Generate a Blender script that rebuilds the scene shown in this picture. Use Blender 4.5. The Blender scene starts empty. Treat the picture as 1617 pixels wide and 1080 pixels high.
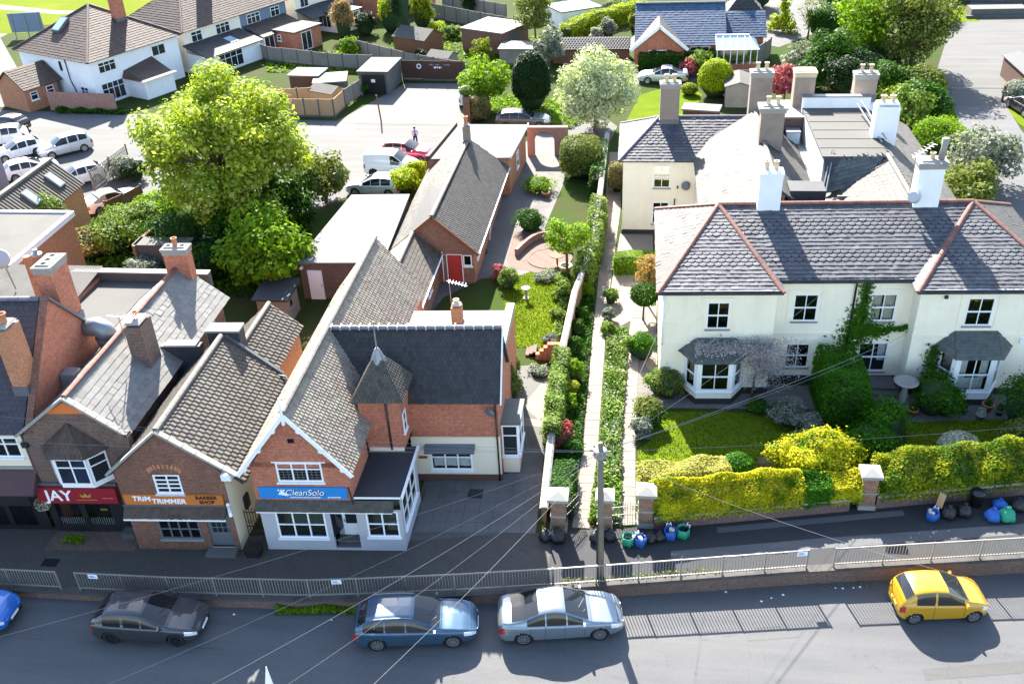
import bpy, math, random
import numpy as np
from math import radians, sin, cos, tan, pi, atan2, hypot, sqrt
from mathutils import Vector, Matrix
random.seed(7); rng = np.random.default_rng(11)
SC = bpy.context.scene
COL = SC.collection
# ------------------------------------------------------------------ camera, sky, sun, exposure
F_PX, PITCH, YAW, ROLL, CAM_H = 1520.0, radians(32.1), radians(-8.1), radians(2.85), 29.0
def _axes():
    fwd = Vector((sin(YAW)*cos(PITCH), cos(YAW)*cos(PITCH), -sin(PITCH)))
    r0 = Vector((cos(YAW), -sin(YAW), 0)); d0 = fwd.cross(r0)
    r = r0*cos(ROLL)+d0*sin(ROLL); d = fwd.cross(r)
    return r, d, fwd
_R, _D, _F = _axes()
cam_data = bpy.data.cameras.new('camera'); cam = bpy.data.objects.new('camera', cam_data); COL.objects.link(cam)
cam_data.sensor_width = 36; cam_data.lens = F_PX/1617*36; cam_data.clip_start = .5; cam_data.clip_end = 3000
cam.matrix_world = Matrix(((_R.x, -_D.x, -_F.x, 0), (_R.y, -_D.y, -_F.y, 0), (_R.z, -_D.z, -_F.z, CAM_H), (0, 0, 0, 1)))
SC.camera = cam
SUN_AZ, SUN_EL = atan2(-.30, .954), radians(35.5)
world = bpy.data.worlds.new('World'); SC.world = world; world.use_nodes = True
_n = world.node_tree.nodes; _bg = _n['Background']; _sky = _n.new('ShaderNodeTexSky'); _sky.sky_type = 'NISHITA'
_sky.sun_disc = False; _sky.sun_elevation = SUN_EL; _sky.sun_rotation = SUN_AZ
_sky.air_density = 1.0; _sky.dust_density = 1.0; _sky.ozone_density = 1.0
_bg.inputs[1].default_value = .1
world.node_tree.links.new(_sky.outputs[0], _bg.inputs[0])
sl = bpy.data.lights.new('sun', 'SUN'); sl.energy = 5.0; sl.angle = radians(.53); sl.color = (1, .94, .85)
sun = bpy.data.objects.new('sun', sl); COL.objects.link(sun); sun.location = (-20, 60, 60)
sd = Vector((sin(SUN_AZ)*cos(SUN_EL), cos(SUN_AZ)*cos(SUN_EL), sin(SUN_EL)))
sun.rotation_euler = sd.to_track_quat('Z', 'Y').to_euler()
SC.view_settings.view_transform = 'Standard'; SC.view_settings.look = 'None'; SC.view_settings.gamma = 1
SC.view_settings.use_curve_mapping = False
SC.view_settings.exposure = 2.38
SC.cycles.use_denoising = True
SC.cycles.max_bounces = 6; SC.cycles.diffuse_bounces = 3; SC.cycles.glossy_bounces = 3; SC.cycles.transmission_bounces = 4; SC.cycles.transparent_max_bounces = 8

def at(px, py, z=0.0):
    """ground position (at height z) seen at a point of the survey photograph"""
    d = _R*((px-808.5)/F_PX) + _D*((py-540)/F_PX) + _F
    t = (z-CAM_H)/d.z
    return Vector((d.x*t, d.y*t, z))
# ------------------------------------------------------------------ materials
M = {}
class NT:
    def __init__(s, name):
        m = bpy.data.materials.new(name); m.use_nodes = True; s.m = m; s.t = m.node_tree; s.n = s.t.nodes
        s.b = s.n['Principled BSDF']; M[name] = m
    def new(s, kind, **kw):
        nd = s.n.new('ShaderNode'+kind)
        for k, v in kw.items():
            if k[0] == '_': nd.inputs[int(k[1:])].default_value = v
            else: setattr(nd, k, v)
        return nd
    def l(s, a, ao, b, bi): s.t.links.new(a.outputs[ao], b.inputs[bi])
    def noise(s, co, scale, detail=4, rough=.6):
        nd = s.new('TexNoise'); nd.inputs['Scale'].default_value = scale; nd.inputs['Detail'].default_value = detail
        nd.inputs['Roughness'].default_value = rough
        if co is not None: s.t.links.new(co, nd.inputs['Vector'])
        return nd
    def mix(s, fac, a, b, blend='MIX'):
        nd = s.new('Mix', data_type='RGBA', blend_type=blend); nd.clamp_factor = True
        for i, v in ((0, fac), (6, a), (7, b)):
            if hasattr(v, 'is_linked'): s.t.links.new(v, nd.inputs[i])
            elif i == 0: nd.inputs[0].default_value = v
            else: nd.inputs[i].default_value = (*v[:3], 1)
        return nd.outputs[2]
    def ramp(s, fac, lo, hi, a=(0, 0, 0), b=(1, 1, 1)):
        nd = s.new('ValToRGB'); nd.color_ramp.elements[0].position = lo; nd.color_ramp.elements[1].position = hi
        nd.color_ramp.elements[0].color = (*a, 1); nd.color_ramp.elements[1].color = (*b, 1)
        s.t.links.new(fac, nd.inputs[0]); return nd.outputs[0]
    def bump(s, h, strength, dist):
        nd = s.new('Bump'); nd.inputs['Strength'].default_value = strength; nd.inputs['Distance'].default_value = dist
        s.t.links.new(h, nd.inputs['Height']); s.t.links.new(nd.outputs[0], s.b.inputs['Normal'])
    def coord(s): return s.new('TexCoord').outputs['Object']
    def pos(s): return s.new('NewGeometry').outputs['Position']
def sc(c, k): return tuple(max(0, min(1, v*k)) for v in c)
def surf(name, col, rough=.85, var=.18, scale=1.2, fine=18, col2=None, lo=.45, hi=.7, bump=.15, bdist=.02, metal=0, spec=.4, coat=0):
    """a general surface: broad and fine tone variation, optional second colour in patches, fine relief"""
    t = NT(name); co = t.pos()
    n1 = t.noise(co, scale, 5, .65); n2 = t.noise(co, fine, 3, .6)
    c = t.mix(n1.outputs[0], sc(col, 1-var), sc(col, 1+var))
    if col2 is not None:
        n3 = t.noise(co, scale*.45+.13, 6, .7); c = t.mix(t.ramp(n3.outputs[0], lo, hi), c, col2)
    c = t.mix(.5, c, t.ramp(n2.outputs[0], .2, .8, (1-var,)*3, (1, 1, 1)), 'MULTIPLY')
    t.t.links.new(c, t.b.inputs['Base Color']); t.b.inputs['Roughness'].default_value = rough; t.b.inputs['Metallic'].default_value = metal
    t.b.inputs['Specular IOR Level'].default_value = spec
    if coat: t.b.inputs['Coat Weight'].default_value = coat; t.b.inputs['Coat Roughness'].default_value = .04
    if bump: t.bump(n2.outputs[0], bump, bdist)
    return t.m
def render_wall(name, col, dirt):
    """painted render: faint patches, rain streaks and hairline cracks"""
    t = NT(name); co = t.pos(); mp = t.new('Mapping'); mp.inputs['Scale'].default_value = (.9, .9, .10); t.t.links.new(co, mp.inputs[0])
    st = t.noise(mp.outputs[0], 3.5, 5, .7); n1 = t.noise(co, .5, 5, .65); n2 = t.noise(co, 14, 3, .6)
    c = t.mix(t.ramp(n1.outputs[0], .4, .75), col, sc(col, .9)); c = t.mix(t.ramp(st.outputs[0], .5, .85, (0, 0, 0), (.3, .3, .3)), c, dirt)
    vo = t.new('TexVoronoi', feature='DISTANCE_TO_EDGE'); vo.inputs['Scale'].default_value = .55; dn = t.noise(co, 1.5, 3); ad = t.new('VectorMath', operation='ADD'); t.t.links.new(co, ad.inputs[0]); t.t.links.new(dn.outputs[1], ad.inputs[1]); t.t.links.new(ad.outputs[0], vo.inputs['Vector'])
    c = t.mix(t.ramp(vo.outputs['Distance'], .0, .006, (.35, .35, .35), (0, 0, 0)), c, dirt)
    t.t.links.new(c, t.b.inputs['Base Color']); t.b.inputs['Roughness'].default_value = .85; t.bump(n2.outputs[0], .08, .006); return t.m
def tarmac(name, col, pale, dark):
    """worn road surface: wheel-worn streaks, patched areas, cracks and oil spots"""
    t = NT(name); co = t.pos(); mp = t.new('Mapping'); mp.inputs['Scale'].default_value = (.05, .55, 1); mp.inputs['Rotation'].default_value = (0, 0, radians(-6)); t.t.links.new(co, mp.inputs[0])
    st = t.noise(mp.outputs[0], 2.2, 5, .6); n1 = t.noise(co, .35, 6, .7); n2 = t.noise(co, 42, 2, .7); n3 = t.noise(co, 2.1, 4, .7)
    c = t.mix(t.ramp(st.outputs[0], .35, .7), col, pale); c = t.mix(t.ramp(n1.outputs[0], .5, .72, (0, 0, 0), (.6, .6, .6)), c, pale)
    c = t.mix(t.ramp(n3.outputs[0], .62, .75, (0, 0, 0), (.55, .55, .55)), c, dark)
    vo = t.new('TexVoronoi', feature='DISTANCE_TO_EDGE'); vo.inputs['Scale'].default_value = .16; dn = t.noise(co, .9, 4); ad = t.new('VectorMath', operation='ADD'); t.t.links.new(co, ad.inputs[0]); t.t.links.new(dn.outputs[1], ad.inputs[1]); t.t.links.new(ad.outputs[0], vo.inputs['Vector'])
    c = t.mix(t.ramp(vo.outputs['Distance'], .0, .004, (.28, .28, .28), (0, 0, 0)), c, dark)
    c = t.mix(.8, c, t.ramp(n2.outputs[0], .25, .75, (.62, .62, .62), (1.2, 1.2, 1.2)), 'MULTIPLY')
    t.t.links.new(c, t.b.inputs['Base Color']); t.b.inputs['Roughness'].default_value = .9; t.bump(n2.outputs[0], .35, .008); return t.m
def plain(name, col, rough=.5, metal=0, spec=.5, coat=0, emit=0):
    t = NT(name); t.b.inputs['Base Color'].default_value = (*col, 1); t.b.inputs['Roughness'].default_value = rough
    t.b.inputs['Metallic'].default_value = metal; t.b.inputs['Specular IOR Level'].default_value = spec
    if coat: t.b.inputs['Coat Weight'].default_value = coat; t.b.inputs['Coat Roughness'].default_value = .03
    return t.m
def brick(name, c1, c2, mortar, stain=None, bw=.225, bh=.075, mz=.014, amount=.5):
    t = NT(name); co = t.coord(); sep = t.new('SeparateXYZ'); t.t.links.new(co, sep.inputs[0])
    add = t.new('Math', operation='ADD'); t.l(sep, 0, add, 0); t.l(sep, 1, add, 1)
    cmb = t.new('CombineXYZ'); t.l(add, 0, cmb, 0); t.l(sep, 2, cmb, 1)
    br = t.new('TexBrick'); t.l(cmb, 0, br, 0)
    br.inputs['Color1'].default_value = (*c1, 1); br.inputs['Color2'].default_value = (*c2, 1); br.inputs['Mortar'].default_value = (*mortar, 1)
    br.inputs['Scale'].default_value = 1; br.inputs['Mortar Size'].default_value = mz*.5; br.inputs['Brick Width'].default_value = bw; br.inputs['Row Height'].default_value = bh
    br.inputs['Bias'].default_value = -.1; br.inputs['Mortar Smooth'].default_value = .2
    n1 = t.noise(co, .9, 6, .7); n2 = t.noise(co, 9, 3, .6)
    c = t.mix(.75, br.outputs[0], t.ramp(n2.outputs[0], .3, .75, (.5, .5, .5), (1.25, 1.2, 1.15)), 'MULTIPLY')
    c = t.mix(t.ramp(n1.outputs[0], .42, .75, (0, 0, 0), (amount,)*3), c, stain or sc(c1, .35))
    t.t.links.new(c, t.b.inputs['Base Color']); t.b.inputs['Roughness'].default_value = .9
    t.bump(br.outputs[1], -.5, .012); return t.m
def tilemat(name, cols, lichen=None, la=.5, rough=.75, lscale=1.5):
    """roof covering: every tile its own tone, lichen and weathering in patches"""
    t = NT(name); g = t.new('NewGeometry'); oi = t.new('ObjectInfo')
    a = t.new('Math', operation='ADD'); t.l(g, 'Random Per Island', a, 0); t.l(oi, 'Random', a, 1)
    fr = t.new('Math', operation='FRACT'); t.l(a, 0, fr, 0)
    rp = t.new('ValToRGB'); e = rp.color_ramp.elements
    while len(e) < len(cols): e.new(.5)
    for i, c in enumerate(cols): e[i].position = i/(len(cols)-1); e[i].color = (*c, 1)
    t.l(fr, 0, rp, 0); co = g.outputs['Position']
    n1 = t.noise(co, lscale, 6, .7); n2 = t.noise(co, 22, 3, .7)
    c = t.mix(.7, rp.outputs[0], t.ramp(n2.outputs[0], .25, .8, (.55, .55, .55), (1.2, 1.2, 1.2)), 'MULTIPLY')
    if lichen: c = t.mix(t.ramp(n1.outputs[0], .45, .72, (0, 0, 0), (la,)*3), c, lichen)
    t.t.links.new(c, t.b.inputs['Base Color']); t.b.inputs['Roughness'].default_value = rough
    t.bump(n2.outputs[0], .25, .01); return t.m
def leafmat(name, cols, trans=.35, rough=.55, patch=None, pscale=1.1, lo=.5, hi=.62):
    t = NT(name); g = t.new('NewGeometry'); rp = t.new('ValToRGB'); e = rp.color_ramp.elements
    while len(e) < len(cols): e.new(.5)
    for i, c in enumerate(cols): e[i].position = i/(len(cols)-1); e[i].color = (*c, 1)
    t.l(g, 'Random Per Island', rp, 0)
    n1 = t.noise(g.outputs['Position'], .8, 3, .6); base = rp.outputs[0]
    if patch: base = t.mix(t.ramp(t.noise(g.outputs['Position'], pscale, 4, .6).outputs[0], lo, hi), base, patch)
    c = t.mix(.6, base, t.ramp(n1.outputs[0], .3, .7, (.6, .6, .6), (1.25, 1.25, 1.2)), 'MULTIPLY')
    t.t.links.new(c, t.b.inputs['Base Color']); t.b.inputs['Roughness'].default_value = rough; t.b.inputs['Specular IOR Level'].default_value = .06
    tr = t.new('BsdfTranslucent'); c2 = t.mix(1.0, c, (1.0, 1.0, .30), 'MULTIPLY'); t.t.links.new(c2, tr.inputs[0])
    mx = t.new('MixShader'); mx.inputs[0].default_value = trans; t.l(t.b, 0, mx, 1); t.l(tr, 0, mx, 2)
    t.t.links.new(mx.outputs[0], t.n['Material Output'].inputs[0]); return t.m
def glassmat(name, tint=(.9, .95, .95), refl=.10):
    """thin pane: clear, mirror-like at its Fresnel share"""
    t = NT(name); tr = t.new('BsdfTransparent'); tr.inputs[0].default_value = (*tint, 1)
    gl = t.new('BsdfGlossy'); gl.inputs['Roughness'].default_value = .02
    fz = t.new('LayerWeight'); fz.inputs[0].default_value = .35
    ad = t.new('Math', operation='ADD'); ad.inputs[1].default_value = refl; ad.use_clamp = True; t.l(fz, 'Fresnel', ad, 0)
    mx = t.new('MixShader'); t.l(ad, 0, mx, 0); t.l(tr, 0, mx, 1); t.l(gl, 0, mx, 2)
    t.t.links.new(mx.outputs[0], t.n['Material Output'].inputs[0]); return t.m
# ground and roads
tarmac('asphalt', (.082, .084, .088), (.108, .109, .108), (.045, .045, .047))
surf('asphalt_dark', (.028, .029, .032), .85, .2, .5, 30, (.040, .040, .040), .5, .8, .3, .01)
tarmac('asphalt_pale', (.070, .069, .067), (.098, .097, .092), (.045, .044, .041))
surf('concrete', (.114, .111, .101), .9, .15, .5, 16, (.076, .073, .066), .55, .8, .2, .01)
surf('concrete_dark', (.102, .100, .092), .9, .25, .8, 16, (.060, .060, .052), .5, .75, .2, .01)
surf('soil', (.051, .037, .025), .95, .35, .7, 9, (.033, .048, .018), .45, .6, .5, .05)
surf('earth_garden', (.05, .055, .02), .95, .35, .15, 6, (.035, .065, .01), .4, .6, .5, .05, 0, .05)
surf('lawn', (.095, .145, .008), .95, .3, .6, 14, (.14, .17, .012), .5, .75, .6, .05, 0, .02)
surf('park_grass', (.105, .14, .008), .95, .25, .05, 3, (.14, .155, .014), .5, .7, .6, .05, 0, .02)
surf('gravel', (.157, .143, .129), .95, .4, 3, 45, (.100, .094, .086), .5, .7, .6, .02)
surf('slab', (.222, .190, .158), .9, .18, .9, 20, (.147, .133, .106), .55, .8, .2, .008)
surf('slab_grey', (.132, .125, .119), .9, .22, .9, 20, (.080, .077, .070), .5, .75, .2, .008)
surf('kerb', (.085, .077, .070), .9, .25, 1.5, 18, (.033, .025, .020), .5, .75, .25, .01)
brick('pavers', (.158, .123, .103), (.119, .098, .088), (.070, .063, .054), (.088, .079, .070), .21, .105, .012, .55)
brick('patio_brick', (.152, .099, .076), (.122, .072, .057), (.114, .099, .080), (.114, .095, .072), .21, .105, .012, .5)
# walls
brick('brick_red', (.540, .158, .075), (.390, .105, .057), (.450, .330, .255), (.285, .090, .054))
brick('brick_old', (.253, .094, .056), (.159, .066, .044), (.225, .187, .150), (.094, .052, .037), amount=.8)
brick('brick_dark', (.175, .094, .069), (.112, .069, .056), (.250, .219, .188), (.088, .062, .050), amount=.7)
brick('brick_brown', (.30, .15, .09), (.21, .11, .07), (.28, .23, .18), (.14, .085, .05))
brick('brick_orange', (.50, .20, .09), (.42, .155, .07), (.42, .30, .22), (.36, .16, .08), amount=.3)
brick('brick_pink', (.36, .19, .15), (.29, .14, .11), (.34, .26, .22), (.22, .12, .09))
render_wall('cream_render', (.90, .82, .66), (.58, .53, .42))
surf('cream_paint', (.74, .65, .50), .8, .06, .6, 10, (.64, .55, .42), .58, .85, .05, .005)
render_wall('white_render', (.84, .85, .85), (.55, .56, .55))
surf('grey_render', (.40, .40, .43), .85, .07, .6, 10, (.32, .32, .34), .55, .8, .06, .006)
surf('blue_render', (.16, .215, .29), .85, .08, .6, 10)
surf('stone_render', (.270, .217, .176), .9, .2, .9, 12, (.165, .131, .105), .5, .75, .2, .01)
surf('plinth_black', (.03, .03, .033), .7, .2, 1, 12)
surf('plinth_brown', (.10, .05, .035), .8, .2, 1, 12)
surf('purple_render', (.26, .20, .22), .9, .12, .3, 8, (.20, .15, .16), .5, .8)
# roofs
tilemat('slate_pale', [(.157, .149, .134), (.189, .182, .166), (.217, .206, .189), (.172, .162, .151)], (.119, .116, .108), .5)
tilemat('tile_brown', [(.050, .040, .032), (.070, .058, .046), (.087, .075, .061), (.058, .048, .040)], (.105, .100, .076), .55)
tilemat('tile_pink', [(.192, .147, .118), (.243, .195, .158), (.280, .229, .187), (.162, .130, .107)], (.272, .272, .176), .7, .8, 1.1)
tilemat('tile_dark', [(.025, .025, .028), (.036, .035, .038), (.045, .043, .045), (.029, .027, .029)], (.054, .054, .050), .4)
tilemat('slate_purple', [(.048, .050, .061), (.064, .066, .079), (.082, .086, .098), (.054, .053, .064), (.070, .064, .075)], (.115, .128, .132), .6, .7, 1.4)
tilemat('slate_green', [(.077, .090, .086), (.099, .113, .104), (.061, .074, .074)], (.135, .135, .117), .4)
tilemat('slate_blue', [(.022, .055, .115), (.032, .075, .145), (.045, .095, .17)], (.06, .09, .13), .3)
tilemat('tile_slate_left', [(.039, .036, .047), (.055, .050, .061), (.047, .044, .055)], (.066, .055, .061), .4)
tilemat('slate_white', [(.034, .032, .029), (.038, .037, .034), (.042, .040, .038), (.031, .029, .026)], (.025, .024, .022), .5)
tilemat('tile_redbrown', [(.059, .034, .026), (.077, .046, .034), (.092, .059, .045), (.050, .030, .024)], (.071, .065, .045), .6)
tilemat('tile_grey', [(.058, .051, .044), (.071, .062, .054), (.082, .072, .062), (.051, .044, .038)], (.084, .079, .064), .5)
tilemat('ridge_red', [(.165, .055, .041), (.198, .077, .055), (.138, .047, .039)], (.165, .138, .110), .35)
tilemat('ridge_grey', [(.144, .132, .112), (.168, .156, .136), (.120, .108, .092)], (.100, .096, .076), .5)
tilemat('ridge_blue', [(.10, .10, .14), (.14, .14, .18)], (.20, .19, .18), .3)
surf('felt_white', (.141, .139, .134), .8, .06, .4, 14, (.110, .106, .097), .55, .8, .1, .01)
surf('felt_grey', (.073, .071, .065), .85, .12, .4, 14, (.055, .052, .049), .48, .72, .15, .01)
surf('felt_dark', (.032, .035, .041), .7, .25, .7, 14, (.052, .056, .059), .5, .75, .15, .01)
surf('lead', (.120, .132, .150), .5, .2, 1, 12, (.192, .198, .204), .5, .75, .1, .01, .3)
surf('zinc', (.252, .276, .300), .45, .15, 1, 12, (.312, .324, .330), .5, .75, .1, .01, .5)
surf('corrugated', (.160, .154, .140), .9, .18, .7, 12, (.104, .100, .088), .5, .75)
surf('mortar', (.45, .43, .39), .9, .15, 2, 12)
# joinery, metal, misc
surf('white_paint', (.82, .83, .84), .45, .03, 1, 10, None, .5, .7, 0)
surf('grey_paint', (.12, .13, .14), .5, .08, 1, 10)
surf('black_paint', (.018, .018, .02), .4, .2, 1, 10)
surf('red_door', (.42, .045, .035), .55, .1, 1, 8)
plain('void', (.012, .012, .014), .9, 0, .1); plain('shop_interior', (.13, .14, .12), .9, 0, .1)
glassmat('glass'); glassmat('glass_clear', (.97, .98, .98), .04)
t_ = plain('glass_far', (.02, .024, .03), .06, 0, .6)
plain('skylight', (.30, .42, .52), .08, 0, .7)
surf('curtain', (.62, .56, .46), .9, .15, 3, 20); surf('curtain_white', (.75, .75, .74), .9, .08, 3, 20)
surf('galvanised', (.26, .255, .235), .55, .15, 2, 20, (.30, .24, .17), .6, .8, .1, .005, .35)
surf('wood_fence', (.462, .301, .161), .85, .2, .8, 18, (.350, .266, .182), .5, .75, .2, .01)
surf('wood_grey', (.26, .235, .205), .9, .18, .8, 18, (.18, .16, .135), .5, .75, .2, .01)
surf('wood_dark', (.085, .045, .032), .85, .2, .8, 18)
surf('wood_brown', (.17, .075, .035), .8, .2, .8, 18)
surf('bark', (.16, .125, .09), .95, .3, 2, 14, (.09, .075, .05), .45, .65, .6, .04)
surf('pole_wood', (.180, .156, .123), .9, .2, 1.5, 22, (.120, .102, .078), .5, .7, .3, .01)
surf('terracotta', (.44, .19, .10), .85, .15, 2, 12); surf('pot_cream', (.55, .45, .31), .85, .15, 2, 12, (.35, .28, .2), .5, .75)
surf('stone_cap', (.300, .288, .258), .9, .15, 1.5, 14, (.198, .186, .162), .52, .75)
plain('rubber', (.018, .018, .019), .75, 0, .2); plain('alloy', (.55, .56, .58), .3, .9); plain('alloy_dark', (.05, .05, .055), .35, .7)
plain('wire', (.20, .20, .205), .6, .1)
plain('satdish', (.42, .43, .44), .5); plain('satdish_dark', (.13, .14, .16), .5)
# writing
plain('sign_red', (.26, .012, .022), .4); plain('sign_orange', (.50, .16, .035), .45); plain('sign_blue', (.022, .22, .56), .4)
plain('letter_white', (.85, .85, .85), .5); plain('letter_black', (.012, .012, .012), .5); plain('letter_gold', (.45, .25, .07), .4); plain('letter_pink', (.75, .18, .2), .5)
plain('sign_orange_deep', (.60, .15, .03), .6)
surf('awning_purple', (.085, .045, .05), .8, .15, 1, 10)
# ------------------------------------------------------------------ mesh and object helpers
OFF = {}          # object -> world offset of its local space (unrotated things)
SHEAR = {}        # thing -> (k, x0): frontages stand a few degrees off square to the side walls
LOCAL = set()     # things built in their own local space
def root_of(o):
    while o.parent is not None: o = o.parent
    return o
class MB:
    """collects faces; build() links them as ONE mesh object"""
    def __init__(s, org=None, u=None):
        s.v = []; s.f = []; s.mi = []; s.cur = 0
        s.org = Vector(org) if org is not None else None
        if org is not None:
            u = Vector(u).normalized(); s.u = u; s.n = Vector((u.y, -u.x, 0))
    def P(s, p):
        if s.org is None: return tuple(p)
        q = s.org + s.u*p[0] + s.n*p[1]; return (q.x, q.y, q.z+p[2])
    def poly(s, pts):
        i = len(s.v); s.v += [s.P(p) for p in pts]; s.f.append(tuple(range(i, i+len(pts)))); s.mi.append(s.cur); return s
    def hexa(s, c):
        i = len(s.v); s.v += [s.P(p) for p in c]
        for q in ((0, 3, 2, 1), (4, 5, 6, 7), (0, 1, 5, 4), (1, 2, 6, 5), (2, 3, 7, 6), (3, 0, 4, 7)):
            s.f.append(tuple(i+k for k in q)); s.mi.append(s.cur)
        return s
    def box(s, x0, x1, y0, y1, z0, z1, taper=0):
        t = taper
        return s.hexa([(x0, y0, z0), (x1, y0, z0), (x1, y1, z0), (x0, y1, z0), (x0+t, y0+t, z1), (x1-t, y0+t, z1), (x1-t, y1-t, z1), (x0+t, y1-t, z1)])
    def bar(s, a, b, w, h=None, up=(0, 0, 1)):
        """rectangular bar from a to b"""
        h = h or w; a = Vector(a); b = Vector(b); d = (b-a).normalized(); upv = Vector(up)
        if abs(d.dot(upv)) > .98: upv = Vector((1, 0, 0))
        x = d.cross(upv).normalized()*w/2; y = x.cross(d).normalized()*h/2
        return s.hexa([a-x-y, a+x-y, a+x+y, a-x+y, b-x-y, b+x-y, b+x+y, b-x+y])
    def prism(s, pts, z0, z1, bottom=False):
        n = len(pts); i = len(s.v)
        s.v += [s.P((p[0], p[1], z0)) for p in pts]+[s.P((p[0], p[1], z1)) for p in pts]
        for k in range(n): s.f.append((i+k, i+(k+1) % n, i+n+(k+1) % n, i+n+k)); s.mi.append(s.cur)
        s.f.append(tuple(range(i+n, i+2*n))); s.mi.append(s.cur)
        if bottom: s.f.append(tuple(range(i+n-1, i-1, -1))); s.mi.append(s.cur)
        return s
    def cone(s, a, b, r0, r1, n=10, caps=True):
        a = Vector(a); b = Vector(b); d = (b-a).normalized(); q = Vector((0, 0, 1)) if abs(d.z) < .9 else Vector((1, 0, 0))
        x = d.cross(q).normalized(); y = d.cross(x); i = len(s.v)
        for c, r in ((a, r0), (b, r1)):
            for k in range(n): s.v.append(s.P(c+x*(r*cos(2*pi*k/n))+y*(r*sin(2*pi*k/n))))
        for k in range(n): s.f.append((i+k, i+(k+1) % n, i+n+(k+1) % n, i+n+k)); s.mi.append(s.cur)
        if caps: s.f.append(tuple(range(i+n-1, i-1, -1))); s.f.append(tuple(range(i+n, i+2*n))); s.mi += [s.cur]*2
        return s
    def tube(s, pts, rs, n=8):
        """tapered tube through points"""
        i = len(s.v); m = len(pts); pts = [Vector(p) for p in pts]
        if not hasattr(rs, '__len__'): rs = [rs]*m
        for j in range(m):
            d = (pts[min(j+1, m-1)]-pts[max(j-1, 0)]).normalized(); q = Vector((0, 0, 1)) if abs(d.z) < .9 else Vector((1, 0, 0))
            x = d.cross(q).normalized(); y = d.cross(x)
            for k in range(n): s.v.append(s.P(pts[j]+x*(rs[j]*cos(2*pi*k/n))+y*(rs[j]*sin(2*pi*k/n))))
        for j in range(m-1):
            for k in range(n): s.f.append((i+j*n+k, i+j*n+(k+1) % n, i+(j+1)*n+(k+1) % n, i+(j+1)*n+k)); s.mi.append(s.cur)
        s.f.append(tuple(i+k for k in range(n-1, -1, -1))); s.f.append(tuple(i+(m-1)*n+k for k in range(n))); s.mi += [s.cur]*2
        return s
    def lathe(s, prof, c=(0, 0, 0), n=16, sx=1, sy=1):
        """profile [(r,z)...] turned about the vertical through c"""
        i = len(s.v); m = len(prof)
        for r, z in prof:
            for k in range(n): s.v.append(s.P((c[0]+sx*r*cos(2*pi*k/n), c[1]+sy*r*sin(2*pi*k/n), c[2]+z)))
        for j in range(m-1):
            for k in range(n): s.f.append((i+j*n+k, i+j*n+(k+1) % n, i+(j+1)*n+(k+1) % n, i+(j+1)*n+k)); s.mi.append(s.cur)
        s.f.append(tuple(i+k for k in range(n-1, -1, -1))); s.f.append(tuple(i+(m-1)*n+k for k in range(n))); s.mi += [s.cur]*2
        return s
    def build(s, name, mat, parent=None, smooth=False, kind=None):
        v = s.v
        if parent is not None:
            r = root_of(parent)
            if r in SHEAR:
                k, x0 = SHEAR[r]; v = [(x, y+k*(x-x0), z) for x, y, z in v]
            if r not in LOCAL:
                o = OFF.get(r, (0, 0, 0)); v = [(x-o[0], y-o[1], z-o[2]) for x, y, z in v]
        me = bpy.data.meshes.new(name); me.from_pydata(v, [], s.f)
        mats = mat if isinstance(mat, (list, tuple)) else [mat]
        for m in mats: me.materials.append(M[m] if isinstance(m, str) else m)
        if len(mats) > 1: me.polygons.foreach_set('material_index', s.mi)
        if smooth: me.polygons.foreach_set('use_smooth', [True]*len(me.polygons))
        me.update()
        return link(name, me, parent, kind)
def link(name, me, parent=None, kind=None):
    o = bpy.data.objects.new(name, me); COL.objects.link(o)
    if parent is not None: o.parent = parent
    if kind: o['kind'] = kind
    return o
def tag(o, label, cat, group=None, kind=None):
    o['label'] = label; o['category'] = cat
    if group: o['group'] = group
    if kind: o['kind'] = kind
    return o
def thing(name, label, cat, loc=(0, 0, 0), rz=0, group=None, shear=None, local=False):
    o = bpy.data.objects.new(name, None); COL.objects.link(o); o.empty_display_size = .3
    o.location = loc; o.rotation_euler = (0, 0, rz); tag(o, label, cat, group)
    if local: LOCAL.add(o)
    else: OFF[o] = tuple(loc)
    if shear: SHEAR[o] = shear
    return o
def copy_thing(o, loc, rz, label, scale=None):
    r = o.copy(); COL.objects.link(r); r.location = loc; r.rotation_euler = (0, 0, rz); r['label'] = label
    if scale: r.scale = scale
    for ch in o.children:
        c = ch.copy(); COL.objects.link(c); c.parent = r
        for gch in ch.children:
            d = gch.copy(); COL.objects.link(d); d.parent = c
    return r
def arr_mesh(name, V, nper, mat, parent=None, kind=None, faces=None):
    """fast mesh from arrays: V (n*nper,3), every nper vertices one face (or local faces)"""
    V = np.asarray(V, np.float32).reshape(-1, 3)
    if parent is not None:
        r = root_of(parent)
        if r in SHEAR: k, x0 = SHEAR[r]; V = V.copy(); V[:, 1] += k*(V[:, 0]-x0)
        if r not in LOCAL: V = V-np.array(OFF.get(r, (0, 0, 0)), np.float32)
    n = len(V)//nper; me = bpy.data.meshes.new(name)
    if faces is None: faces = [tuple(range(nper))]
    lp = np.concatenate([np.array(f) for f in faces]); ln = np.array([len(f) for f in faces])
    L = (np.arange(n)[:, None]*nper+lp[None, :]).ravel(); T = np.tile(ln, n); S = np.concatenate([[0], np.cumsum(T)[:-1]])
    me.vertices.add(len(V)); me.vertices.foreach_set('co', V.ravel())
    me.loops.add(len(L)); me.loops.foreach_set('vertex_index', L.astype(np.int32))
    me.polygons.add(len(T)); me.polygons.foreach_set('loop_start', S.astype(np.int32)); me.polygons.foreach_set('loop_total', T.astype(np.int32))
    me.materials.append(M[mat]); me.update(calc_edges=True)
    return link(name, me, parent, kind)
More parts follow.
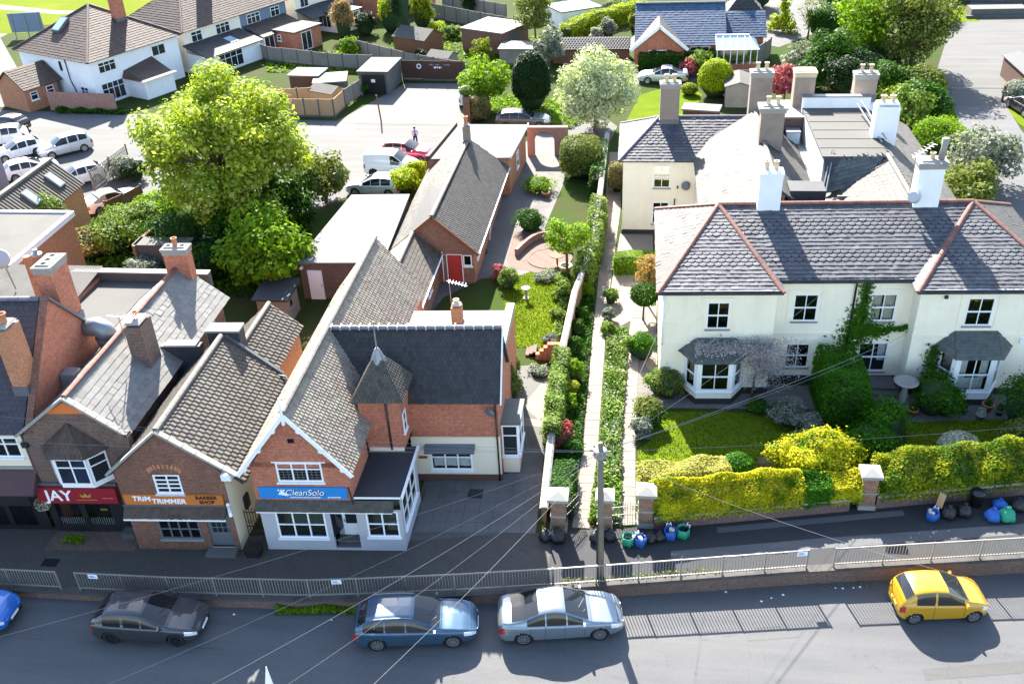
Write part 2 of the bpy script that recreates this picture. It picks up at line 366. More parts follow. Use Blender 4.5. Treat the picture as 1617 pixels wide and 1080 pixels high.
# ------------------------------------------------------------------ building parts
def wall(parent, name, org, u, length, z0, z1, mat, holes=(), gable=None, reveal=.12, thick=0):
    """wall face along u from org, with real openings and reveals; holes (a0,a1,c0,c1); gable (apex_a, apex_z)"""
    mb = MB((org[0], org[1], 0), u)
    A = sorted({0, length, *[h[0] for h in holes], *[h[1] for h in holes]}); C = sorted({z0, z1, *[h[2] for h in holes], *[h[3] for h in holes]})
    for a0, a1 in zip(A, A[1:]):
        for c0, c1 in zip(C, C[1:]):
            am, cm = (a0+a1)/2, (c0+c1)/2
            if any(h[0] < am < h[1] and h[2] < cm < h[3] for h in holes): continue
            mb.poly([(a0, 0, c0), (a1, 0, c0), (a1, 0, c1), (a0, 0, c1)])
    for a0, a1, c0, c1 in [h[:4] for h in holes]:
        d = -reveal
        mb.poly([(a0, 0, c0), (a0, 0, c1), (a0, d, c1), (a0, d, c0)]); mb.poly([(a1, 0, c1), (a1, 0, c0), (a1, d, c0), (a1, d, c1)])
        mb.poly([(a0, 0, c1), (a1, 0, c1), (a1, d, c1), (a0, d, c1)]); mb.poly([(a1, 0, c0), (a0, 0, c0), (a0, d, c0), (a1, d, c0)])
    if gable:
        if len(gable) == 2: mb.poly([(0, 0, z1), (length, 0, z1), (gable[0], 0, gable[1])])
    return mb.build(name, mat, parent)
def window(parent, org, u, w, h, cols=2, rows=2, style='sash', mat='white_paint', deep=True, sill=True, curtain=None, name='window', fw=.07, glass=None, lead=False, room='void'):
    """org: bottom centre of the opening on the wall face. window > frame bars, each pane, sill"""
    f0, f1 = -.055, .008
    if not deep: f0, f1 = .005, .05
    mb = MB(org, u); x0, x1 = -w/2, w/2
    mb.box(x0, x0+fw, f0, f1, 0, h); mb.box(x1-fw, x1, f0, f1, 0, h); mb.box(x0+fw, x1-fw, f0, f1, 0, fw); mb.box(x0+fw, x1-fw, f0, f1, h-fw, h)
    o = mb.build(name, mat, parent)
    iw, ih = w-2*fw, h-2*fw; b = MB(org, u); t = .022 if style == 'sash' else .03
    e0, e1 = f0+.006, f1-.006
    ys = [fw+ih*k/rows for k in range(rows+1)]
    if style == 'top': ys = [fw, fw+ih*.68, fw+ih]; rows = 2
    xs = [x0+fw+iw*k/cols for k in range(cols+1)]
    for i in range(1, cols): b.box(xs[i]-t, xs[i]+t, e0, e1, fw, h-fw)
    for j in range(1, rows):
        tt = .04 if style == 'sash' and rows == 2 else t
        for i in range(cols):
            b.box(xs[i]+(t if i else 0), xs[i+1]-(t if i < cols-1 else 0), e0+.002, e1-.002, ys[j]-tt, ys[j]+tt)
    if cols > 1 or rows > 1: b.build('glazing_bar', mat, o)
    if lead:
        b2 = MB(org, u)
        for i in range(cols):
            for q in (1, 2):
                xx = xs[i]+(xs[i+1]-xs[i])*q/3; b2.box(xx-.006, xx+.006, f1-.03, f1-.012, fw, h-fw)
        for q in range(1, 6): zz = fw+ih*q/6; b2.box(x0+fw, x1-fw, f1-.031, f1-.016, zz-.006, zz+.006)
        b2.build('leading', 'galvanised', o)
    gm = glass or ('glass' if deep else 'glass_far'); g0 = (f0+f1)/2-.004
    for i in range(cols):
        for j in range(rows):
            p = MB(org, u); p.poly([(xs[i]+.004, g0, ys[j]+.004), (xs[i+1]-.004, g0, ys[j]+.004), (xs[i+1]-.004, g0, ys[j+1]-.004), (xs[i]+.004, g0, ys[j+1]-.004)])
            p.build('pane', gm, o)
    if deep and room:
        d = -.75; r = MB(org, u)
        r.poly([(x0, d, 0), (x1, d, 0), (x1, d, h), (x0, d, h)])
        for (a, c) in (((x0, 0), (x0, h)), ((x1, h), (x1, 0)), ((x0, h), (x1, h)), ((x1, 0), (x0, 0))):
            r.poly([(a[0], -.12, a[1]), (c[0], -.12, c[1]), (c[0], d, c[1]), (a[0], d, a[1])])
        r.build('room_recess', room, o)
    if curtain:
        cm, parts_ = curtain
        for (a0, a1, c0, c1) in parts_:
            cu = MB(org, u); k = 7
            for q in range(k):
                xa = x0+w*(a0+(a1-a0)*q/k); xb = x0+w*(a0+(a1-a0)*(q+1)/k); da = -.20-.03*(q % 2); db = -.20-.03*((q+1) % 2)
                cu.poly([(xa, da, h*c0), (xb, db, h*c0), (xb, db, h*c1), (xa, da, h*c1)])
            cu.build('curtain', cm, o)
    if sill:
        sb = MB(org, u); sb.box(x0-.06, x1+.06, -.10 if deep else 0.004, .09, -.08, -.003); sb.build('sill', mat if sill is True else sill, o)
    return o
def _basis(pts):
    A, B = Vector(pts[0]), Vector(pts[1]); e = (B-A).normalized(); nn = Vector((0, 0, 0))
    for i in range(1, len(pts)-1): nn += (Vector(pts[i])-A).cross(Vector(pts[i+1])-A)
    n = nn.normalized()
    if n.z < 0: n = -n
    s = n.cross(e)
    if s.z < 0: s = -s
    return A, e, s, n
def slope(parent, pts, mat, course=.3, tw=.3, style='flat', name='roof', single=0, deck='tile_dark', thick=.10, over=0, th=.022, bands=None, stagger=True, seed=1, jitter=1.0):
    """one roof plane (convex polygon, first edge the eave): deck, and every tile of it as real geometry.
    single: that many tiles are objects of their own (those lowest and nearest), the rest one joined part"""
    A, e, s, n = _basis(pts); R_ = np.random.default_rng(seed)
    q = [((Vector(p)-A).dot(e), (Vector(p)-A).dot(s)) for p in pts]
    mb = MB(); top = [tuple(Vector(p)-n*.012) for p in pts]; bot = [tuple(Vector(p)-n*(.012+thick)) for p in pts]
    mb.poly(top if (Vector(top[1])-Vector(top[0])).cross(Vector(top[2])-Vector(top[1])).z > 0 else top[::-1])
    for i in range(len(pts)): mb.poly([top[i], bot[i], bot[(i+1) % len(pts)], top[(i+1) % len(pts)]])
    mb.poly(bot)
    roof = mb.build(name, deck, parent)
    vmax = max(v for _, v in q); nq = len(q)
    def lim(v):
        xs = []
        for i in range(nq):
            (u0, v0), (u1, v1) = q[i], q[(i+1) % nq]
            if abs(v1-v0) < 1e-9: continue
            tt = (v-v0)/(v1-v0)
            if -1e-6 <= tt <= 1+1e-6: xs.append(u0+(u1-u0)*tt)
        return (min(xs), max(xs)) if len(xs) >= 2 else (min(u for u, v_ in q if abs(v_-v) < 1e-3 or 1), max(u for u, v_ in q))
    tiles = []
    rows = max(1, int(round(vmax/course))); course = vmax/rows
    for r in range(rows):
        v0 = r*course; v1 = min(v0+course*1.12, vmax); l0, r0 = lim(min(v0+1e-4, vmax-1e-4)); l1, r1 = lim(v1-1e-4)
        if r == 0: v0 -= .04
        off = (tw/2 if (r % 2 and stagger) else 0); k0 = int(math.floor((min(l0, l1)-off)/tw)); k1 = int(math.ceil((max(r0, r1)-off)/tw))
        fish = bands and any(a <= (r+.5)/rows <= b for a, b in bands)
        for k in range(k0, k1):
            ua, ub = off+k*tw, off+(k+1)*tw
            c = [max(ua, l0), min(ub, r0), min(ub, r1), max(ua, l1)]
            if c[1]-c[0] < .03 and c[2]-c[3] < .03: continue
            c[1] = max(c[1], c[0]); c[2] = max(c[2], c[3])
            tiles.append((c, v0, v1, fish))
    g = .008 if style != 'pan' else 0
    def pt(u, v, h): p = A+e*u+s*v+n*h; return (p.x, p.y, p.z)
    data = []
    for (c, v0, v1, fish) in tiles:
        j = R_.normal(0, .004*jitter); ta = th+abs(R_.normal(0, .004))*jitter; c0, c1, c2, c3 = c[0]+g/2, c[1]-g/2, c[2]-g/2, c[3]+g/2
        v0j = v0+R_.normal(0, .006)*jitter
        if style == 'pan':
            nk = 5; prof = [0, .85, 1, .55, .1, 0]
            vv, ff = [], []
            for k in range(nk+1):
                a = k/nk; hh = prof[k]*min(.045, tw*.13); vv += [pt(c0+(c1-c0)*a, v0j, ta+hh), pt(c3+(c2-c3)*a, v1, .004+hh), pt(c0+(c1-c0)*a, v0j, -.005)]
            for k in range(nk): i = 3*k; ff += [(i, i+3, i+4, i+1), (i+2, i+5, i+3, i)]
            data.append((vv, ff))
        elif fish and c1-c0 > tw*.6:
            vm = v0+course*.5; m = 5; vv = [pt(c2, v1, .002), pt(c3, v1, .002)]
            for k in range(m+1):
                a = pi*k/m; uu = (c0+c1)/2-(c1-c0)/2*cos(a); v_ = vm-course*.52*sin(a); vv.append(pt(uu, v_, ta))
            nv = len(vv); ff = [tuple(range(nv))]
            for k in range(m): i = len(vv); vv += [vv[2+k], vv[3+k], pt(0, 0, 0), pt(0, 0, 0)]; a_, b_ = Vector(vv[2+k]), Vector(vv[3+k]); vv[i+2] = tuple(b_-n*ta); vv[i+3] = tuple(a_-n*ta); ff.append((i, i+3, i+2, i+1))
            data.append((vv, ff))
        else:
            data.append(([pt(c0, v0j, ta+j), pt(c1, v0j, ta-j), pt(c2, v1, .003-j), pt(c3, v1, .003+j), pt(c0, v0j, -.008), pt(c1, v0j, -.008), pt(c2, v1, -.008), pt(c3, v1, -.008)],
                         [(0, 1, 2, 3), (4, 5, 1, 0), (5, 6, 2, 1), (7, 4, 0, 3)]))
    order = sorted(range(len(data)), key=lambda i: data[i][0][0][1]) if single else []
    own = set(order[:single]); rest = MB()
    cache = {}
    for i, (vv, ff) in enumerate(data):
        if i in own:
            m1 = MB(); m1.v = list(vv); m1.f = ff; m1.mi = [0]*len(ff); m1.build('tile', mat, roof)
        else:
            b = len(rest.v); rest.v += vv; rest.f += [tuple(b+k for k in f) for f in ff]; rest.mi += [0]*len(ff)
    if rest.f: rest.build('roof_tiles' if single else 'tile_covering', mat, roof, kind='stuff')
    return roof
def ridge(roof, a, b, mat='ridge_grey', r=.11, seg=.45, lift=.03, name='ridge_tile', crest=False):
    """half-round ridge or hip tiles, one object each, sharing a mesh"""
    a = Vector(a); b = Vector(b); d = b-a; n = max(1, int(round(d.length/seg))); d.normalize(); st = (b-a).length/n
    rt = root_of(roof)
    if rt in SHEAR: k, x0 = SHEAR[rt]; a = Vector((a.x, a.y+k*(a.x-x0), a.z)); b = Vector((b.x, b.y+k*(b.x-x0), b.z)); d = (b-a).normalized(); st = (b-a).length/n
    o = Vector(OFF.get(rt, (0, 0, 0))) if rt not in LOCAL else Vector((0, 0, 0))
    x = d.cross(Vector((0, 0, 1))).normalized(); z = x.cross(d); me = None
    mb = MB(); K = 5; prof = []
    for e0 in (0.006, st-.006):
        for k in range(K+1): t = pi*k/K; prof.append((-cos(t)*r*1.15, e0, sin(t)*r-.03))
    for p in prof: mb.v.append(tuple(x*p[0]+d*p[1]+z*p[2]))
    for k in range(K): mb.f.append((k, k+1, K+2+k, K+1+k))
    mb.f.append(tuple(range(K, -1, -1))); mb.f.append(tuple(range(K+1, 2*K+2))); mb.mi = [0]*len(mb.f)
    me = bpy.data.meshes.new(name); me.from_pydata(mb.v, [], mb.f); me.materials.append(M[mat]); me.update()
    if crest:
        pass
    for i in range(n):
        ob = link(name, me, roof); ob.location = a-o+d*(i*st)+Vector((0, 0, lift))
def chimney(parent, x, y, z0, z1, wx, wy, mat='brick_red', cap='stone_cap', pots=2, pot='pot_cream', band=True, rz=0, pot_h=.5, pot_r=.14, flue=False, corn=.07):
    mb = MB(); mb.box(x-wx/2, x+wx/2, y-wy/2, y+wy/2, z0, z1)
    ch = mb.build('chimney', mat, parent)
    c = MB()
    if band:
        c.box(x-wx/2-corn, x+wx/2+corn, y-wy/2-corn, y+wy/2+corn, z1-.02, z1+.12); c.box(x-wx/2-corn*.45, x+wx/2+corn*.45, y-wy/2-corn*.45, y+wy/2+corn*.45, z1-.22, z1-.021)
    c.box(x-wx/2+.03, x+wx/2-.03, y-wy/2+.03, y+wy/2-.03, z1+.1, z1+.19, .08); c.build('chimney_cap', cap, ch)
    lead = MB(); lead.box(x-wx/2-.03, x+wx/2+.03, y-wy/2-.03, y+wy/2+.03, z0+.05, z0+.5 if z0+.5 < z1 else z1); lead.build('flashing', 'lead', ch)
    if flue:
        f = MB(); n = max(1, int(wx/.35)) if wx > wy else max(1, int(wy/.35))
        for k in range(n):
            t = (k+.5)/n-.5; cx, cy = (x+t*(wx-.15), y) if wx > wy else (x, y+t*(wy-.15)); f.box(cx-.1, cx+.1, cy-.1, cy+.1, z1+.195, z1+.2)
        f.build('flue_opening', 'void', ch)
    for k in range(pots):
        t = ((k+.5)/pots-.5)*.8; px, py = (x+t*wx, y) if wx >= wy else (x, y+t*wy)
        p = MB(); b = z1+.15; p.lathe([(pot_r*1.1, 0), (pot_r*.9, .06), (pot_r*.85, pot_h*.8), (pot_r*1.12, pot_h*.86), (pot_r*1.12, pot_h), (pot_r*.8, pot_h), (pot_r*.7, pot_h-.1)], (px, py, b), 12)
        p.build('chimney_pot', pot, ch, True)
    return ch
def pipe(parent, pts, r=.04, mat='black_paint', name='drainpipe'):
    return MB().tube(pts, r, 8).build(name, mat, parent, True)
def boxpart(parent, name, mat, *b, taper=0): return MB().box(*b, taper=taper).build(name, mat, parent)
def text(parent, s, org, u, size, mat, shear=0, space=1.0, name='lettering', bold=0, out=.012, tilt=0):
    """raised lettering: a mesh made from a built-in font, standing on the sign board"""
    cu = bpy.data.curves.new(name, 'FONT'); cu.body = s; cu.size = size; cu.align_x = 'CENTER'; cu.align_y = 'CENTER'; cu.extrude = .006; cu.shear = shear; cu.space_character = space; cu.offset = bold
    tmp = bpy.data.objects.new('tmp', cu); COL.objects.link(tmp); dg = bpy.context.evaluated_depsgraph_get()
    me = bpy.data.meshes.new_from_object(tmp.evaluated_get(dg)); bpy.data.objects.remove(tmp); bpy.data.curves.remove(cu)
    me.materials.clear(); me.materials.append(M[mat]); o = link(name, me, parent, 'stuff')
    u = Vector(u).normalized(); n = Vector((u.y, -u.x, 0)); up = Vector((0, 0, 1))
    if tilt: up = Vector((0, 0, 1))*cos(tilt)-n*sin(tilt); n = u.cross(up)
    r = root_of(parent); p = Vector(org)
    if r in SHEAR: k, x0 = SHEAR[r]; p.y += k*(p.x-x0); u2 = Vector((u.x, u.y+k*u.x, 0)).normalized(); u = u2; n = Vector((u.y, -u.x, 0)) if not tilt else u.cross(up)
    if r not in LOCAL: p = p-Vector(OFF.get(r, (0, 0, 0)))
    p = p+n*out
    o.matrix_local = Matrix(((u.x, up.x, n.x, p.x), (u.y, up.y, n.y, p.y), (u.z, up.z, n.z, p.z), (0, 0, 0, 1)))
    return o

def print_line(parent, org, u, width, size, mat, n=9, seed=1):
    """a line of small print too small to read in the photograph: short strokes of paint"""
    R_ = random.Random(seed); mb = MB(org, u); x = -width/2
    while x < width/2:
        w = size*R_.uniform(.5, 1.6); mb.box(x, min(x+w, width/2), .008, .014, -size/2*R_.uniform(.7, 1), size/2*R_.uniform(.7, 1)); x += w+size*.35
    return mb.build('small_print', mat, parent, kind='stuff')
# ------------------------------------------------------------------ ground, road, pavements
WL = [(-140, 21.5), (-60, 24.6), (-26, 25.75), (-18, 25.85), (-12, 26.15), (-7, 26.8), (-2.7, 27.45), (0, 27.9), (8, 29.3), (16.5, 30.6), (30, 32.9), (120, 48)]
def wl(x):
    for (x0, y0), (x1, y1) in zip(WL, WL[1:]):
        if x0 <= x <= x1: return y0+(y1-y0)*(x-x0)/(x1-x0)
    return WL[-1][1]
def zr(x): return -.64-.011*max(-30, min(30, x))
def sheet(name, pts, z, mat, kind='structure', parent=None):
    return MB().poly([(p[0], p[1], z) for p in pts]).build(name, mat, parent, kind=kind)
def psheet(name, px, z, mat, **k): return sheet(name, [at(x, y, z) for x, y in px], z, mat, **k)
xs_ = [p[0] for p in WL]
# open country beyond the street, one sheet to the horizon
g = MB()
for (x0, y0), (x1, y1) in zip(WL, WL[1:]): g.poly([(x0, y0+.05, -.006), (x1, y1+.05, -.006), (x1, 130, -.006), (x0, 130, -.006)])
g.poly([(-140, 130, -.006), (120, 130, -.006), (900, 1500, -.006), (-900, 1500, -.006)])
g.poly([(-140, 21.5, -.006), (-140, 130, -.006), (-900, 1500, -.006), (-900, 0, -.006)]); g.poly([(120, 48, -.006), (900, 0, -.006), (900, 1500, -.006), (120, 130, -.006)])
g.build('ground', 'earth_garden', kind='structure')
# road, sloping gently down to the east, and the ground south of it
r = MB(); rx = [-140, -60, -30, -20, -10, 0, 10, 20, 30, 120]
for a, b in zip(rx, rx[1:]): r.poly([(a, wl(a)-9.5, zr(a)), (b, wl(b)-9.5, zr(b)), (b, wl(b)-.15, zr(b)), (a, wl(a)-.15, zr(a))])
r.build('road', 'asphalt', kind='structure')
r = MB()
for a, b in zip(rx, rx[1:]): r.poly([(a, -40, zr(a)+.11), (b, -40, zr(b)+.11), (b, wl(b)-9.5, zr(b)+.11), (a, wl(a)-9.5, zr(a)+.11)]); r.poly([(a, wl(a)-9.5, zr(a)-.05), (b, wl(b)-9.5, zr(b)-.05), (b, wl(b)-9.5, zr(b)+.11), (a, wl(a)-9.5, zr(a)+.11)])
r.build('far_pavement', 'slab_grey', kind='structure')
# worn repair strips and centre dashes
pt = psheet
for i, (pp) in enumerate([[(1455, 1056), (1617, 1042), (1617, 1062), (1462, 1074)], [(1180, 1010), (1260, 1004), (1262, 1006), (1182, 1012)]]):
    MB().poly([(lambda q: (q.x, q.y, zr(q.x)+.004))(at(x, y, zr(at(x, y, -.7).x))) for x, y in pp]).build('road_repair', 'asphalt_pale', kind='structure')
dash = MB()
for k in range(14):
    x = -26+k*2.4; y = wl(x)-2.25; dash.poly([(x, y-.04, zr(x)+.004), (x+1.0, wl(x+1)-2.29, zr(x+1)+.004), (x+1.0, wl(x+1)-2.21, zr(x+1)+.004), (x, y+.04, zr(x)+.004)])
dash.build('road_marking', 'asphalt_pale', kind='structure')
# retaining wall of the raised pavement with its coping
wb = MB(); cp = MB()
X = list(np.arange(-60, 41, 1.0))
for a, b in zip(X, X[1:]):
    wb.poly([(a, wl(a)-.16, zr(a)-.1), (b, wl(b)-.16, zr(b)-.1), (b, wl(b)-.16, -.06), (a, wl(a)-.16, -.06)])
wt = thing('retaining_wall', 'low brick retaining wall carrying the raised pavement above the road', 'wall', (-10, 26, -.6))
wb.build('wall_face', 'brick_dark', wt)
for k, (a, b) in enumerate(zip(X, X[1:])):
    if -28 < a < 19: MB().hexa([(a+.006, wl(a)-.22, -.06), (b-.006, wl(b)-.22, -.06), (b-.006, wl(b)+.16, -.06), (a+.006, wl(a)+.16, -.06), (a+.006, wl(a)-.22, .03), (b-.006, wl(b)-.22, .03), (b-.006, wl(b)+.16, .03), (a+.006, wl(a)+.16, .03)]).build('coping_stone', 'kerb', wt)
# weeds at the foot of the wall come with the planting below
p1 = MB()
def strip(mb, x0, x1, f0, f1, z, st=1.0):
    n = max(1, int((x1-x0)/st))
    for i in range(n):
        a = x0+(x1-x0)*i/n; b = x0+(x1-x0)*(i+1)/n; mb.poly([(a, f0(a), z), (b, f0(b), z), (b, f1(b), z), (a, f1(a), z)])
    return mb
strip(p1, -60, -3.0, lambda x: wl(x)+.16, lambda x: 29.9+.055*(x+15), .002).build('pavement', 'pavers', kind='structure')
GH = lambda x: 30.9+.205*(x-0) if x > 0 else 30.9+.1*x        # foot of the garden walls
strip(MB(), -3.0, 40, lambda x: wl(x)+.16, lambda x: GH(x)+.1, .003).build('footway', 'asphalt_dark', kind='structure')
strip(MB(), 2.0, 40, lambda x: wl(x)+.9+.02*x, lambda x: wl(x)+1.5+.02*x, .007).build('footway_patch', 'asphalt', kind='structure')
strip(MB(), 4.0, 12, lambda x: GH(x)-.7, lambda x: GH(x)-.35, .007).build('footway_patch', 'asphalt', kind='structure')
cover = MB().box(-24.6, -23.9, 27.0, 27.45, .003, .012).build('manhole_cover', 'alloy_dark'); tag(cover, 'dark rectangular cover set in the brick pavement near the red shop', 'manhole cover')
# forecourt of big grey slabs beside the blue-sign shop
fc = sheet('forecourt', [(-9.2, 29.6), (-3.7, 30.6), (-3.9, 38), (-5.4, 38), (-5.4, 34.3), (-9.2, 34.3)], .007, 'concrete_dark')
rr = random.Random(3)
for i in range(8):
    for j in range(6):
        x0 = -9.0+i*.66; y0 = 30.15+j*.66+.055*(x0+9); h = .020+rr.random()*.008
        if x0 > -4.3: continue
        MB().hexa([(x0, y0, .008), (x0+.645, y0+.035, .008), (x0+.645, y0+.68, .008), (x0, y0+.645, .008), (x0+.003, y0, h), (x0+.642, y0+.035, h), (x0+.642, y0+.677, h), (x0+.003, y0+.642, h)]).build('slab', 'slab_grey', fc)
dc = MB().box(-7.0, -6.35, 32.5, 33.1, .03, .038).build('drain_cover', 'alloy_dark'); tag(dc, 'dark square drain cover in the forecourt slabs', 'drain cover')
fp = sheet('side_path', [(-5.4, 36), (-3.75, 36), (-3.6, 43.2), (-5.0, 43.2)], .006, 'slab')
# the two garden paths of laid slabs
def slab_path(name, L, Rr, st, mat, z=.008):
    base = MB(); n = len(L)
    for i in range(n-1): base.poly([(*L[i], z), (*Rr[i], z), (*Rr[i+1], z), (*L[i+1], z)])
    o = base.build(name, 'concrete_dark', kind='structure')
    acc = []
    for i in range(n-1):
        m = max(1, int(round((L[i+1][1]-L[i][1])/st)))
        for k in range(m): acc.append((i, k/m, (k+1)/m))
    lp = lambda P, i, t: (P[i][0]+(P[i+1][0]-P[i][0])*t, P[i][1]+(P[i+1][1]-P[i][1])*t)
    for i, t0, t1 in acc:
        a, b, c, d = lp(L, i, t0), lp(Rr, i, t0), lp(Rr, i, t1), lp(L, i, t1); e = .012; h = z+.018+rr.random()*.012; s_ = .004*(rr.random()-.5)
        MB().hexa([(a[0]+e, a[1]+e, z), (b[0]-e, b[1]+e, z), (c[0]-e, c[1]-e, z), (d[0]+e, d[1]-e, z), (a[0]+e, a[1]+e, h+s_), (b[0]-e, b[1]+e, h-s_), (c[0]-e, c[1]-e, h), (d[0]+e, d[1]-e, h)]).build('slab', 'slab', o)
    return o
slab_path('garden_path', [(-2.2, 30.9), (-2.0, 36.8), (-2.0, 46), (-1.95, 52.6), (-1.9, 64), (-1.9, 75)], [(-1.42, 30.9), (-1.28, 36.8), (-1.25, 46), (-1.15, 52.6), (-.75, 64), (-.75, 75)], .62, 'slab')
slab_path('garden_path', [(-.12, 31.2), (-.25, 36.9), (-.05, 44.8), (.2, 50), (.35, 54)], [(.55, 31.2), (.5, 36.9), (.62, 44.8), (1.1, 50), (1.35, 54)], .62, 'slab')
sheet('planting_bed', [(-1.42, 31), (-.12, 31.2), (-.25, 36.9), (-.05, 44.8), (.2, 50), (-1.15, 50), (-1.25, 46), (-1.28, 36.8)], .001, 'soil')
sheet('planting_bed', [(-3.3, 31), (-2.2, 31), (-2.0, 36.8), (-2.0, 46), (-1.95, 53), (-1.9, 64), (-1.9, 75), (-2.1, 75), (-3.0, 50)], .001, 'soil')
sheet('paved_area', [(-1.15, 47), (.2, 48.5), (.25, 50), (1.3, 50), (1.5, 53), (1.5, 59.9), (-.7, 59.9), (-1.1, 52.6)], .006, 'slab')
sheet('paved_area', [(.62, 44.5), (1.6, 42.5), (1.6, 50.2), (1.1, 50), (.64, 46)], .007, 'slab')
sheet('gravel_bed', [(.4, 37.5), (1.5, 37.2), (1.8, 42), (1.3, 46), (1.2, 54), (.6, 54), (.6, 45)], .003, 'gravel')
sheet('gravel_bed', [(1.5, 39.9), (13.5, 40.4), (13.5, 42.5), (1.5, 42)], .004, 'gravel')
sheet('gravel_bed', [(13.5, 39.4), (21, 39.8), (21, 43), (13.5, 42.5)], .004, 'gravel')
def lawn(name, pts, z, n, mat='lawn', label=None):
    o = sheet(name, pts, z, mat); blades(name, pts, z, n); return o
def in_poly(P, poly):
    x, y = P[:, 0], P[:, 1]; ins = np.zeros(len(P), bool); m = len(poly)
    for i in range(m):
        (x0, y0), (x1, y1) = poly[i], poly[(i+1) % m]
        if y0 == y1: continue
        ins ^= ((y0 > y) != (y1 > y)) & (x < (x1-x0)*(y-y0)/(y1-y0)+x0)
    return ins
def blades(name, pts, z, n, mat='grass_blade', h=.07, w=.05):
    poly = [(p[0], p[1]) for p in pts]; a = np.array(poly); lo, hi = a.min(0), a.max(0)
    P = rng.uniform(lo, hi, (n*2, 2)); P = P[in_poly(P, poly)][:n]; k = len(P)
    if k == 0: return
    th = rng.uniform(0, 2*pi, k); hh = h*rng.uniform(.5, 1.3, k); lean = rng.normal(0, .04, (k, 2)); ww = w*rng.uniform(.6, 1.4, k)
    dx = np.stack([np.cos(th), np.sin(th)], 1)*ww[:, None]/2
    V = np.zeros((k, 3, 3)); V[:, 0, :2] = P-dx; V[:, 1, :2] = P+dx; V[:, 2, :2] = P+lean; V[:, :2, 2] = z; V[:, 2, 2] = z+hh
    arr_mesh('grass', V, 3, mat, None, 'stuff')
leafmat('grass_blade', [(.09, .14, .006), (.13, .18, .010), (.18, .21, .015)], .35, .9)
lawn('front_lawn', [(.62, 33.8), (6.0, 35.0), (11, 36.0), (11, 39.9), (1.6, 39.6), (1.2, 37.2), (.62, 36.5)], .012, 9000)
lawn('front_lawn', [(13.0, 36.6), (21, 38.2), (21, 40.2), (13.5, 39.4)], .012, 5000)
lawn('back_lawn', [(-7.6, 50.5), (-7.1, 45.2), (-4.2, 45.3), (-3.6, 49), (-3.6, 53.2), (-6.3, 54.2), (-7.8, 52.6)], .012, 8000)
# shop yards, car park, lanes and greens farther back
psheet('car_park', [(-60, 175), (60, 178), (200, 182), (330, 186), (480, 192), (560, 193), (735, 197), (700, 235), (670, 262), (640, 305), (555, 308), (500, 330), (400, 345), (250, 300), (170, 345), (60, 330), (-60, 330)], .004, 'asphalt_pale')
psheet('lane', [(-100, 172), (60, 176), (200, 180), (330, 184), (480, 190), (560, 192), (560, 215), (480, 213), (330, 210), (200, 205), (60, 202), (-100, 198)], .008, 'asphalt')
psheet('concrete_apron', [(530, 193), (640, 132), (735, 132), (733, 197)], .009, 'concrete')
psheet('lane_edge', [(535, 193.5), (733, 197), (733, 198.6), (534, 195.2)], .013, 'concrete_dark')
psheet('pavement', [(-60, 168), (40, 170), (40, 130), (0, 60), (60, 30), (-20, 45), (-120, 110)], .005, 'concrete')
psheet('side_street', [(-120, 128), (12, 130), (38, 168), (-60, 172)], .009, 'asphalt_pale')
psheet('park', [(-300, 60), (40, 53), (70, 40), (330, 28), (420, -40), (-200, -90), (-400, 0)], .010, 'park_grass')
psheet('park_path', [(-200, 10), (0, 8), (90, 17), (160, 19), (160, 23), (90, 23), (0, 15), (-200, 18)], .016, 'concrete')
psheet('back_yard', [(755, 300), (850, 205), (900, 205), (890, 290), (860, 360), (870, 430), (760, 440), (700, 470), (660, 520), (640, 500), (690, 440), (770, 400)], .005, 'slab_grey')
psheet('driveway', [(780, 205), (900, 215), (960, 230), (975, 200), (920, 160), (870, 175), (800, 180)], .007, 'asphalt_pale')
psheet('side_lawn', [(985, 200), (1010, 150), (1080, 130), (1110, 150), (1090, 185), (1050, 215)], .008, 'lawn')
psheet('parking_court', [(1475, 175), (1480, 110), (1500, 45), (1540, -5), (1720, -40), (1720, 170)], .006, 'asphalt_pale')
psheet('access_drive', [(1505, 168), (1590, 168), (1612, 205), (1650, 250), (1720, 330), (1800, 420), (1680, 440), (1560, 330)], .010, 'asphalt')
psheet('verge', [(1478, 165), (1505, 168), (1530, 260), (1560, 330), (1640, 420), (1540, 330), (1500, 230)], .011, 'lawn')
psheet('verge', [(1588, 168), (1630, 168), (1680, 215), (1640, 215), (1608, 195)], .011, 'lawn')
psheet('verge', [(1498, 36), (1502, 16), (1600, 8), (1606, 20), (1560, 20), (1545, 34)], .011, 'lawn')
psheet('forecourt_far', [(1150, 60), (1230, 75), (1320, 40), (1290, 0), (1180, 0)], .008, 'asphalt_pale')
psheet('tarmac_drive', [(990, 135), (1110, 128), (1100, 112), (1000, 118)], .012, 'asphalt_pale')
# brick circle and paved corner in the back garden
psheet('patio', [(800, 412), (812, 365), (850, 375), (890, 392), (905, 420), (870, 432), (815, 425)], .011, 'patio_brick')
c_ = at(868, 408)
MB().lathe([(1.5, .0), (1.5, .04), (1.3, .04), (1.3, .025), (.0, .025)], (c_.x, c_.y, .012), 28).build('patio_circle', 'patio_brick', kind='structure')
psheet('side_patio', [(825, 640), (858, 600), (850, 575), (820, 578), (800, 610), (805, 655), (850, 662)], .013, 'concrete')
# ------------------------------------------------------------------ the row of shops on the street
X1 = (1, 0, 0); YP = (0, 1, 0); YM = (0, -1, 0); XM = (-1, 0, 0)   # wall directions: X1 faces the street, YP faces east, YM faces west, XM faces back
SH = (.055, -15.04)
def boards(parent, apex, el, er, y, mat='white_paint', w=.17, t=.05, name='bargeboard'):
    for e in (el, er): MB().bar((e[0], y, e[1]), (apex[0], y, apex[1]), t, w, up=(0, 1, 0) if False else (0, 0, 1)).build(name, mat, parent)
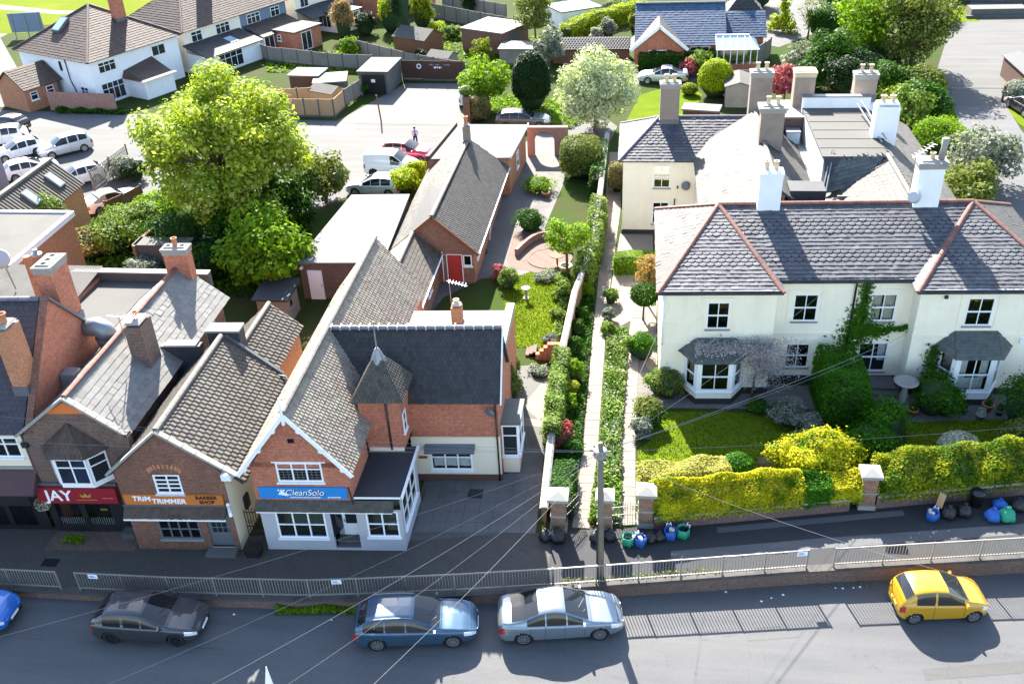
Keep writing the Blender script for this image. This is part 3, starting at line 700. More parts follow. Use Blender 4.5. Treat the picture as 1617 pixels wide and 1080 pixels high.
# ---- brick shop with the blue sign board
d = thing('corner_shop', 'red brick gabled shop with bright blue sign board and small corner turret', 'shop', (-13, 28.7, 0), shear=SH)
yf = 28.72
wall(d, 'gable_wall', (-15.05, yf), X1, 4.05, 2.2, 4.5, 'brick_red', [(1.08, 2.96, 3.76, 4.74)], (1.93, 7.2))
window(d, (-13.03, yf, 3.76), X1, 1.88, .98, 3, 1, 'top', lead=True)
MB().box(-14.1, -11.9, yf-.03, yf+.02, 4.745, 4.80).build('lintel', 'white_paint', d)
MB().box(-13.25, -13.0, yf-.02, yf+.01, 5.75, 5.95).build('air_vent', 'void', d)
wall(d, 'side_wall', (-11.0, yf), YP, 14.9, 0, 4.6, 'brick_red'); wall(d, 'side_wall', (-15.05, yf+14.9), YM, 14.9, 0, 4.6, 'cream_paint'); wall(d, 'rear_wall', (-11.0, yf+14.9), XM, 4.05, 0, 4.5, 'brick_red', (), (2.1, 7.2))
rw = slope(d, [(-15.52, 43.75, 4.29), (-15.52, 28.42, 4.29), (-13.12, 28.42, 7.4), (-13.12, 43.75, 7.4)], 'tile_pink', .24, .2, 'flat', seed=2)  # left eave drawn out toward the barber's roof, added to stop sun passing between
re_ = slope(d, [(-10.82, 28.42, 4.42), (-10.82, 43.75, 4.42), (-13.12, 43.75, 7.4), (-13.12, 28.42, 7.4)], 'tile_pink', .20, .19, 'pan', seed=3)
ridge(re_, (-13.12, 28.42, 7.42), (-13.12, 43.75, 7.42), 'ridge_grey', .13, .42)
boards(d, (-13.12, 7.30), (-15.46, 4.28), (-10.78, 4.28), 28.40)
for s_ in (-1, 1):
    for k in range(3): q = (k+.7)/3.1; MB().cone((-13.12+s_*2.3*q, 28.36, 7.24-2.98*q), (-13.12+s_*2.3*q, 28.45, 7.24-2.98*q), .115, .115, 12).build('bargeboard_roundel', 'white_paint', d)
MB().tube([(-13.12, 28.38, 6.9), (-13.12, 28.38, 7.5), (-13.12, 28.38, 8.15)], [.07, .06, .015], 8).build('finial', 'white_paint', d)
# sign and tiled canopy
sg = MB().box(-14.86, -11.2, yf-.07, yf-.005, 2.90, 3.50).build('sign_board', 'sign_blue', d)
text(sg, 'CleanSolo', (-12.95, yf-.07, 3.22), X1, .42, 'letter_black', .25, .95, 'lettering_shadow', .012, .008)
text(sg, 'CleanSolo', (-12.97, yf-.07, 3.235), X1, .42, 'letter_white', .25, .95, 'lettering', 0, .018)
text(sg, 'o', (-12.42, yf-.07, 3.225), X1, .2, 'letter_pink', .25, 1, 'lettering', .006, .024)
MB((-13.85, yf-.08, 3.2), X1).poly([(-.22, .012, -.06), (.16, .012, -.13), (.24, .012, -.05), (.05, .012, .05), (.02, .012, .16), (-.12, .012, .1)]).build('shoe_emblem', 'letter_white', sg)
for k in range(3): MB((-14.02+k*.11, yf-.08, 3.37), X1).cone((0, .010, 0), (0, .014, 0), .045, .045, 10).build('emblem_bubble', 'letter_white', sg)
print_line(sg, (-12.95, yf-.07, 2.985), X1, 1.3, .06, 'letter_white', seed=1)
print_line(sg, (-11.75, yf-.07, 3.0), X1, .55, .06, 'letter_white', seed=2)
cn = slope(d, [(-15.12, yf-.28, 2.40), (-9.35, yf-.28, 2.40), (-9.35, yf-.005, 2.78), (-15.12, yf-.005, 2.78)], 'tile_brown', .16, .2, 'flat', 'canopy', th=.02, thick=.06)
MB().box(-15.1, -9.4, yf-.26, yf-.21, 2.27, 2.36).build('canopy_fascia', 'white_paint', d)
MB().bar((-11.1, yf-.1, 3.55), (-11.0, yf-.1, 2.6), .04).build('sign_bracket', 'black_paint', d)
# shop front below
holes = [(.62, 2.72, .70, 2.15), (2.95, 4.05, .12, 2.15), (4.45, 5.8, .80, 2.2)]
wall(d, 'shop_front', (-15.05, yf-.02), X1, 5.95, 0, 2.3, 'grey_render', holes, reveal=.14)
window(d, (-13.38, yf-.02, .70), X1, 2.1, 1.45, 3, 2, 'grid', name='shop_window', room='shop_interior')
window(d, (-9.925, yf-.02, .80), X1, 1.35, 1.4, 2, 2, 'grid', name='shop_window', room='shop_interior')
dr = MB().box(-11.85, -11.05, yf+.62, yf+.67, .3, 2.1).build('door', 'white_paint', d)
MB().poly([(-11.72, yf+.61, .95), (-11.18, yf+.61, .95), (-11.18, yf+.61, 1.95), (-11.72, yf+.61, 1.95)]).build('pane', 'glass_far', dr)
MB().box(-11.78, -11.74, yf+.56, yf+.62, 1.05, 1.2).build('door_handle', 'alloy', dr)
ob = MB().poly([(-12.1, yf+.0, .72), (-11.85, yf+.62, .72), (-11.85, yf+.62, 2.05), (-12.1, yf, 2.05)]).build('angled_pane', 'glass_far', d)
MB().poly([(-12.1, yf+.12, 0), (-11.0, yf+.12, 0), (-11.0, yf+.68, 0), (-12.1, yf+.68, 0)]).poly([(-11.0, yf+.1, .0), (-11.0, yf+.7, .0), (-11.0, yf+.7, 2.2), (-11.0, yf+.1, 2.2)]).poly([(-12.1, yf+.68, 0), (-11, yf+.68, 0), (-11, yf+.68, 2.2), (-12.1, yf+.68, 2.2)]).build('porch_lining', 'grey_render', d)
for k in range(2): MB().box(-12.08, -11.02, yf+.02+.28*k, yf+.6, .02+.13*k, .13+.13*k).build('step', 'slab_grey', d)
wall(d, 'side_wall', (-9.1, yf-.02), YP, 3.2, 0, 2.95, 'grey_render', [(.35, 2.75, .85, 2.5)])
window(d, (-9.1, yf+1.53, .85), YP, 2.4, 1.65, 3, 2, 'grid', name='shop_window', room='shop_interior')
wall(d, 'rear_wall', (-9.1, yf+3.18), XM, 1.9, 0, 2.95, 'brick_red')
MB().box(-11.0, -8.98, yf-.06, yf+3.3, 2.9, 3.0).build('flat_roof', 'felt_dark', d)
MB().box(-9.02, -8.93, yf-.06, yf+3.3, 2.92, 3.03).build('roof_edge', 'white_paint', d); MB().box(-10.95, -9.03, yf-.09, yf-.065, 2.93, 3.02).build('roof_edge', 'white_paint', d)
# turret
ty = 31.72
for (o_, u_, L_) in (((-11.25, ty), X1, 1.75), ((-9.5, ty), YP, 1.75), ((-9.5, ty+1.75), XM, 1.75), ((-11.25, ty+1.75), YM, 1.75)): wall(d, 'turret_wall', o_, u_, L_, 2.95, 5.75, 'brick_red')
tw_ = [(-11.45, ty-.2, 5.7), (-9.3, ty-.2, 5.7), (-9.3, ty+1.95, 5.7), (-11.45, ty+1.95, 5.7)]; ta = (-10.38, ty+.88, 7.55)
for k in range(4): slope(d, [tw_[k], tw_[(k+1) % 4], ta], 'tile_brown', .17, .17, 'pan', 'turret_roof', seed=20+k, thick=.05)
MB().lathe([(.34, -.48), (.2, -.1), (.12, .1), (.05, .18)], ta, 8).build('turret_cap', 'zinc', d)
MB().tube([ta, (ta[0], ta[1], 8.35), (ta[0], ta[1], 9.0)], [.045, .035, .01], 8).build('finial', 'zinc', d)
pipe(d, [(-10.05, ty-.06, 5.6), (-10.02, ty-.06, 3.1)], .045); pipe(d, [(-11.0, yf+2.6, 4.4), (-10.93, yf+2.6, 3.0)], .04)
MB().box(-11.26, -9.49, ty-.05, ty+.02, 3.0, 3.18).build('dentil_course', 'cream_paint', d)
window(d, (-9.5, ty+.5, 3.75), YP, .5, 1.0, 1, 2, 'sash', deep=False)
# side wing: brick above, cream below
wy = 33.35
wall(d, 'wing_wall', (-9.55, wy), X1, 3.95, 2.45, 4.62, 'brick_red'); wall(d, 'wing_wall', (-9.62, wy-.04), X1, 4.05, .36, 2.46, 'cream_paint', [(.82, 2.72, .62, 1.72)])
MB().box(-9.62, -5.57, wy-.04, wy+.1, 2.45, 2.50).build('string_course', 'cream_paint', d)
MB().box(-9.62, -5.55, wy-.075, wy+.1, 0, .36).build('plinth', 'plinth_brown', d)
window(d, (-7.85, wy-.04, .62), X1, 1.9, 1.1, 3, 1, 'top', curtain=('curtain_white', [(.05, .95, .05, .55)]))
hd = MB().hexa([(-9.0, wy-.42, 1.82), (-6.72, wy-.42, 1.82), (-6.72, wy-.04, 2.0), (-9.0, wy-.04, 2.0), (-9.0, wy-.42, 1.86), (-6.72, wy-.42, 1.86), (-6.72, wy-.04, 2.12), (-9.0, wy-.04, 2.12)]).build('window_hood', 'lead', d)
MB().box(-9.35, -8.95, wy-.06, wy-.04, 1.28, 1.42).build('name_plate', 'wood_brown', d)
wall(d, 'wing_gable', (-5.6, wy), YP, 3.0, 0, 4.6, 'brick_red', (), (1.5, 7.2)); wall(d, 'wing_rear', (-5.6, wy+3), XM, 5.4, 0, 4.6, 'brick_red')
ws = slope(d, [(-11.6, wy-.22, 4.5), (-5.45, wy-.22, 4.5), (-5.45, wy+1.5, 7.3), (-13.05, wy+1.5, 7.3)], 'tile_dark', .2, .19, 'flat', seed=5)
slope(d, [(-5.45, wy+3.2, 4.5), (-11.6, wy+3.2, 4.5), (-13.05, wy+1.5, 7.3), (-5.45, wy+1.5, 7.3)], 'tile_pink', .24, .24, 'flat', seed=6)
ridge(ws, (-13.0, wy+1.5, 7.32), (-5.45, wy+1.5, 7.32), 'ridge_blue', .13, .42)
for k in range(18): MB().box(-12.95+k*.42-.03, -12.95+k*.42+.03, wy+1.34, wy+1.66, 7.30, 7.475).build('ridge_joint', 'mortar', ws)
MB().bar((-5.42, wy-.25, 4.42), (-5.42, wy+1.5, 7.24), .05, .2).build('bargeboard', 'white_paint', d)
MB().cone((-5.95, wy-.32, 4.0), (-5.9, wy-.22, 4.05), .24, .2, 14).build('satellite_dish', 'satdish_dark', d)
pipe(d, [(-5.7, wy-.06, 4.4), (-5.68, wy-.1, 0)], .04)
# glazed side porch
for o_, u_, L_ in (((-5.58, wy+.55), X1, .75), ((-4.83, wy+.55), YP, 1.7)):
    wall(d, 'porch_wall', o_, u_, L_, 0, 1.0, 'cream_paint'); 
    c0 = Vector((o_[0], o_[1], 1.0))+Vector(u_)*(L_/2); window(d, c0, u_, L_, 1.75, 1 if L_ < 1 else 2, 2, 'top', deep=False, name='porch_window')
    MB((c0.x, c0.y, 0), u_).box(-L_/2, L_/2, -.04, .004, 1.0, 2.8).build('porch_frame', 'white_paint', d)
MB().box(-5.6, -4.7, wy+.45, wy+2.35, 2.8, 2.92).build('porch_roof', 'slate_green', d)
# flat roofed rear part
for o_, u_, L_ in (((-5.75, wy+3), YP, 4.9), ((-5.75, wy+7.9), XM, 5.5), ((-11.2, wy+7.9), YM, 4.9)): wall(d, 'rear_wall', o_, u_, L_, 0, 4.45, 'brick_red')
MB().box(-11.1, -6.12, wy+2.9, wy+7.8, 4.4, 4.5).build('flat_roof', 'felt_white', d)
MB().box(-6.12, -5.72, wy+2.9, wy+7.95, 4.4, 4.85).build('parapet', 'stone_cap', d)
chimney(d, -8.3, wy+6.1, 4.4, 5.75, .5, .5, 'brick_orange', 'mortar', 1, 'pot_cream', False, pot_h=.22, flue=False)
ae = MB().tube([(-8.6, wy+6.5, 4.5), (-8.65, wy+6.5, 7.0)], .018, 6).build('aerial', 'galvanised', d)
MB().bar((-8.75, wy+6.45, 6.95), (-7.75, wy+6.35, 6.7), .03).build('aerial_boom', 'white_paint', ae)
for k in range(6): MB().bar((-8.6+k*.15, wy+6.25, 6.93-k*.04), (-8.6+k*.15, wy+6.6, 6.93-k*.04), .02).build('aerial_rod', 'white_paint', ae)
# ---- barber's shop
c = thing('barber_shop', 'old brick gabled barber shop with long orange sign and tiled canopy', 'shop', (-18.5, 28.6, 0), shear=SH)
yf = 28.63
wall(c, 'gable_wall', (-20.72, yf), X1, 4.52, 0, 4.3, 'brick_old', [(1.57, 2.69, 3.16, 4.14), (1.15, 2.95, .62, 1.72), (3.28, 4.28, .2, 2.0)], (2.25, 6.25))
window(c, (-18.59, yf, 3.16), X1, 1.12, .98, 2, 4, 'grid')
ar = [(-19.35+.18*k) for k in range(9)]
for k in range(11):
    t = pi*(k+.5)/11; x0 = -18.59-.62*cos(t); z0 = 4.22+.28*sin(t); MB((x0, yf, z0), X1).bar((0, .008, -.02), (-.16*cos(t)*.6, .008, .2), .1, .025, up=(0, 1, 0)).build('arch_brick', 'brick_orange', c)
sw = window(c, (-18.67, yf, .62), X1, 1.8, 1.1, 4, 2, 'grid', 'grey_paint', name='shop_window', sill='stone_cap')
dr = MB().box(-17.44, -16.44, yf+.08, yf+.13, .2, 2.0).build('door', 'grey_paint', c)
for i in range(3):
    for j in range(3): MB().poly([(-17.28+i*.23, yf+.075, .95+j*.3), (-17.09+i*.23, yf+.075, .95+j*.3), (-17.09+i*.23, yf+.075, 1.2+j*.3), (-17.28+i*.23, yf+.075, 1.2+j*.3)]).build('pane', 'glass_far', dr)
MB().box(-16.56, -16.50, yf+.03, yf+.08, 1.0, 1.18).build('door_handle', 'alloy', dr)
MB().box(-17.6, -16.3, yf-.5, yf+.02, 0, .16).build('step', 'slab_grey', c); MB().box(-17.44, -16.44, yf-.03, yf+.08, .16, .2).build('threshold', 'stone_cap', c)
sg = MB().box(-20.62, -16.42, yf-.09, yf-.005, 2.60, 3.14).build('sign_board', 'sign_orange', c)
text(sg, 'TRiM', (-19.86, yf-.09, 2.93), X1, .34, 'letter_white', .08, 1.05, 'lettering', .012, .012); text(sg, 'TRiMMER', (-18.72, yf-.09, 2.80), X1, .34, 'letter_white', .08, 1.05, 'lettering', .012, .012)
text(sg, 'BARBER', (-17.1, yf-.09, 3.0), X1, .25, 'letter_black', 0, 1.05, 'lettering', .006, .012); text(sg, 'SHOP', (-17.1, yf-.09, 2.76), X1, .25, 'letter_black', 0, 1.05, 'lettering', .006, .012)
slope(c, [(-20.75, yf-.34, 2.06), (-16.38, yf-.34, 2.06), (-16.38, yf-.005, 2.5), (-20.75, yf-.005, 2.5)], 'tile_redbrown', .18, .24, 'flat', 'canopy', th=.02, thick=.06)
MB().box(-20.75, -16.38, yf-.10, yf-.004, 2.5, 2.59).build('canopy_flashing', 'lead', c); MB().box(-20.75, -16.38, yf-.37, yf-.33, 1.95, 2.06).build('canopy_fascia', 'white_paint', c)
bp = MB().lathe([(.06, -.36), (.09, -.32), (.09, -.28), (.075, -.27), (.075, .27), (.09, .28), (.09, .32), (.06, .36)], (-16.2, yf-.16, 2.42), 12).build('barber_pole', 'letter_white', c, True)
for k, mt in enumerate(('sign_blue', 'sign_red', 'sign_blue', 'sign_red')):
    pts = [(-16.2+.079*cos(a_), yf-.16+.079*sin(a_), 2.18+k*.12+.12*a_/pi) for a_ in np.linspace(0, 2*pi, 14)]; MB().tube(pts, .012, 5).build('pole_stripe', mt, bp)
wall(c, 'side_wall', (-16.2, yf), YP, 7.2, 0, 4.3, 'cream_paint'); wall(c, 'side_wall', (-20.72, yf+7.2), YM, 7.2, 0, 4.3, 'brick_old'); wall(c, 'rear_wall', (-16.2, yf+7.2), XM, 4.52, 0, 4.3, 'brick_old', (), (2.27, 6.25))
mb_ = MB().box(-16.19, -16.08, yf+1.1, yf+1.5, 1.3, 1.95).build('meter_box', 'black_paint', c)
slope(c, [(-20.98, yf+7.1, 4.18), (-20.98, yf+.02, 4.18), (-18.46, yf+.02, 6.4), (-18.46, yf+7.1, 6.4)], 'tile_brown', .3, .27, 'pan', seed=7)
rb = slope(c, [(-15.38, yf+.02, 3.74), (-15.38, yf+7.1, 3.74), (-18.46, yf+7.1, 6.4), (-18.46, yf+.02, 6.4)], 'tile_brown', .27, .25, 'pan', seed=8, single=300, th=.035)  # extra eave length added over the alley to block sunlight onto the road
ridge(rb, (-18.46, yf, 6.4), (-18.46, yf+7.1, 6.4), 'ridge_grey', .13, .45)
for e in (-21.0, -15.6):
    n_ = 6
    for k in range(n_): a_ = (e+(-18.46-e)*k/n_, 4.22+(6.42-4.22)*k/n_); b_ = (e+(-18.46-e)*(k+.97)/n_, 4.22+(6.42-4.22)*(k+.97)/n_); MB().bar((a_[0], yf-.06, a_[1]), (b_[0], yf-.06, b_[1]), .26, .1).build('coping_stone', 'stone_cap', c)
MB().box(-16.2, -15.8, yf-.2, yf+.12, 4.0, 4.3).build('kneeler', 'white_paint', c)
boxpart(c, 'parapet', 'felt_dark', -21.3, -19.35, yf+6.6, yf+7.0, 4.5, 6.15); boxpart(c, 'parapet_coping', 'stone_cap', -21.0, -19.5, yf+6.55, yf+7.05, 6.15, 6.24)
boxpart(c, 'chimney_stump', 'felt_dark', -19.2, -17.7, yf+7.25, yf+7.9, 4.5, 6.5); boxpart(c, 'stump_coping', 'stone_cap', -19.25, -17.65, yf+7.2, yf+7.95, 6.5, 6.6)
MB().bar((-18.3, yf+7.15, 6.42), (-15.95, yf+7.15, 4.3), .16, .1).build('lead_verge', 'lead', c)
pp = pipe(c, [(-16.1, yf+6.9, 4.35), (-15.75, yf+6.9, 4.3), (-15.72, yf+6.6, 3.9), (-15.9, yf+6.3, 3.2)], .06, 'galvanised', 'soil_pipe')
y2 = yf+7.95
wall(c, 'rear_side_wall', (-16.95, y2), YP, 4.4, 0, 3.75, 'brick_orange'); wall(c, 'rear_side_wall', (-19.6, y2+4.4), YM, 4.4, 0, 3.75, 'brick_orange'); wall(c, 'rear_gable', (-16.95, y2+4.4), XM, 2.65, 0, 3.75, 'brick_orange', (), (1.3, 4.9))
slope(c, [(-19.8, y2+4.5, 3.7), (-19.8, y2-.1, 3.7), (-18.25, y2-.1, 5.05), (-18.25, y2+4.5, 5.05)], 'tile_brown', .3, .27, 'pan', seed=9)
rb2 = slope(c, [(-16.72, y2-.1, 3.7), (-16.72, y2+4.5, 3.7), (-18.25, y2+4.5, 5.05), (-18.25, y2-.1, 5.05)], 'tile_brown', .3, .27, 'pan', seed=10, th=.035)
ridge(rb2, (-18.25, y2-.1, 5.06), (-18.25, y2+4.5, 5.06), 'ridge_grey', .12, .45)
# ---- shop with the red sign
b = thing('red_sign_shop', 'narrow brick shop with dark red sign and projecting white bay window', 'shop', (-23, 29.7, 0), shear=SH)
yf = 29.67
wall(b, 'gable_wall', (-24.95, yf), X1, 4.25, 1.6, 5.4, 'brick_dark', (), (2.4, 7.15))
MB((-22.6, yf-.004, 0), X1).poly([(-.95, .006, 6.45), (.75, .006, 6.45), (-.02, .006, 7.02)]).build('gable_panel', 'sign_orange_deep', b)
wall(b, 'side_wall', (-20.72, yf), YP, 11.4, 0, 5.4, 'brick_old'); wall(b, 'side_wall', (-24.95, yf+11.4), YM, 11.4, 0, 5.4, 'brick_old'); wall(b, 'rear_gable', (-20.72, yf+11.4), XM, 4.23, 0, 5.4, 'brick_old', (), (2.0, 7.1))
slope(b, [(-25.0, yf+11.5, 5.3), (-25.0, yf+.02, 5.3), (-22.5, yf+.02, 7.25), (-22.5, yf+11.5, 7.25)], 'slate_pale', .3, .42, seed=11)
rj = slope(b, [(-20.3, yf+.02, 5.35), (-20.3, yf+11.5, 5.35), (-22.5, yf+11.5, 7.25), (-22.5, yf+.02, 7.25)], 'slate_pale', .30, .42, seed=12, single=300, th=.018)
ridge(rj, (-22.5, yf, 7.27), (-22.5, yf+11.5, 7.27), 'ridge_red', .12, .38)
for e in (-25.05, -20.25):
    for k in range(6): a_ = (e+(-22.5-e)*k/6, 5.38+(7.3-5.38)*k/6); b_ = (e+(-22.5-e)*(k+.97)/6, 5.38+(7.3-5.38)*(k+.97)/6); MB().bar((a_[0], yf-.06, a_[1]), (b_[0], yf-.06, b_[1]), .28, .1).build('coping_stone', 'stone_cap', b)
boxpart(b, 'kneeler', 'brick_dark', -20.8, -20.25, yf-.2, yf+.14, 4.6, 5.55)
# bay
bx0, bx1, bz0, bz1, pr_ = -24.0, -21.5, 3.2, 4.65, .62
pl = [(bx0, yf), (bx0+.55, yf-pr_), (bx1-.55, yf-pr_), (bx1, yf)]
MB().prism(pl[::-1] if False else pl, bz0-.14, bz0, True).build('bay_base', 'white_paint', b); MB().prism(pl, bz1, bz1+.12, True).build('bay_head', 'white_paint', b)
for (p0, p1), nc in zip(zip(pl, pl[1:]), (1, 2, 1)):
    u = Vector((p1[0]-p0[0], p1[1]-p0[1], 0)); L_ = u.length; mid = (Vector((*p0, 0))+Vector((*p1, 0)))/2
    MB((mid.x, mid.y, 0), u).box(-L_/2+.02, L_/2-.02, -.08, -.002, bz0, bz1).build('bay_wall', 'white_paint', b)
    window(b, (mid.x, mid.y, bz0+.06), u, L_-.04, bz1-bz0-.1, nc, 2, 'top', deep=False, sill=False, name='bay_window')
br_ = [(bx0-.2, yf-.0, bz1+.1), (bx0+.45, yf-pr_-.2, bz1+.1), (bx1-.45, yf-pr_-.2, bz1+.1), (bx1+.2, yf, bz1+.1)]
for k in range(3): slope(b, [br_[k], br_[k+1], (-22.75, yf-.01, 6.0)], 'tile_redbrown', .2, .2, name='bay_roof', seed=30+k, thick=.05)
MB().box(-25.02, -21.5, yf-.10, yf+.3, 2.70, 2.84).build('shop_cornice', 'lead', b)
sg = MB().hexa([(-25.02, yf-.30, 1.9), (-21.5, yf-.30, 1.9), (-21.5, yf-.02, 1.9), (-25.02, yf-.02, 1.9), (-25.02, yf-.26, 2.7), (-21.5, yf-.26, 2.7), (-21.5, yf-.02, 2.7), (-25.02, yf-.02, 2.7)]).build('sign_board', 'sign_red', b)
tl = math.atan2(-.08, .78)
text(sg, 'JAY', (-24.05, yf-.29, 2.3), X1, .78, 'letter_white', .0, 1.0, 'lettering', .018, .012)
cr = MB((-22.85, yf-.285, 2.34), X1); cr.poly([(-.2, .02, -.1), (.2, .02, -.1), (.26, .02, .12), (.1, .02, -.02), (0, .02, .16), (-.1, .02, -.02), (-.26, .02, .12)]); cr.build('crown_emblem', 'letter_gold', sg)
print_line(sg, (-22.85, yf-.295, 2.1), X1, .9, .05, 'letter_gold', seed=3); print_line(sg, (-21.9, yf-.29, 2.2), X1, .5, .05, 'letter_pink', seed=4)
wall(b, 'shop_front', (-24.95, yf-.02), X1, 3.45, 0, 1.85, 'black_paint', [(.25, 1.5, .32, 1.7), (1.6, 2.85, .32, 1.7)])
for k in range(2):
    w_ = window(b, (-24.075+1.35*k, yf-.02, .32), X1, 1.25, 1.38, 1, 1, 'grid', 'black_paint', sill=False, name='shop_window')
    for q in range(11): MB((-24.6+1.35*k+q*.1, yf+.06, .35), X1).box(0, .03, 0, .01, 0, .42).build('window_stripe', 'satdish', w_)
MB((-22.5, yf+.05, 1.25), X1).box(-.16, .16, 0, .01, -.06, .06).build('open_sign', 'letter_gold', b)
MB().poly([(-24.95, yf-1.2, .012), (-20.9, yf-1.2, .012), (-20.9, yf-.02, .012), (-24.95, yf-.02, .012)]).build('doorstep', 'patio_brick', b)
MB().box(-21.75, -21.15, yf-.5, yf-.02, .02, .32).build('planter', 'concrete_dark', b)
chimney(b, -21.35, yf+4.6, 5.3, 8.05, .75, 1.05, 'brick_dark', 'stone_cap', 1, 'terracotta', False, pot_h=.35)
ae = MB().tube([(-21.8, yf+4.1, 7.4), (-21.8, yf+4.1, 8.7)], .018, 6).build('aerial', 'galvanised', b)
MB().bar((-22.3, yf+4.1, 8.65), (-20.9, yf+4.1, 8.55), .03).build('aerial_boom', 'white_paint', ae)
for k in range(7): MB().bar((-21.6+k*.11, yf+3.9, 8.6), (-21.6+k*.11, yf+4.3, 8.6), .018).build('aerial_rod', 'white_paint', ae)
chimney(b, -22.35, yf+11.3, 6.0, 8.25, 1.2, .6, 'brick_red', 'stone_cap', 1, 'terracotta', True, pot_h=.45, flue=True)
window(b, (-20.72, yf+9.6, 3.6), YP, 1.1, 1.2, 2, 1, 'grid', deep=False)
# ducts behind
for nm, lb, (x, y, z), kind in (('extractor_duct', 'round grey steel extractor cowl standing on the flat roof', (-23.7, 34.9, 5.9), 0), ('extractor_vent', 'square grey steel extractor box beside the brick gable', (-24.1, 32.3, 5.0), 1)):
    e = thing(nm, lb, 'extractor', (x, y, z-1.0))
    if kind == 0:
        MB().cone((x, y, z-1.5), (x, y, z+.2), .34, .34, 16).build('duct', 'zinc', e, True); MB().cone((x, y, z+.2), (x, y, z+.75), .34, .46, 16).build('collar', 'lead', e, True)
        MB().tube([(x+.15, y, z+.72), (x+.05, y, z+1.05), (x-.25, y, z+1.25), (x-.75, y-.05, z+1.2)], [.44, .46, .45, .40], 14).build('cowl', 'zinc', e, True)
    else:
        MB().box(x-.35, x+.35, y-.35, y+.35, z-1.2, z+.5).build('duct', 'zinc', e); MB().box(x-.55, x+.55, y-.5, y+.5, z+.5, z+.72, -.06).build('flange', 'lead', e); MB().box(x-.36, x+.36, y-.36, y+.36, z+.72, z+1.45, .06).build('cowl', 'zinc', e)
# low flat roofs between
lk = thing('low_flat_roof', 'low pale flat roofed lean-to behind the red sign shop', 'outbuilding', (-27, 40, 0))
boxpart(lk, 'wall', 'brick_dark', -31, -23.2, 37.2, 44.5, 0, 4.0); boxpart(lk, 'flat_roof', 'felt_grey', -31.1, -23.1, 37.1, 44.6, 4.0, 4.1)
boxpart(lk, 'parapet', 'concrete_dark', -31.1, -23.1, 44.62, 45.0, 3.6, 4.6); boxpart(lk, 'parapet_coping', 'stone_cap', -31.1, -23.1, 44.57, 45.05, 4.6, 4.68)
MB().box(-24.9, -23.2, 31.0, 37.0, 4.4, 4.5).build('gutter_roof', 'felt_dark', lk)
# ---- tall brick building at the left edge
a = thing('end_terrace', 'tall red brick gable end with dark slate roof at the left edge', 'building', (-27, 29.8, 0), shear=SH)
yf = 29.78; gx = -24.95+.45
wall(a, 'front_wall', (-34, yf), X1, 9.5, 3.5, 5.55, 'cream_paint', [(5.2, 6.6, 4.1, 5.15), (7.45, 8.75, 4.1, 5.15)])
for x in (-28.1, -25.9): window(a, (x, yf, 4.1), X1, 1.3, 1.05, 2, 2, 'top')
boxpart(a, 'string_course', 'stone_cap', -34, -24.5, yf-.08, yf+.05, 3.5, 3.62)
MB().hexa([(-34, yf-.7, 2.5), (-24.9, yf-.7, 2.5), (-24.9, yf, 2.5), (-34, yf, 2.5), (-34, yf-.75, 2.62), (-24.9, yf-.75, 2.62), (-24.9, yf, 3.45), (-34, yf, 3.45)]).build('shop_awning', 'awning_purple', a)
wall(a, 'shop_front', (-34, yf-.02), X1, 8.8, 0, 2.5, 'black_paint', [(3.5, 5.2, .15, 2.3), (5.35, 7.0, .15, 2.3), (7.1, 8.3, .15, 2.3)])
for x, w in ((-29.65, 1.7), (-27.825, 1.65), (-26.3, 1.2)): window(a, (x, yf-.02, .15), X1, w, 2.15, 1, 1, 'grid', 'black_paint', sill=False, name='shop_window')
sg = MB().box(-34, -25.2, yf-.72, yf-.55, 2.0, 2.5).build('sign_board', 'black_paint', a); text(sg, 'A', (-27.55, yf-.72, 2.25), X1, .5, 'letter_white', 0, 1, 'lettering', .012, .012)
pipe(a, [(-24.9, yf-.08, 5.4), (-24.85, yf-.08, 2.6), (-24.8, yf-.08, 0)], .05); boxpart(a, 'hopper', 'black_paint', -25.0, -24.72, yf-.22, yf-.02, 4.75, 5.0)
wall(a, 'gable_wall', (-24.5, yf), YP, 7.2, 0, 5.6, 'brick_red', (), (3.6, 9.75)); wall(a, 'rear_wall', (-24.5, yf+7.2), XM, 9.5, 0, 5.6, 'brick_red')
sf = slope(a, [(-34, yf-.2, 5.45), (-24.75, yf-.2, 5.45), (-24.75, yf+3.6, 9.7), (-34, yf+3.6, 9.7)], 'tile_slate_left', .24, .26, seed=13)
slope(a, [(-24.75, yf+7.4, 5.45), (-34, yf+7.4, 5.45), (-34, yf+3.6, 9.7), (-24.75, yf+3.6, 9.7)], 'tile_slate_left', .3, .3, seed=14)
ridge(sf, (-34, yf+3.6, 9.72), (-24.75, yf+3.6, 9.72), 'ridge_blue', .13, .45)
MB().bar((-24.52, yf-.15, 5.5), (-24.52, yf+3.6, 9.82), .3, .1).build('verge_coping', 'brick_old', a); MB().bar((-24.52, yf+7.3, 5.5), (-24.52, yf+3.6, 9.82), .3, .1).build('verge_coping', 'lead', a)
chimney(a, -24.95, yf+1.35, 6.6, 9.75, .6, .95, 'brick_orange', 'stone_cap', 1, 'terracotta', False, pot_h=.45, pot_r=.16)
chimney(a, -25.0, yf+5.3, 7.4, 10.55, .75, 1.3, 'brick_red', 'stone_cap', 0, 'terracotta', True, flue=True)
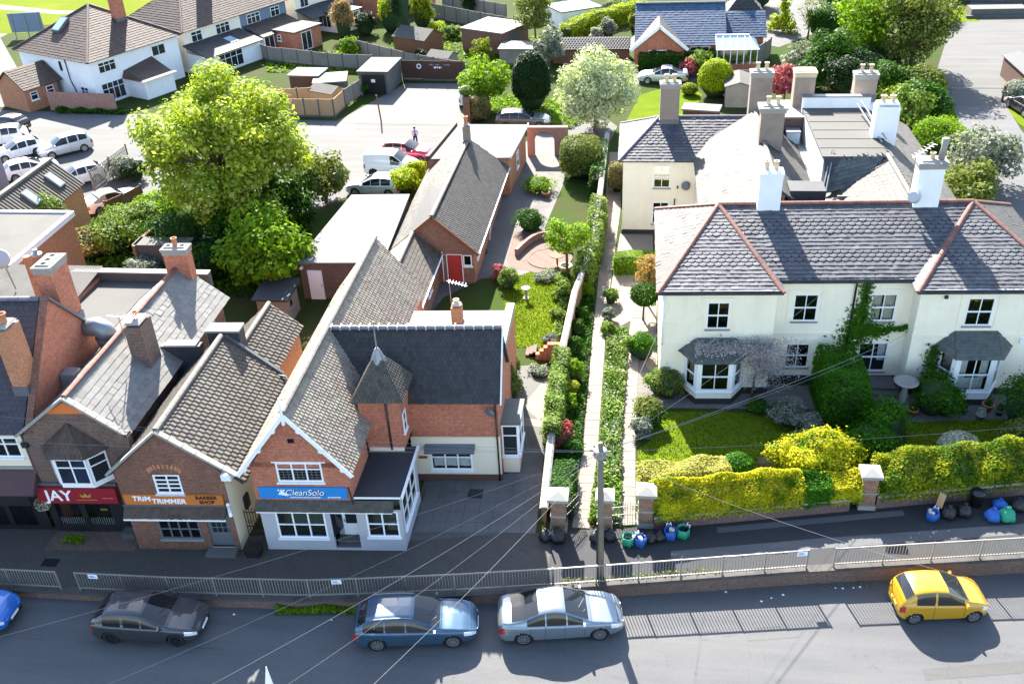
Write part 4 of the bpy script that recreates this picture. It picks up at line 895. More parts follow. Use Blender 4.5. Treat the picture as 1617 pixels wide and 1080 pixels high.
# shrubs in a hanging basket and rear range with corrugated roof
rg = thing('corrugated_lean_to', 'brick rear range with grey corrugated roof behind the tall gable', 'outbuilding', (-30, 42, 0))
boxpart(rg, 'wall', 'brick_orange', -37, -29.6, 41.2, 45.0, 0, 4.3)
cg = MB()
for k in range(48):
    x = -37.2+k*.16
    if x > -29.5: break
    cg.poly([(x, 40.9, 4.3), (x+.08, 40.9, 4.36), (x+.08, 45.2, 4.76), (x, 45.2, 4.70)]); cg.poly([(x+.08, 40.9, 4.36), (x+.16, 40.9, 4.3), (x+.16, 45.2, 4.70), (x+.08, 45.2, 4.76)])
cg.build('corrugated_roof', 'corrugated', rg); MB().cone((-31.5, 41.9, 4.4), (-31.5, 41.9, 7.0), .22, .2, 10).build('flue_pipe', 'brick_orange', rg); MB().lathe([(.1, 0), (.3, .1), (.3, .2), (.12, .3), (.12, .45)], (-31.4, 42.6, 6.6), 10).build('flue_cowl', 'zinc', rg)
MB().cone((-33.4, 42.3, 6.6), (-33.2, 42.1, 6.75), .55, .45, 18).build('satellite_dish', 'satdish', rg); MB().tube([(-33.3, 42.6, 4.6), (-33.35, 42.4, 6.6)], .04, 6).build('dish_mast', 'galvanised', rg)
# flat roofed block behind with ivy
fb = thing('flat_roof_block', 'brick block with broad weathered flat roof and white roof edge', 'building', (-40, 50, 0))
boxpart(fb, 'wall', 'brick_orange', -60, -35.2, 45.5, 52.2, 0, 4.5); boxpart(fb, 'flat_roof', 'felt_grey', -60, -35.3, 45.2, 52.3, 4.5, 4.62)
boxpart(fb, 'roof_edge', 'white_paint', -35.3, -35.05, 45.0, 52.4, 4.45, 4.78); boxpart(fb, 'roof_edge', 'white_paint', -60, -35.31, 52.31, 52.5, 4.45, 4.75)
# workshop with dark corrugated roof and two skylights
w = thing('workshop', 'orange brick workshop with dark ribbed roof and two roof lights', 'outbuilding', (-41, 57, 0))
wall(w, 'side_wall', (-39.0, 53.0), YP, 7.0, 0, 3.3, 'brick_orange'); wall(w, 'front_wall', (-43.5, 53.0), X1, 4.5, 0, 3.3, 'brick_orange', (), (2.25, 5)); wall(w, 'rear_wall', (-39, 60), XM, 4.5, 0, 3.3, 'brick_orange', (), (2.25, 5))
for nm, e, sd_ in (('roof', -38.75, 1), ('roof', -43.0, -1)):
    rr_ = MB(); n_ = 24
    for k in range(n_):
        y0 = 52.8+k*.31; xa, za, xb, zb = e, 3.25, -40.87, 5.1
        for (p, q, h0, h1) in ((0, .1, 0, .09), (.1, .2, .09, .09), (.2, .31, .09, 0)): rr_.poly([(xa, y0+p, za+h0), (xa, y0+q, za+h1), (xb, y0+q, zb+h1), (xb, y0+p, zb+h0)])
    rr_.build(nm, 'tile_brown', w)
boxpart(w, 'ridge_capping', 'corrugated', -41.05, -40.7, 52.7, 60.3, 5.08, 5.24)
for y in (55.0, 58.0): 
    k_ = MB().hexa([(-39.35, y, 3.75), (-39.35, y+.75, 3.75), (-40.3, y+.75, 4.6), (-40.3, y, 4.6), (-39.25, y, 3.98), (-39.25, y+.75, 3.98), (-40.2, y+.75, 4.83), (-40.2, y, 4.83)]).build('roof_light', 'lead', w)
    MB().poly([(-39.3, y+.08, 4.04), (-39.3, y+.67, 4.04), (-40.12, y+.67, 4.78), (-40.12, y+.08, 4.78)]).build('pane', 'skylight', k_)
pw = thing('purple_gable_house', 'plain mauve rendered end wall at the left edge above the workshop', 'building', (-46, 60, 0)); boxpart(pw, 'wall', 'purple_render', -58, -44.6, 52.6, 60.2, 0, 6.6)
# ------------------------------------------------------------------ the long cream house on the right
h = thing('cream_house', 'long cream rendered two storey house with slate hipped roofs and tall chimneys', 'house', (9, 42, 0), shear=(.05, 1.6))
yb, ym = 41.25, 42.35                     # end bays stand forward of the middle
def sash(x, y, z, w=1.1, hh=1.5, u=X1, curtain=None, **k): return window(h, (x, y, z), u, w, hh, 2, 2, 'sash', curtain=curtain, sill='stone_cap', **k)
HL = [(2.38, 3.52, 3.82, 5.35)]
wall(h, 'front_wall', (1.65, yb), X1, 5.45, .35, 6.05, 'cream_render', [(2.16, 3.26, 3.85, 5.37)])
sash(4.36, yb, 3.85, 1.1, 1.52)
wall(h, 'front_wall', (7.1, ym), X1, 6.7, .35, 6.05, 'cream_render', [(1.02, 2.22, 3.62, 5.17), (.92, 2.12, .85, 2.3), (4.75, 6.0, 3.62, 5.17), (4.55, 6.0, .62, 2.35)])
sash(8.72, ym, 3.62, 1.2, 1.55); sash(8.62, ym, .85, 1.2, 1.45)
sash(12.475, ym, 3.62, 1.25, 1.55, curtain=('curtain', [(.02, .45, 0, 1), (.55, .98, 0, 1)])); sash(12.375, ym, .62, 1.45, 1.73, curtain=('curtain_white', [(.7, .98, .3, 1)]))
wall(h, 'front_wall', (13.8, yb), X1, 6.6, .35, 6.05, 'cream_render', [(2.25, 3.5, 4.0, 5.55)])
sash(16.68, yb, 4.0, 1.25, 1.55)
wall(h, 'return_wall', (7.1, yb), YP, 1.1, .35, 6.05, 'cream_render'); wall(h, 'return_wall', (13.8, ym), YM, 1.1, .35, 6.05, 'cream_render')
wall(h, 'west_wall', (1.65, yb+9.4), YM, 9.4, 0, 6.05, 'cream_render'); wall(h, 'east_wall', (20.4, yb), YP, 9.4, 0, 6.05, 'cream_render'); wall(h, 'rear_wall', (20.4, yb+9.4), XM, 18.75, 0, 6.05, 'cream_render')
for x0, x1, y in ((1.6, 7.13, yb), (7.1, 13.8, ym), (13.77, 20.45, yb)): boxpart(h, 'plinth', 'plinth_black', x0+.003, x1-.003, y-.05, y+.2, 0, .36)
for x0, x1, y, z in ((1.62, 7.14, yb, 3.0), (7.16, 13.75, ym, 2.88), (13.77, 20.4, yb, 3.4)): boxpart(h, 'string_course', 'cream_render', x0, x1, y-.05, y+.02, z, z+.09)
for x0, x1, y in ((1.45, 7.25, yb), (7.25, 13.65, ym), (13.65, 20.6, yb)): boxpart(h, 'eaves_fascia', 'white_paint', x0+.004, x1-.004, y-.16, y+.1, 5.93, 6.06); MB().tube([(x0, y-.24, 6.06), (x1, y-.24, 6.06)], .055, 8).build('gutter', 'black_paint', h)
for (x, y, z0, z1, w_) in ((4.36, yb, 3.7, 5.62, 1.7), (8.72, ym, 3.45, 5.45, 1.8), (12.475, ym, 3.45, 5.45, 1.8), (16.68, yb, 3.85, 5.85, 1.9), (8.62, ym, .6, 2.6, 1.8)):
    s_ = MB(); s_.box(x-w_/2, x-w_/2+.16, y-.03, y+.01, z0, z1-.163); s_.box(x+w_/2-.16, x+w_/2, y-.03, y+.01, z0, z1-.163); s_.box(x-w_/2, x+w_/2, y-.034, y+.01, z1-.16, z1); s_.build('window_surround', 'cream_render', h)
pipe(h, [(11.0, ym-.2, 6.0), (11.0, ym-.1, 5.6), (11.0, ym-.1, .1)], .055); pipe(h, [(11.55, ym-.2, 6.0), (11.55, ym-.1, 5.6), (11.6, ym-.1, 3.4)], .055); pipe(h, [(1.7, yb-.1, 5.9), (1.7, yb-.1, 3)], .045, 'white_paint')
boxpart(h, 'alarm_box', 'white_paint', 18.9, 19.15, yb-.1, yb, 3.0, 3.3); boxpart(h, 'wall_lamp', 'black_paint', 14.9, 15.05, yb-.12, yb, 5.55, 5.7); MB().lathe([(.12, 0), (.12, .05)], (11.35, ym-.05, 2.55), 10).build('round_vent', 'white_paint', h)
# canted bay windows with slate roofs
def canted(cx, y, w, pr, z0, z1, roof_h, curt, base):
    a = .62; pl = [(cx-w/2, y), (cx-w/2+a, y-pr), (cx+w/2-a, y-pr), (cx+w/2, y)]
    MB().prism(pl, .3, z0, True).build('bay_base', base, h); pq = [(p[0], p[1]) for p in pl]
    ex = lambda e: [(pl[0][0]-e, y), (pl[1][0]-e*.5, y-pr-e), (pl[2][0]+e*.5, y-pr-e), (pl[3][0]+e, y)]
    MB().prism(ex(.05), 0, .32, True).build('bay_plinth', 'plinth_black', h); MB().prism(ex(.05), z1, z1+.14, True).build('bay_head', 'white_paint', h)
    MB().prism(ex(.06), z0-.07, z0+.0, True).build('bay_sill', 'white_paint', h)
    for k, (p0, p1) in enumerate(zip(pl, pl[1:])):
        u = Vector((p1[0]-p0[0], p1[1]-p0[1], 0)); L_ = u.length; o = Vector((p0[0], p0[1], 0))
        m = .17; wall(h, 'bay_wall', p0, u, L_, z0, z1, 'white_paint', [(m, L_-m, z0+.08, z1-.06)], reveal=.1)
        mid = o+u*.5; window(h, (mid.x, mid.y, z0+.08), u, L_-2*m, z1-z0-.14, 2 if k == 1 else 1, 2, 'sash', sill=False, curtain=curt if k == 1 else None, name='bay_window')
    e = ex(.32); zt = z1+.12
    tp = [(cx-w/2+.55, y-.02, zt+roof_h), (cx+w/2-.55, y-.02, zt+roof_h)]
    q = [(p[0], p[1], zt) for p in e]
    slope(h, [q[0], q[1], tp[0]], 'slate_green', .17, .2, name='bay_roof', seed=41, thick=.05); slope(h, [q[1], q[2], tp[1], tp[0]], 'slate_green', .17, .2, name='bay_roof', seed=42, thick=.05); slope(h, [q[2], q[3], tp[1]], 'slate_green', .17, .2, name='bay_roof', seed=43, thick=.05)
canted(4.35, yb, 3.0, .95, .72, 2.5, .72, None, 'cream_render')
canted(16.75, yb, 3.1, .95, .75, 2.75, .85, ('curtain_white', [(.05, .3, .35, 1), (.7, .95, .35, 1), (.1, .9, 0, .35)]), 'white_paint')
# roofs of the front range
e0 = 5.98; rz_ = 8.0; yr = 46.85; xl, xr = 4.5, 17.3
A1, A2, A3, A4 = (1.35, yb-.28, e0), (7.35, yb-.28, e0), (13.55, yb-.28, e0), (20.75, yb-.28, e0); B1, B4 = (1.35, yb+9.6, e0), (20.75, yb+9.6, e0); RL, RR = (xl, yr, rz_), (xr, yr, rz_)
fm = dict(course=.26, tw=.37, th=.032, jitter=1.6)
r1 = slope(h, [A1, A2, RL], 'slate_purple', bands=[(.28, .45), (.62, .8)], seed=51, single=110, **fm)
r2 = slope(h, [(7.2, ym-.28, e0), (13.7, ym-.28, e0), RR, RL], 'slate_purple', bands=[(.25, .42), (.6, .78)], seed=52, single=120, **fm)
r3 = slope(h, [A3, A4, RR], 'slate_purple', bands=[(.28, .45), (.62, .8)], seed=53, single=70, **fm)
slope(h, [A2, (7.35, ym+.3, e0), RL], 'slate_purple', seed=54, **fm); slope(h, [(13.55, ym+.3, e0), A3, RR], 'slate_purple', seed=55, **fm)
r5 = slope(h, [B1, A1, RL], 'slate_white', seed=56, **fm); r6 = slope(h, [A4, B4, RR], 'slate_white', seed=57, **fm); r7 = slope(h, [B4, B1, RL, RR], 'slate_white', seed=58, **fm)
for rf, p, q in ((r1, A1, RL), (r1, A2, RL), (r3, A3, RR), (r3, A4, RR), (r5, B1, RL), (r6, B4, RR)): ridge(rf, p, q, 'ridge_red', .12, .42, .02, 'hip_tile')
ridge(r2, RL, RR, 'ridge_red', .13, .42)
chimney(h, 7.0, 46.75, 7.3, 9.75, 1.15, .75, 'white_render', 'white_render', 2, 'pot_cream', True, corn=.05)
chimney(h, 14.85, 46.9, 7.3, 10.15, 1.25, .85, 'white_render', 'stone_cap', 1, 'pot_cream', True, corn=.12, pot_h=.35)
MB().tube([(15.25, 46.8, 10.3), (15.3, 46.8, 11.0), (15.3, 46.8, 11.4)], [.17, .15, .2], 10).build('flue_pot', 'stone_cap', h, True)
MB().cone((14.2, 46.3, 8.5), (14.05, 46.15, 8.6), .32, .28, 16).build('satellite_dish', 'satdish', h)
ae = MB().tube([(13.95, 46.6, 8.3), (13.95, 46.6, 10.6)], .02, 6).build('aerial', 'galvanised', h); MB().bar((13.8, 46.6, 10.5), (15.0, 47.4, 10.9), .03).build('aerial_boom', 'white_paint', ae)
for k in range(7): q = k/6; MB().bar((13.9+1.05*q-.12, 46.7+.7*q+.18, 10.55+.35*q), (13.9+1.05*q+.12, 46.7+.7*q-.18, 10.55+.35*q), .02).build('aerial_rod', 'white_paint', ae)
# rear ranges
del SHEAR[h]; hr = h
wall(hr, 'wing_wall', (-.6, 60.0), X1, 4.7, .0, 5.35, 'cream_render', [(2.0, 3.1, 3.35, 4.95), (2.0, 3.1, .75, 2.3)])
for z in (3.35, .75): window(hr, (1.95, 60.0, z), X1, 1.1, 1.58, 2, 2, 'sash', sill='stone_cap', curtain=('curtain_white', [(.05, .95, .55, .98)]) if z > 1 else None)
wall(hr, 'wing_wall', (-.6, 66.8), YM, 5.4, 0, 5.35, 'cream_render'); wall(hr, 'wing_wall', (8.5, 66.8), XM, 9.1, 0, 5.35, 'cream_render')
MB().box(-.62, 4.1, 59.95, 60.1, 0, .3).build('plinth', 'plinth_black', hr)
MB().cone((3.55, 59.85, 3.55), (3.45, 59.7, 3.62), .3, .26, 14).build('satellite_dish', 'satdish_dark', hr); boxpart(hr, 'wall_lamp', 'black_paint', 2.95, 3.05, 59.85, 60.0, 3.35, 3.5)
pipe(hr, [(2.85, 59.93, 2.6), (2.85, 59.93, .1)], .045, 'black_paint')
we, wr_ = 5.3, 7.0; xa = -.9
q1 = slope(hr, [(xa, 59.75, we), (8.2, 59.75, we), (8.2, 63.5, wr_), (1.75, 63.5, wr_)], 'slate_purple', bands=[(.4, .6)], seed=61, **fm)
q2 = slope(hr, [(xa, 67.0, we), (xa, 59.75, we), (1.75, 63.5, wr_)], 'slate_white', seed=62, **fm); slope(hr, [(8.2, 67.0, we), (xa, 67.0, we), (1.75, 63.5, wr_), (8.2, 63.5, wr_)], 'slate_white', seed=63, **fm)
for rf, p, q in ((q1, (xa, 59.75, we), (1.75, 63.5, wr_)), (q1, (1.75, 63.5, wr_), (8.2, 63.5, wr_)), (q2, (xa, 67.0, we), (1.75, 63.5, wr_))): ridge(rf, p, q, 'ridge_blue', .10, .42, .02, 'hip_tile')
wall(hr, 'range_wall', (4.1, 62), YM, 11.5, 0, 5.45, 'cream_render'); wall(hr, 'east_wall', (18.0, 50.6), YP, 14.6, 0, 5.7, 'cream_render'); wall(hr, 'back_wall', (18.0, 65.2), XM, 9.6, 0, 5.7, 'cream_render')
fw_ = dict(course=.30, tw=.42, th=.034)
q3 = slope(hr, [(3.95, 61.6, 5.4), (3.95, 49.0, 5.4), (7.75, 49.0, 8.05), (7.75, 61.6, 8.05)], 'slate_white', seed=64, single=260, **fw_)
q4 = slope(hr, [(10.6, 49.0, 6.0), (10.6, 61.6, 6.0), (7.75, 61.6, 8.05), (7.75, 49.0, 8.05)], 'slate_white', seed=65, **fw_)
ridge(q3, (7.75, 49, 8.06), (7.75, 61.6, 8.06), 'ridge_grey', .11, .45)
slope(hr, [(4.0, 61.55, 5.4), (3.95, 61.6, 5.4), (7.75, 61.6, 8.05)], 'slate_white', seed=66, **fw_)
boxpart(hr, 'valley_gutter', 'zinc', 10.3, 11.6, 47.5, 55, 5.9, 6.02)
q5 = slope(hr, [(18.3, 47.5, 5.7), (18.3, 65.4, 5.7), (14.6, 63.5, 8.0), (14.4, 47.5, 8.0)], 'tile_grey', seed=67, **fw_)
q6 = slope(hr, [(11.0, 53.2, 6.0), (11.0, 47.5, 6.0), (14.4, 47.5, 8.0), (14.4, 53.2, 8.0)], 'slate_white', seed=68, **fw_)
ridge(q5, (14.4, 47.5, 8.02), (14.4, 54, 8.02), 'ridge_grey', .12, .45)
boxpart(hr, 'flat_block_wall', 'white_render', 10.9, 14.6, 54.0, 62.6, 5.0, 7.85); boxpart(hr, 'flat_roof', 'felt_grey', 10.8, 14.75, 53.9, 62.3, 7.85, 7.95)
boxpart(hr, 'back_parapet', 'white_render', 10.8, 15.0, 62.3, 62.7, 7.0, 8.65); boxpart(hr, 'parapet_coping', 'lead', 10.75, 15.0, 62.25, 62.75, 8.65, 8.72)
for k in range(5): boxpart(hr, 'roof_seam', 'felt_grey', 10.85, 14.7, 55.2+k*1.5, 55.27+k*1.5, 7.945, 7.975)
slope(hr, [(10.9, 52.6, 6.25), (13.0, 52.6, 6.9), (14.3, 53.9, 7.9), (10.9, 53.9, 7.9)], 'slate_green', .25, .28, name='slate_apron', seed=69)
boxpart(hr, 'lead_ledge', 'zinc', 10.4, 11.2, 54.5, 62.5, 6.0, 6.12); boxpart(hr, 'brick_link', 'brick_dark', 8.6, 10.9, 61.7, 64.9, 5.0, 7.5); boxpart(hr, 'link_coping', 'stone_cap', 8.5, 10.95, 61.6, 65.0, 7.5, 7.6)
k_ = boxpart(hr, 'roof_light', 'lead', 9.7, 10.6, 60.5, 61.4, 6.1, 7.0); MB().poly([(9.75, 60.49, 6.2), (10.55, 60.49, 6.2), (10.55, 60.49, 6.95), (9.75, 60.49, 6.95)]).build('pane', 'skylight', k_)
boxpart(hr, 'stair_block', 'felt_dark', 8.45, 10.35, 49.4, 50.8, 5.4, 7.75)
q7 = MB()
for k in range(14): q7.cone((10.4+k*.11, 49.8, 6.45+.1*((k % 2))), (10.5+k*.11, 49.8, 6.5), .07, .07, 6)
q7.build('twisted_pipe', 'black_paint', hr)
for (a_, b_) in (((10.6, 51.8, 6.3), (11.4, 54.6, 8.1)), ((10.75, 51.6, 6.3), (11.5, 54.5, 8.1)), ((14.2, 61.5, 8.7), (14.7, 56.0, 8.2)), ((14.0, 61.5, 8.5), (14.5, 56.0, 8.0))): MB().tube([a_, b_], .045, 6).build('vent_pipe', 'zinc', hr)
boxpart(hr, 'roof_ladder', 'galvanised', 11.4, 12.0, 51.4, 51.5, 6.4, 6.6)
chimney(hr, 2.35, 63.2, 6.5, 9.3, 1.25, .75, 'stone_render', 'stone_cap', 2, 'pot_cream', True)
chimney(hr, 8.05, 62.4, 6.6, 10.25, 1.35, .8, 'stone_render', 'stone_cap', 2, 'pot_cream', True)
chimney(hr, 8.1, 56.4, 7.0, 10.0, 1.35, .85, 'stone_render', 'stone_cap', 2, 'pot_cream', True, corn=.16)
chimney(hr, 11.0, 64.0, 7.0, 9.8, 1.3, 1.0, 'stone_render', 'pot_cream', 0, 'pot_cream', True)
boxpart(hr, 'chimney_base', 'white_render', 14.1, 15.6, 62.75, 64.4, 6.0, 7.9)
chimney(hr, 14.85, 64.0, 7.9, 9.6, 1.4, .8, 'stone_render', 'stone_cap', 2, 'pot_cream', True)
chimney(hr, 14.75, 57.2, 6.8, 9.85, 1.35, .85, 'white_render', 'white_render', 2, 'pot_cream', False, pot_h=.42, pot_r=.17)
# ------------------------------------------------------------------ garden walls, bungalow and the buildings behind
e = thing('brick_bungalow', 'low brown brick bungalow with long grey tiled roof and red door', 'bungalow', (-12, 58, 0))
wall(e, 'front_wall', (-14.5, 52.6), X1, 4.9, 0, 2.3, 'brick_brown', [(3.2, 4.1, .02, 1.95), (4.2, 4.75, 1.2, 1.95)], (2.45, 4.5))
dr = MB().box(-11.3, -10.4, 52.68, 52.72, .02, 1.95).build('door', 'red_door', e); MB().box(-10.55, -10.48, 52.63, 52.68, .9, 1.02).build('door_handle', 'alloy', dr)
fr = MB(); fr.box(-11.36, -11.3, 52.58, 52.7, .02, 2.0); fr.box(-10.4, -10.34, 52.58, 52.7, .02, 2.0); fr.box(-11.3, -10.4, 52.58, 52.7, 1.95, 2.0); fr.build('door_frame', 'white_paint', e)
window(e, (-10.025, 52.6, 1.2), X1, .55, .75, 1, 1)
wall(e, 'side_wall', (-9.6, 52.6), YP, 13.4, 0, 2.3, 'brick_orange'); wall(e, 'side_wall', (-14.5, 66), YM, 13.4, 0, 2.3, 'brick_brown'); wall(e, 'rear_wall', (-9.6, 66), XM, 4.9, 0, 2.3, 'brick_brown', (), (2.45, 4.5))
for y in (54.2, 56.2, 60.0, 63.8): window(e, (-9.6, y, 1.1), YP, 1.2, 1.05, 2, 1, 'grid', deep=False)
lf = slope(e, [(-15.0, 66.2, 2.15), (-15.0, 52.35, 2.15), (-12.0, 52.35, 4.65), (-11.75, 65.6, 4.65)], 'tile_grey', .25, .25, seed=71); rt = slope(e, [(-9.25, 52.35, 2.15), (-8.95, 66.4, 2.15), (-11.75, 65.6, 4.65), (-12.0, 52.35, 4.65)], 'tile_grey', .25, .25, 'pan', seed=72)
ridge(rt, (-12.0, 52.35, 4.66), (-11.75, 65.6, 4.66), 'ridge_grey', .12, .45)
for q in (((-15.0, 52.3, 2.1), (-12, 52.3, 4.6)), ((-9.25, 52.3, 2.1), (-12, 52.3, 4.6))): MB().bar(*q, .06, .18).build('bargeboard', 'wood_brown', e)
MB().tube([(-9.22, 52.4, 2.16), (-8.95, 66.3, 2.16)], .05, 6).build('gutter', 'white_paint', e); MB().tube([(-9.3, 58.5, 2.1), (-9.5, 58.5, .1)], .04, 6).build('drainpipe', 'white_paint', e); pipe(e, [(-11.6, 52.5, 2.2), (-11.6, 52.5, .1)], .045, 'white_paint')
chimney(e, -11.8, 65.2, 4.2, 5.75, .5, .5, 'stone_render', 'stone_cap', 1, 'terracotta', False, pot_h=.55, pot_r=.16)
sb = thing('low_brick_link', 'low brick outbuilding with pitched tile roof joining shop and bungalow', 'outbuilding', (-13, 49, 0))
wall(sb, 'side_wall', (-11.85, 45.6), YP, 6.6, 0, 2.3, 'brick_brown'); wall(sb, 'side_wall', (-14.6, 52.2), YM, 6.6, 0, 2.3, 'brick_brown')
for y in (46.8, 49.4): window(sb, (-11.85, y, .95), YP, 1.1, 1.1, 2, 1, 'grid', deep=False)
slope(sb, [(-15.0, 52.3, 2.15), (-15.0, 44, 2.15), (-13.25, 44, 3.6), (-13.25, 52.3, 3.6)], 'tile_pink', .25, .25, seed=73); s2 = slope(sb, [(-11.5, 44, 2.15), (-11.5, 52.3, 2.15), (-13.25, 52.3, 3.6), (-13.25, 44, 3.6)], 'tile_brown', .25, .25, seed=74); ridge(s2, (-13.25, 44, 3.62), (-13.25, 52.3, 3.62), 'ridge_grey', .11, .45)
MB().tube([(-11.48, 44.5, 2.16), (-11.48, 52.2, 2.16)], .05, 6).build('gutter', 'white_paint', sb)
pk = thing('picket_fence', 'short white picket fence between the shop and the yard', 'fence', (-10.5, 45, 0))
for k in range(14): x = -11.7+k*.22; y = 44.6-.06*k; MB().box(x, x+.09, y, y+.03, .05, 1.1).build('picket', 'white_paint', pk)
for z in (.35, .85): MB().bar((-11.8, 44.66, z), (-8.7, 43.82, z), .03, .07).build('rail', 'white_paint', pk)
f1 = thing('white_flat_garage', 'brick garage block with broad white flat roof and white door', 'garage', (-17.5, 55, 0))
pl = [(-20.0, 50.2), (-14.9, 50.4), (-15.3, 60.2), (-19.2, 60.0)]
MB().prism(pl, 0, 2.5).build('wall', 'brick_dark', f1); MB().prism([(-20.15, 50.0), (-14.75, 50.2), (-15.2, 60.4), (-19.3, 60.2)], 2.5, 2.6, True).build('flat_roof', 'felt_white', f1)
dr = MB().box(-19.55, -18.65, 50.14, 50.2, 0, 2.0).build('door', 'white_paint', f1); MB().box(-18.78, -18.72, 50.08, 50.14, .95, 1.05).build('door_handle', 'alloy', dr)
MB().cone((-19.85, 50.0, 2.2), (-19.85, 50.2, 2.2), .1, .1, 8).build('wall_lamp', 'white_paint', f1)
gs = thing('grey_shed', 'small grey felt roofed timber shed below the leafy bush', 'shed', (-20.8, 47.8, 0))
boxpart(gs, 'wall', 'wood_grey', -21.7, -19.9, 46.9, 48.9, 0, 1.75); MB().hexa([(-21.9, 46.7, 1.75), (-19.7, 46.7, 1.75), (-19.7, 49.1, 1.75), (-21.9, 49.1, 1.75), (-21.9, 46.7, 1.85), (-19.7, 46.7, 1.85), (-19.7, 49.1, 2.05), (-21.9, 49.1, 2.05)]).build('roof', 'felt_dark', gs); window(gs, (-19.9, 47.6, .9), YP, .6, .6, 1, 1, deep=False, mat='wood_grey')
f2 = thing('white_flat_annexe', 'white flat roofed annexe behind the brick bungalow', 'outbuilding', (-11.5, 69.5, 0))
MB().prism([(-15.0, 66.0), (-9.0, 66.3), (-8.5, 73.0), (-14.0, 73.2)], 0, 2.9).build('wall', 'brick_orange', f2); MB().prism([(-14.7, 65.9), (-8.9, 66.2), (-8.3, 73.2), (-13.8, 73.3)], 2.9, 3.0, True).build('flat_roof', 'felt_white', f2)
MB().bar((-15.0, 66.0, 3.0), (-14.1, 73.3, 3.0), .28, .35).build('parapet', 'felt_grey', f2); MB().bar((-8.85, 66.2, 3.02), (-8.25, 73.2, 3.02), .08, .2).build('roof_edge', 'white_paint', f2)
window(f2, (-8.75, 69.3, 1.0), (.07, 1, 0), .9, 1.3, 1, 2, deep=False)
aw = thing('arched_garden_wall', 'red brick garden wall with a round arched gateway', 'wall', (-7, 74.4, 0))
am = MB(); N_ = 12; cx, r_, zs = -7.1, .8, 1.25
outl = [(-8.5, 0), (-7.9, 0), (-7.9, zs)]+[(cx-r_*cos(pi*k/N_), zs+r_*sin(pi*k/N_)*1.0) for k in range(1, N_)]+[(-6.3, zs), (-6.3, 0), (-5.2, 0), (-5.2, 2.35), (-8.5, 2.35)]
def extr(mb, ol, y0, y1):
    n = len(ol); i = len(mb.v); mb.v += [(x, y0, z) for x, z in ol]+[(x, y1, z) for x, z in ol]
    mb.f.append(tuple(range(i, i+n))); mb.f.append(tuple(range(i+2*n-1, i+n-1, -1)))
    for k in range(n): mb.f.append((i+k, i+n+k, i+n+(k+1) % n, i+(k+1) % n))
    mb.mi = [0]*len(mb.f)
arcs = [(cx-r_*cos(pi*k/N_), zs+r_*sin(pi*k/N_)) for k in range(N_+1)]
for k in range(N_): extr(am, [arcs[k], arcs[k+1], (arcs[k+1][0], 2.35), (arcs[k][0], 2.35)], 74.2, 74.5)
am.box(-8.5, -7.9, 74.2, 74.5, 0, 2.35); am.box(-6.3, -5.2, 74.2, 74.5, 0, 2.35); am.build('wall_face', 'brick_pink', aw)
for k in range(7): MB().box(-8.55+k*.48, -8.55+k*.48+.47, 74.12, 74.58, 2.35, 2.44).build('coping_stone', 'brick_pink', aw)
# long garden wall beside the path
gw = thing('garden_wall', 'long old brick garden wall with grey coping beside the path', 'wall', (-3, 50, 0))
GW = [(-3.42, 31.2), (-3.5, 37), (-3.45, 43), (-3.15, 49), (-2.4, 55), (-2.2, 64), (-2.08, 75)]; hgt = [.75, .95, 1.35, 1.5, 1.5, 1.6, 1.6]
fa = MB(); cps = []
for (p, q, h0, h1) in zip(GW, GW[1:], hgt, hgt[1:]):
    n_ = int(hypot(q[0]-p[0], q[1]-p[1])/.8)
    for k in range(n_):
        t0, t1 = k/n_, (k+1)/n_; A_ = (p[0]+(q[0]-p[0])*t0, p[1]+(q[1]-p[1])*t0); B_ = (p[0]+(q[0]-p[0])*t1, p[1]+(q[1]-p[1])*t1); ha = h0+(h1-h0)*t0; hb = h0+(h1-h0)*t1
        fa.hexa([(A_[0]-.11, A_[1], 0), (A_[0]+.11, A_[1], 0), (B_[0]+.11, B_[1], 0), (B_[0]-.11, B_[1], 0), (A_[0]-.11, A_[1], ha), (A_[0]+.11, A_[1], ha), (B_[0]+.11, B_[1], hb), (B_[0]-.11, B_[1], hb)])
        MB().hexa([(A_[0]-.19, A_[1]+.01, ha), (A_[0]+.19, A_[1]+.01, ha), (B_[0]+.19, B_[1]-.01, hb), (B_[0]-.19, B_[1]-.01, hb), (A_[0]-.10, A_[1]+.01, ha+.09), (A_[0]+.10, A_[1]+.01, ha+.09), (B_[0]+.10, B_[1]-.01, hb+.09), (B_[0]-.10, B_[1]-.01, hb+.09)]).build('coping_stone', 'stone_cap', gw)
fa.build('wall_face', 'brick_brown', gw)
sw_ = thing('stepped_brick_wall', 'short stepped brick wall with steps at the end of the back lawn', 'wall', (-4.4, 44.3, 0))
for k in range(4): MB().box(-5.0+k*.22, -4.79+k*.22 if k < 3 else -3.6, 44.0, 44.3, 0, .35+.22*k).build('wall_step', 'brick_red', sw_)
for k in range(3): MB().box(-5.6+k*.2, -5.0, 44.6-.3, 45.1, .0, .12+.1*k).build('step', 'patio_brick', sw_)
pc = thing('patio_wall', 'curved brown brick raised bed wall beside the patio circle', 'wall', (-7, 56, 0))
cc = [at(815+85*k/10, 398-24*sin(pi*k/10)-8*(k/10), .3) for k in range(11)]
for k in range(10): MB().bar((cc[k].x, cc[k].y, .25), (cc[k+1].x, cc[k+1].y, .25), .22, .5).build('wall_segment', 'brick_pink', pc)
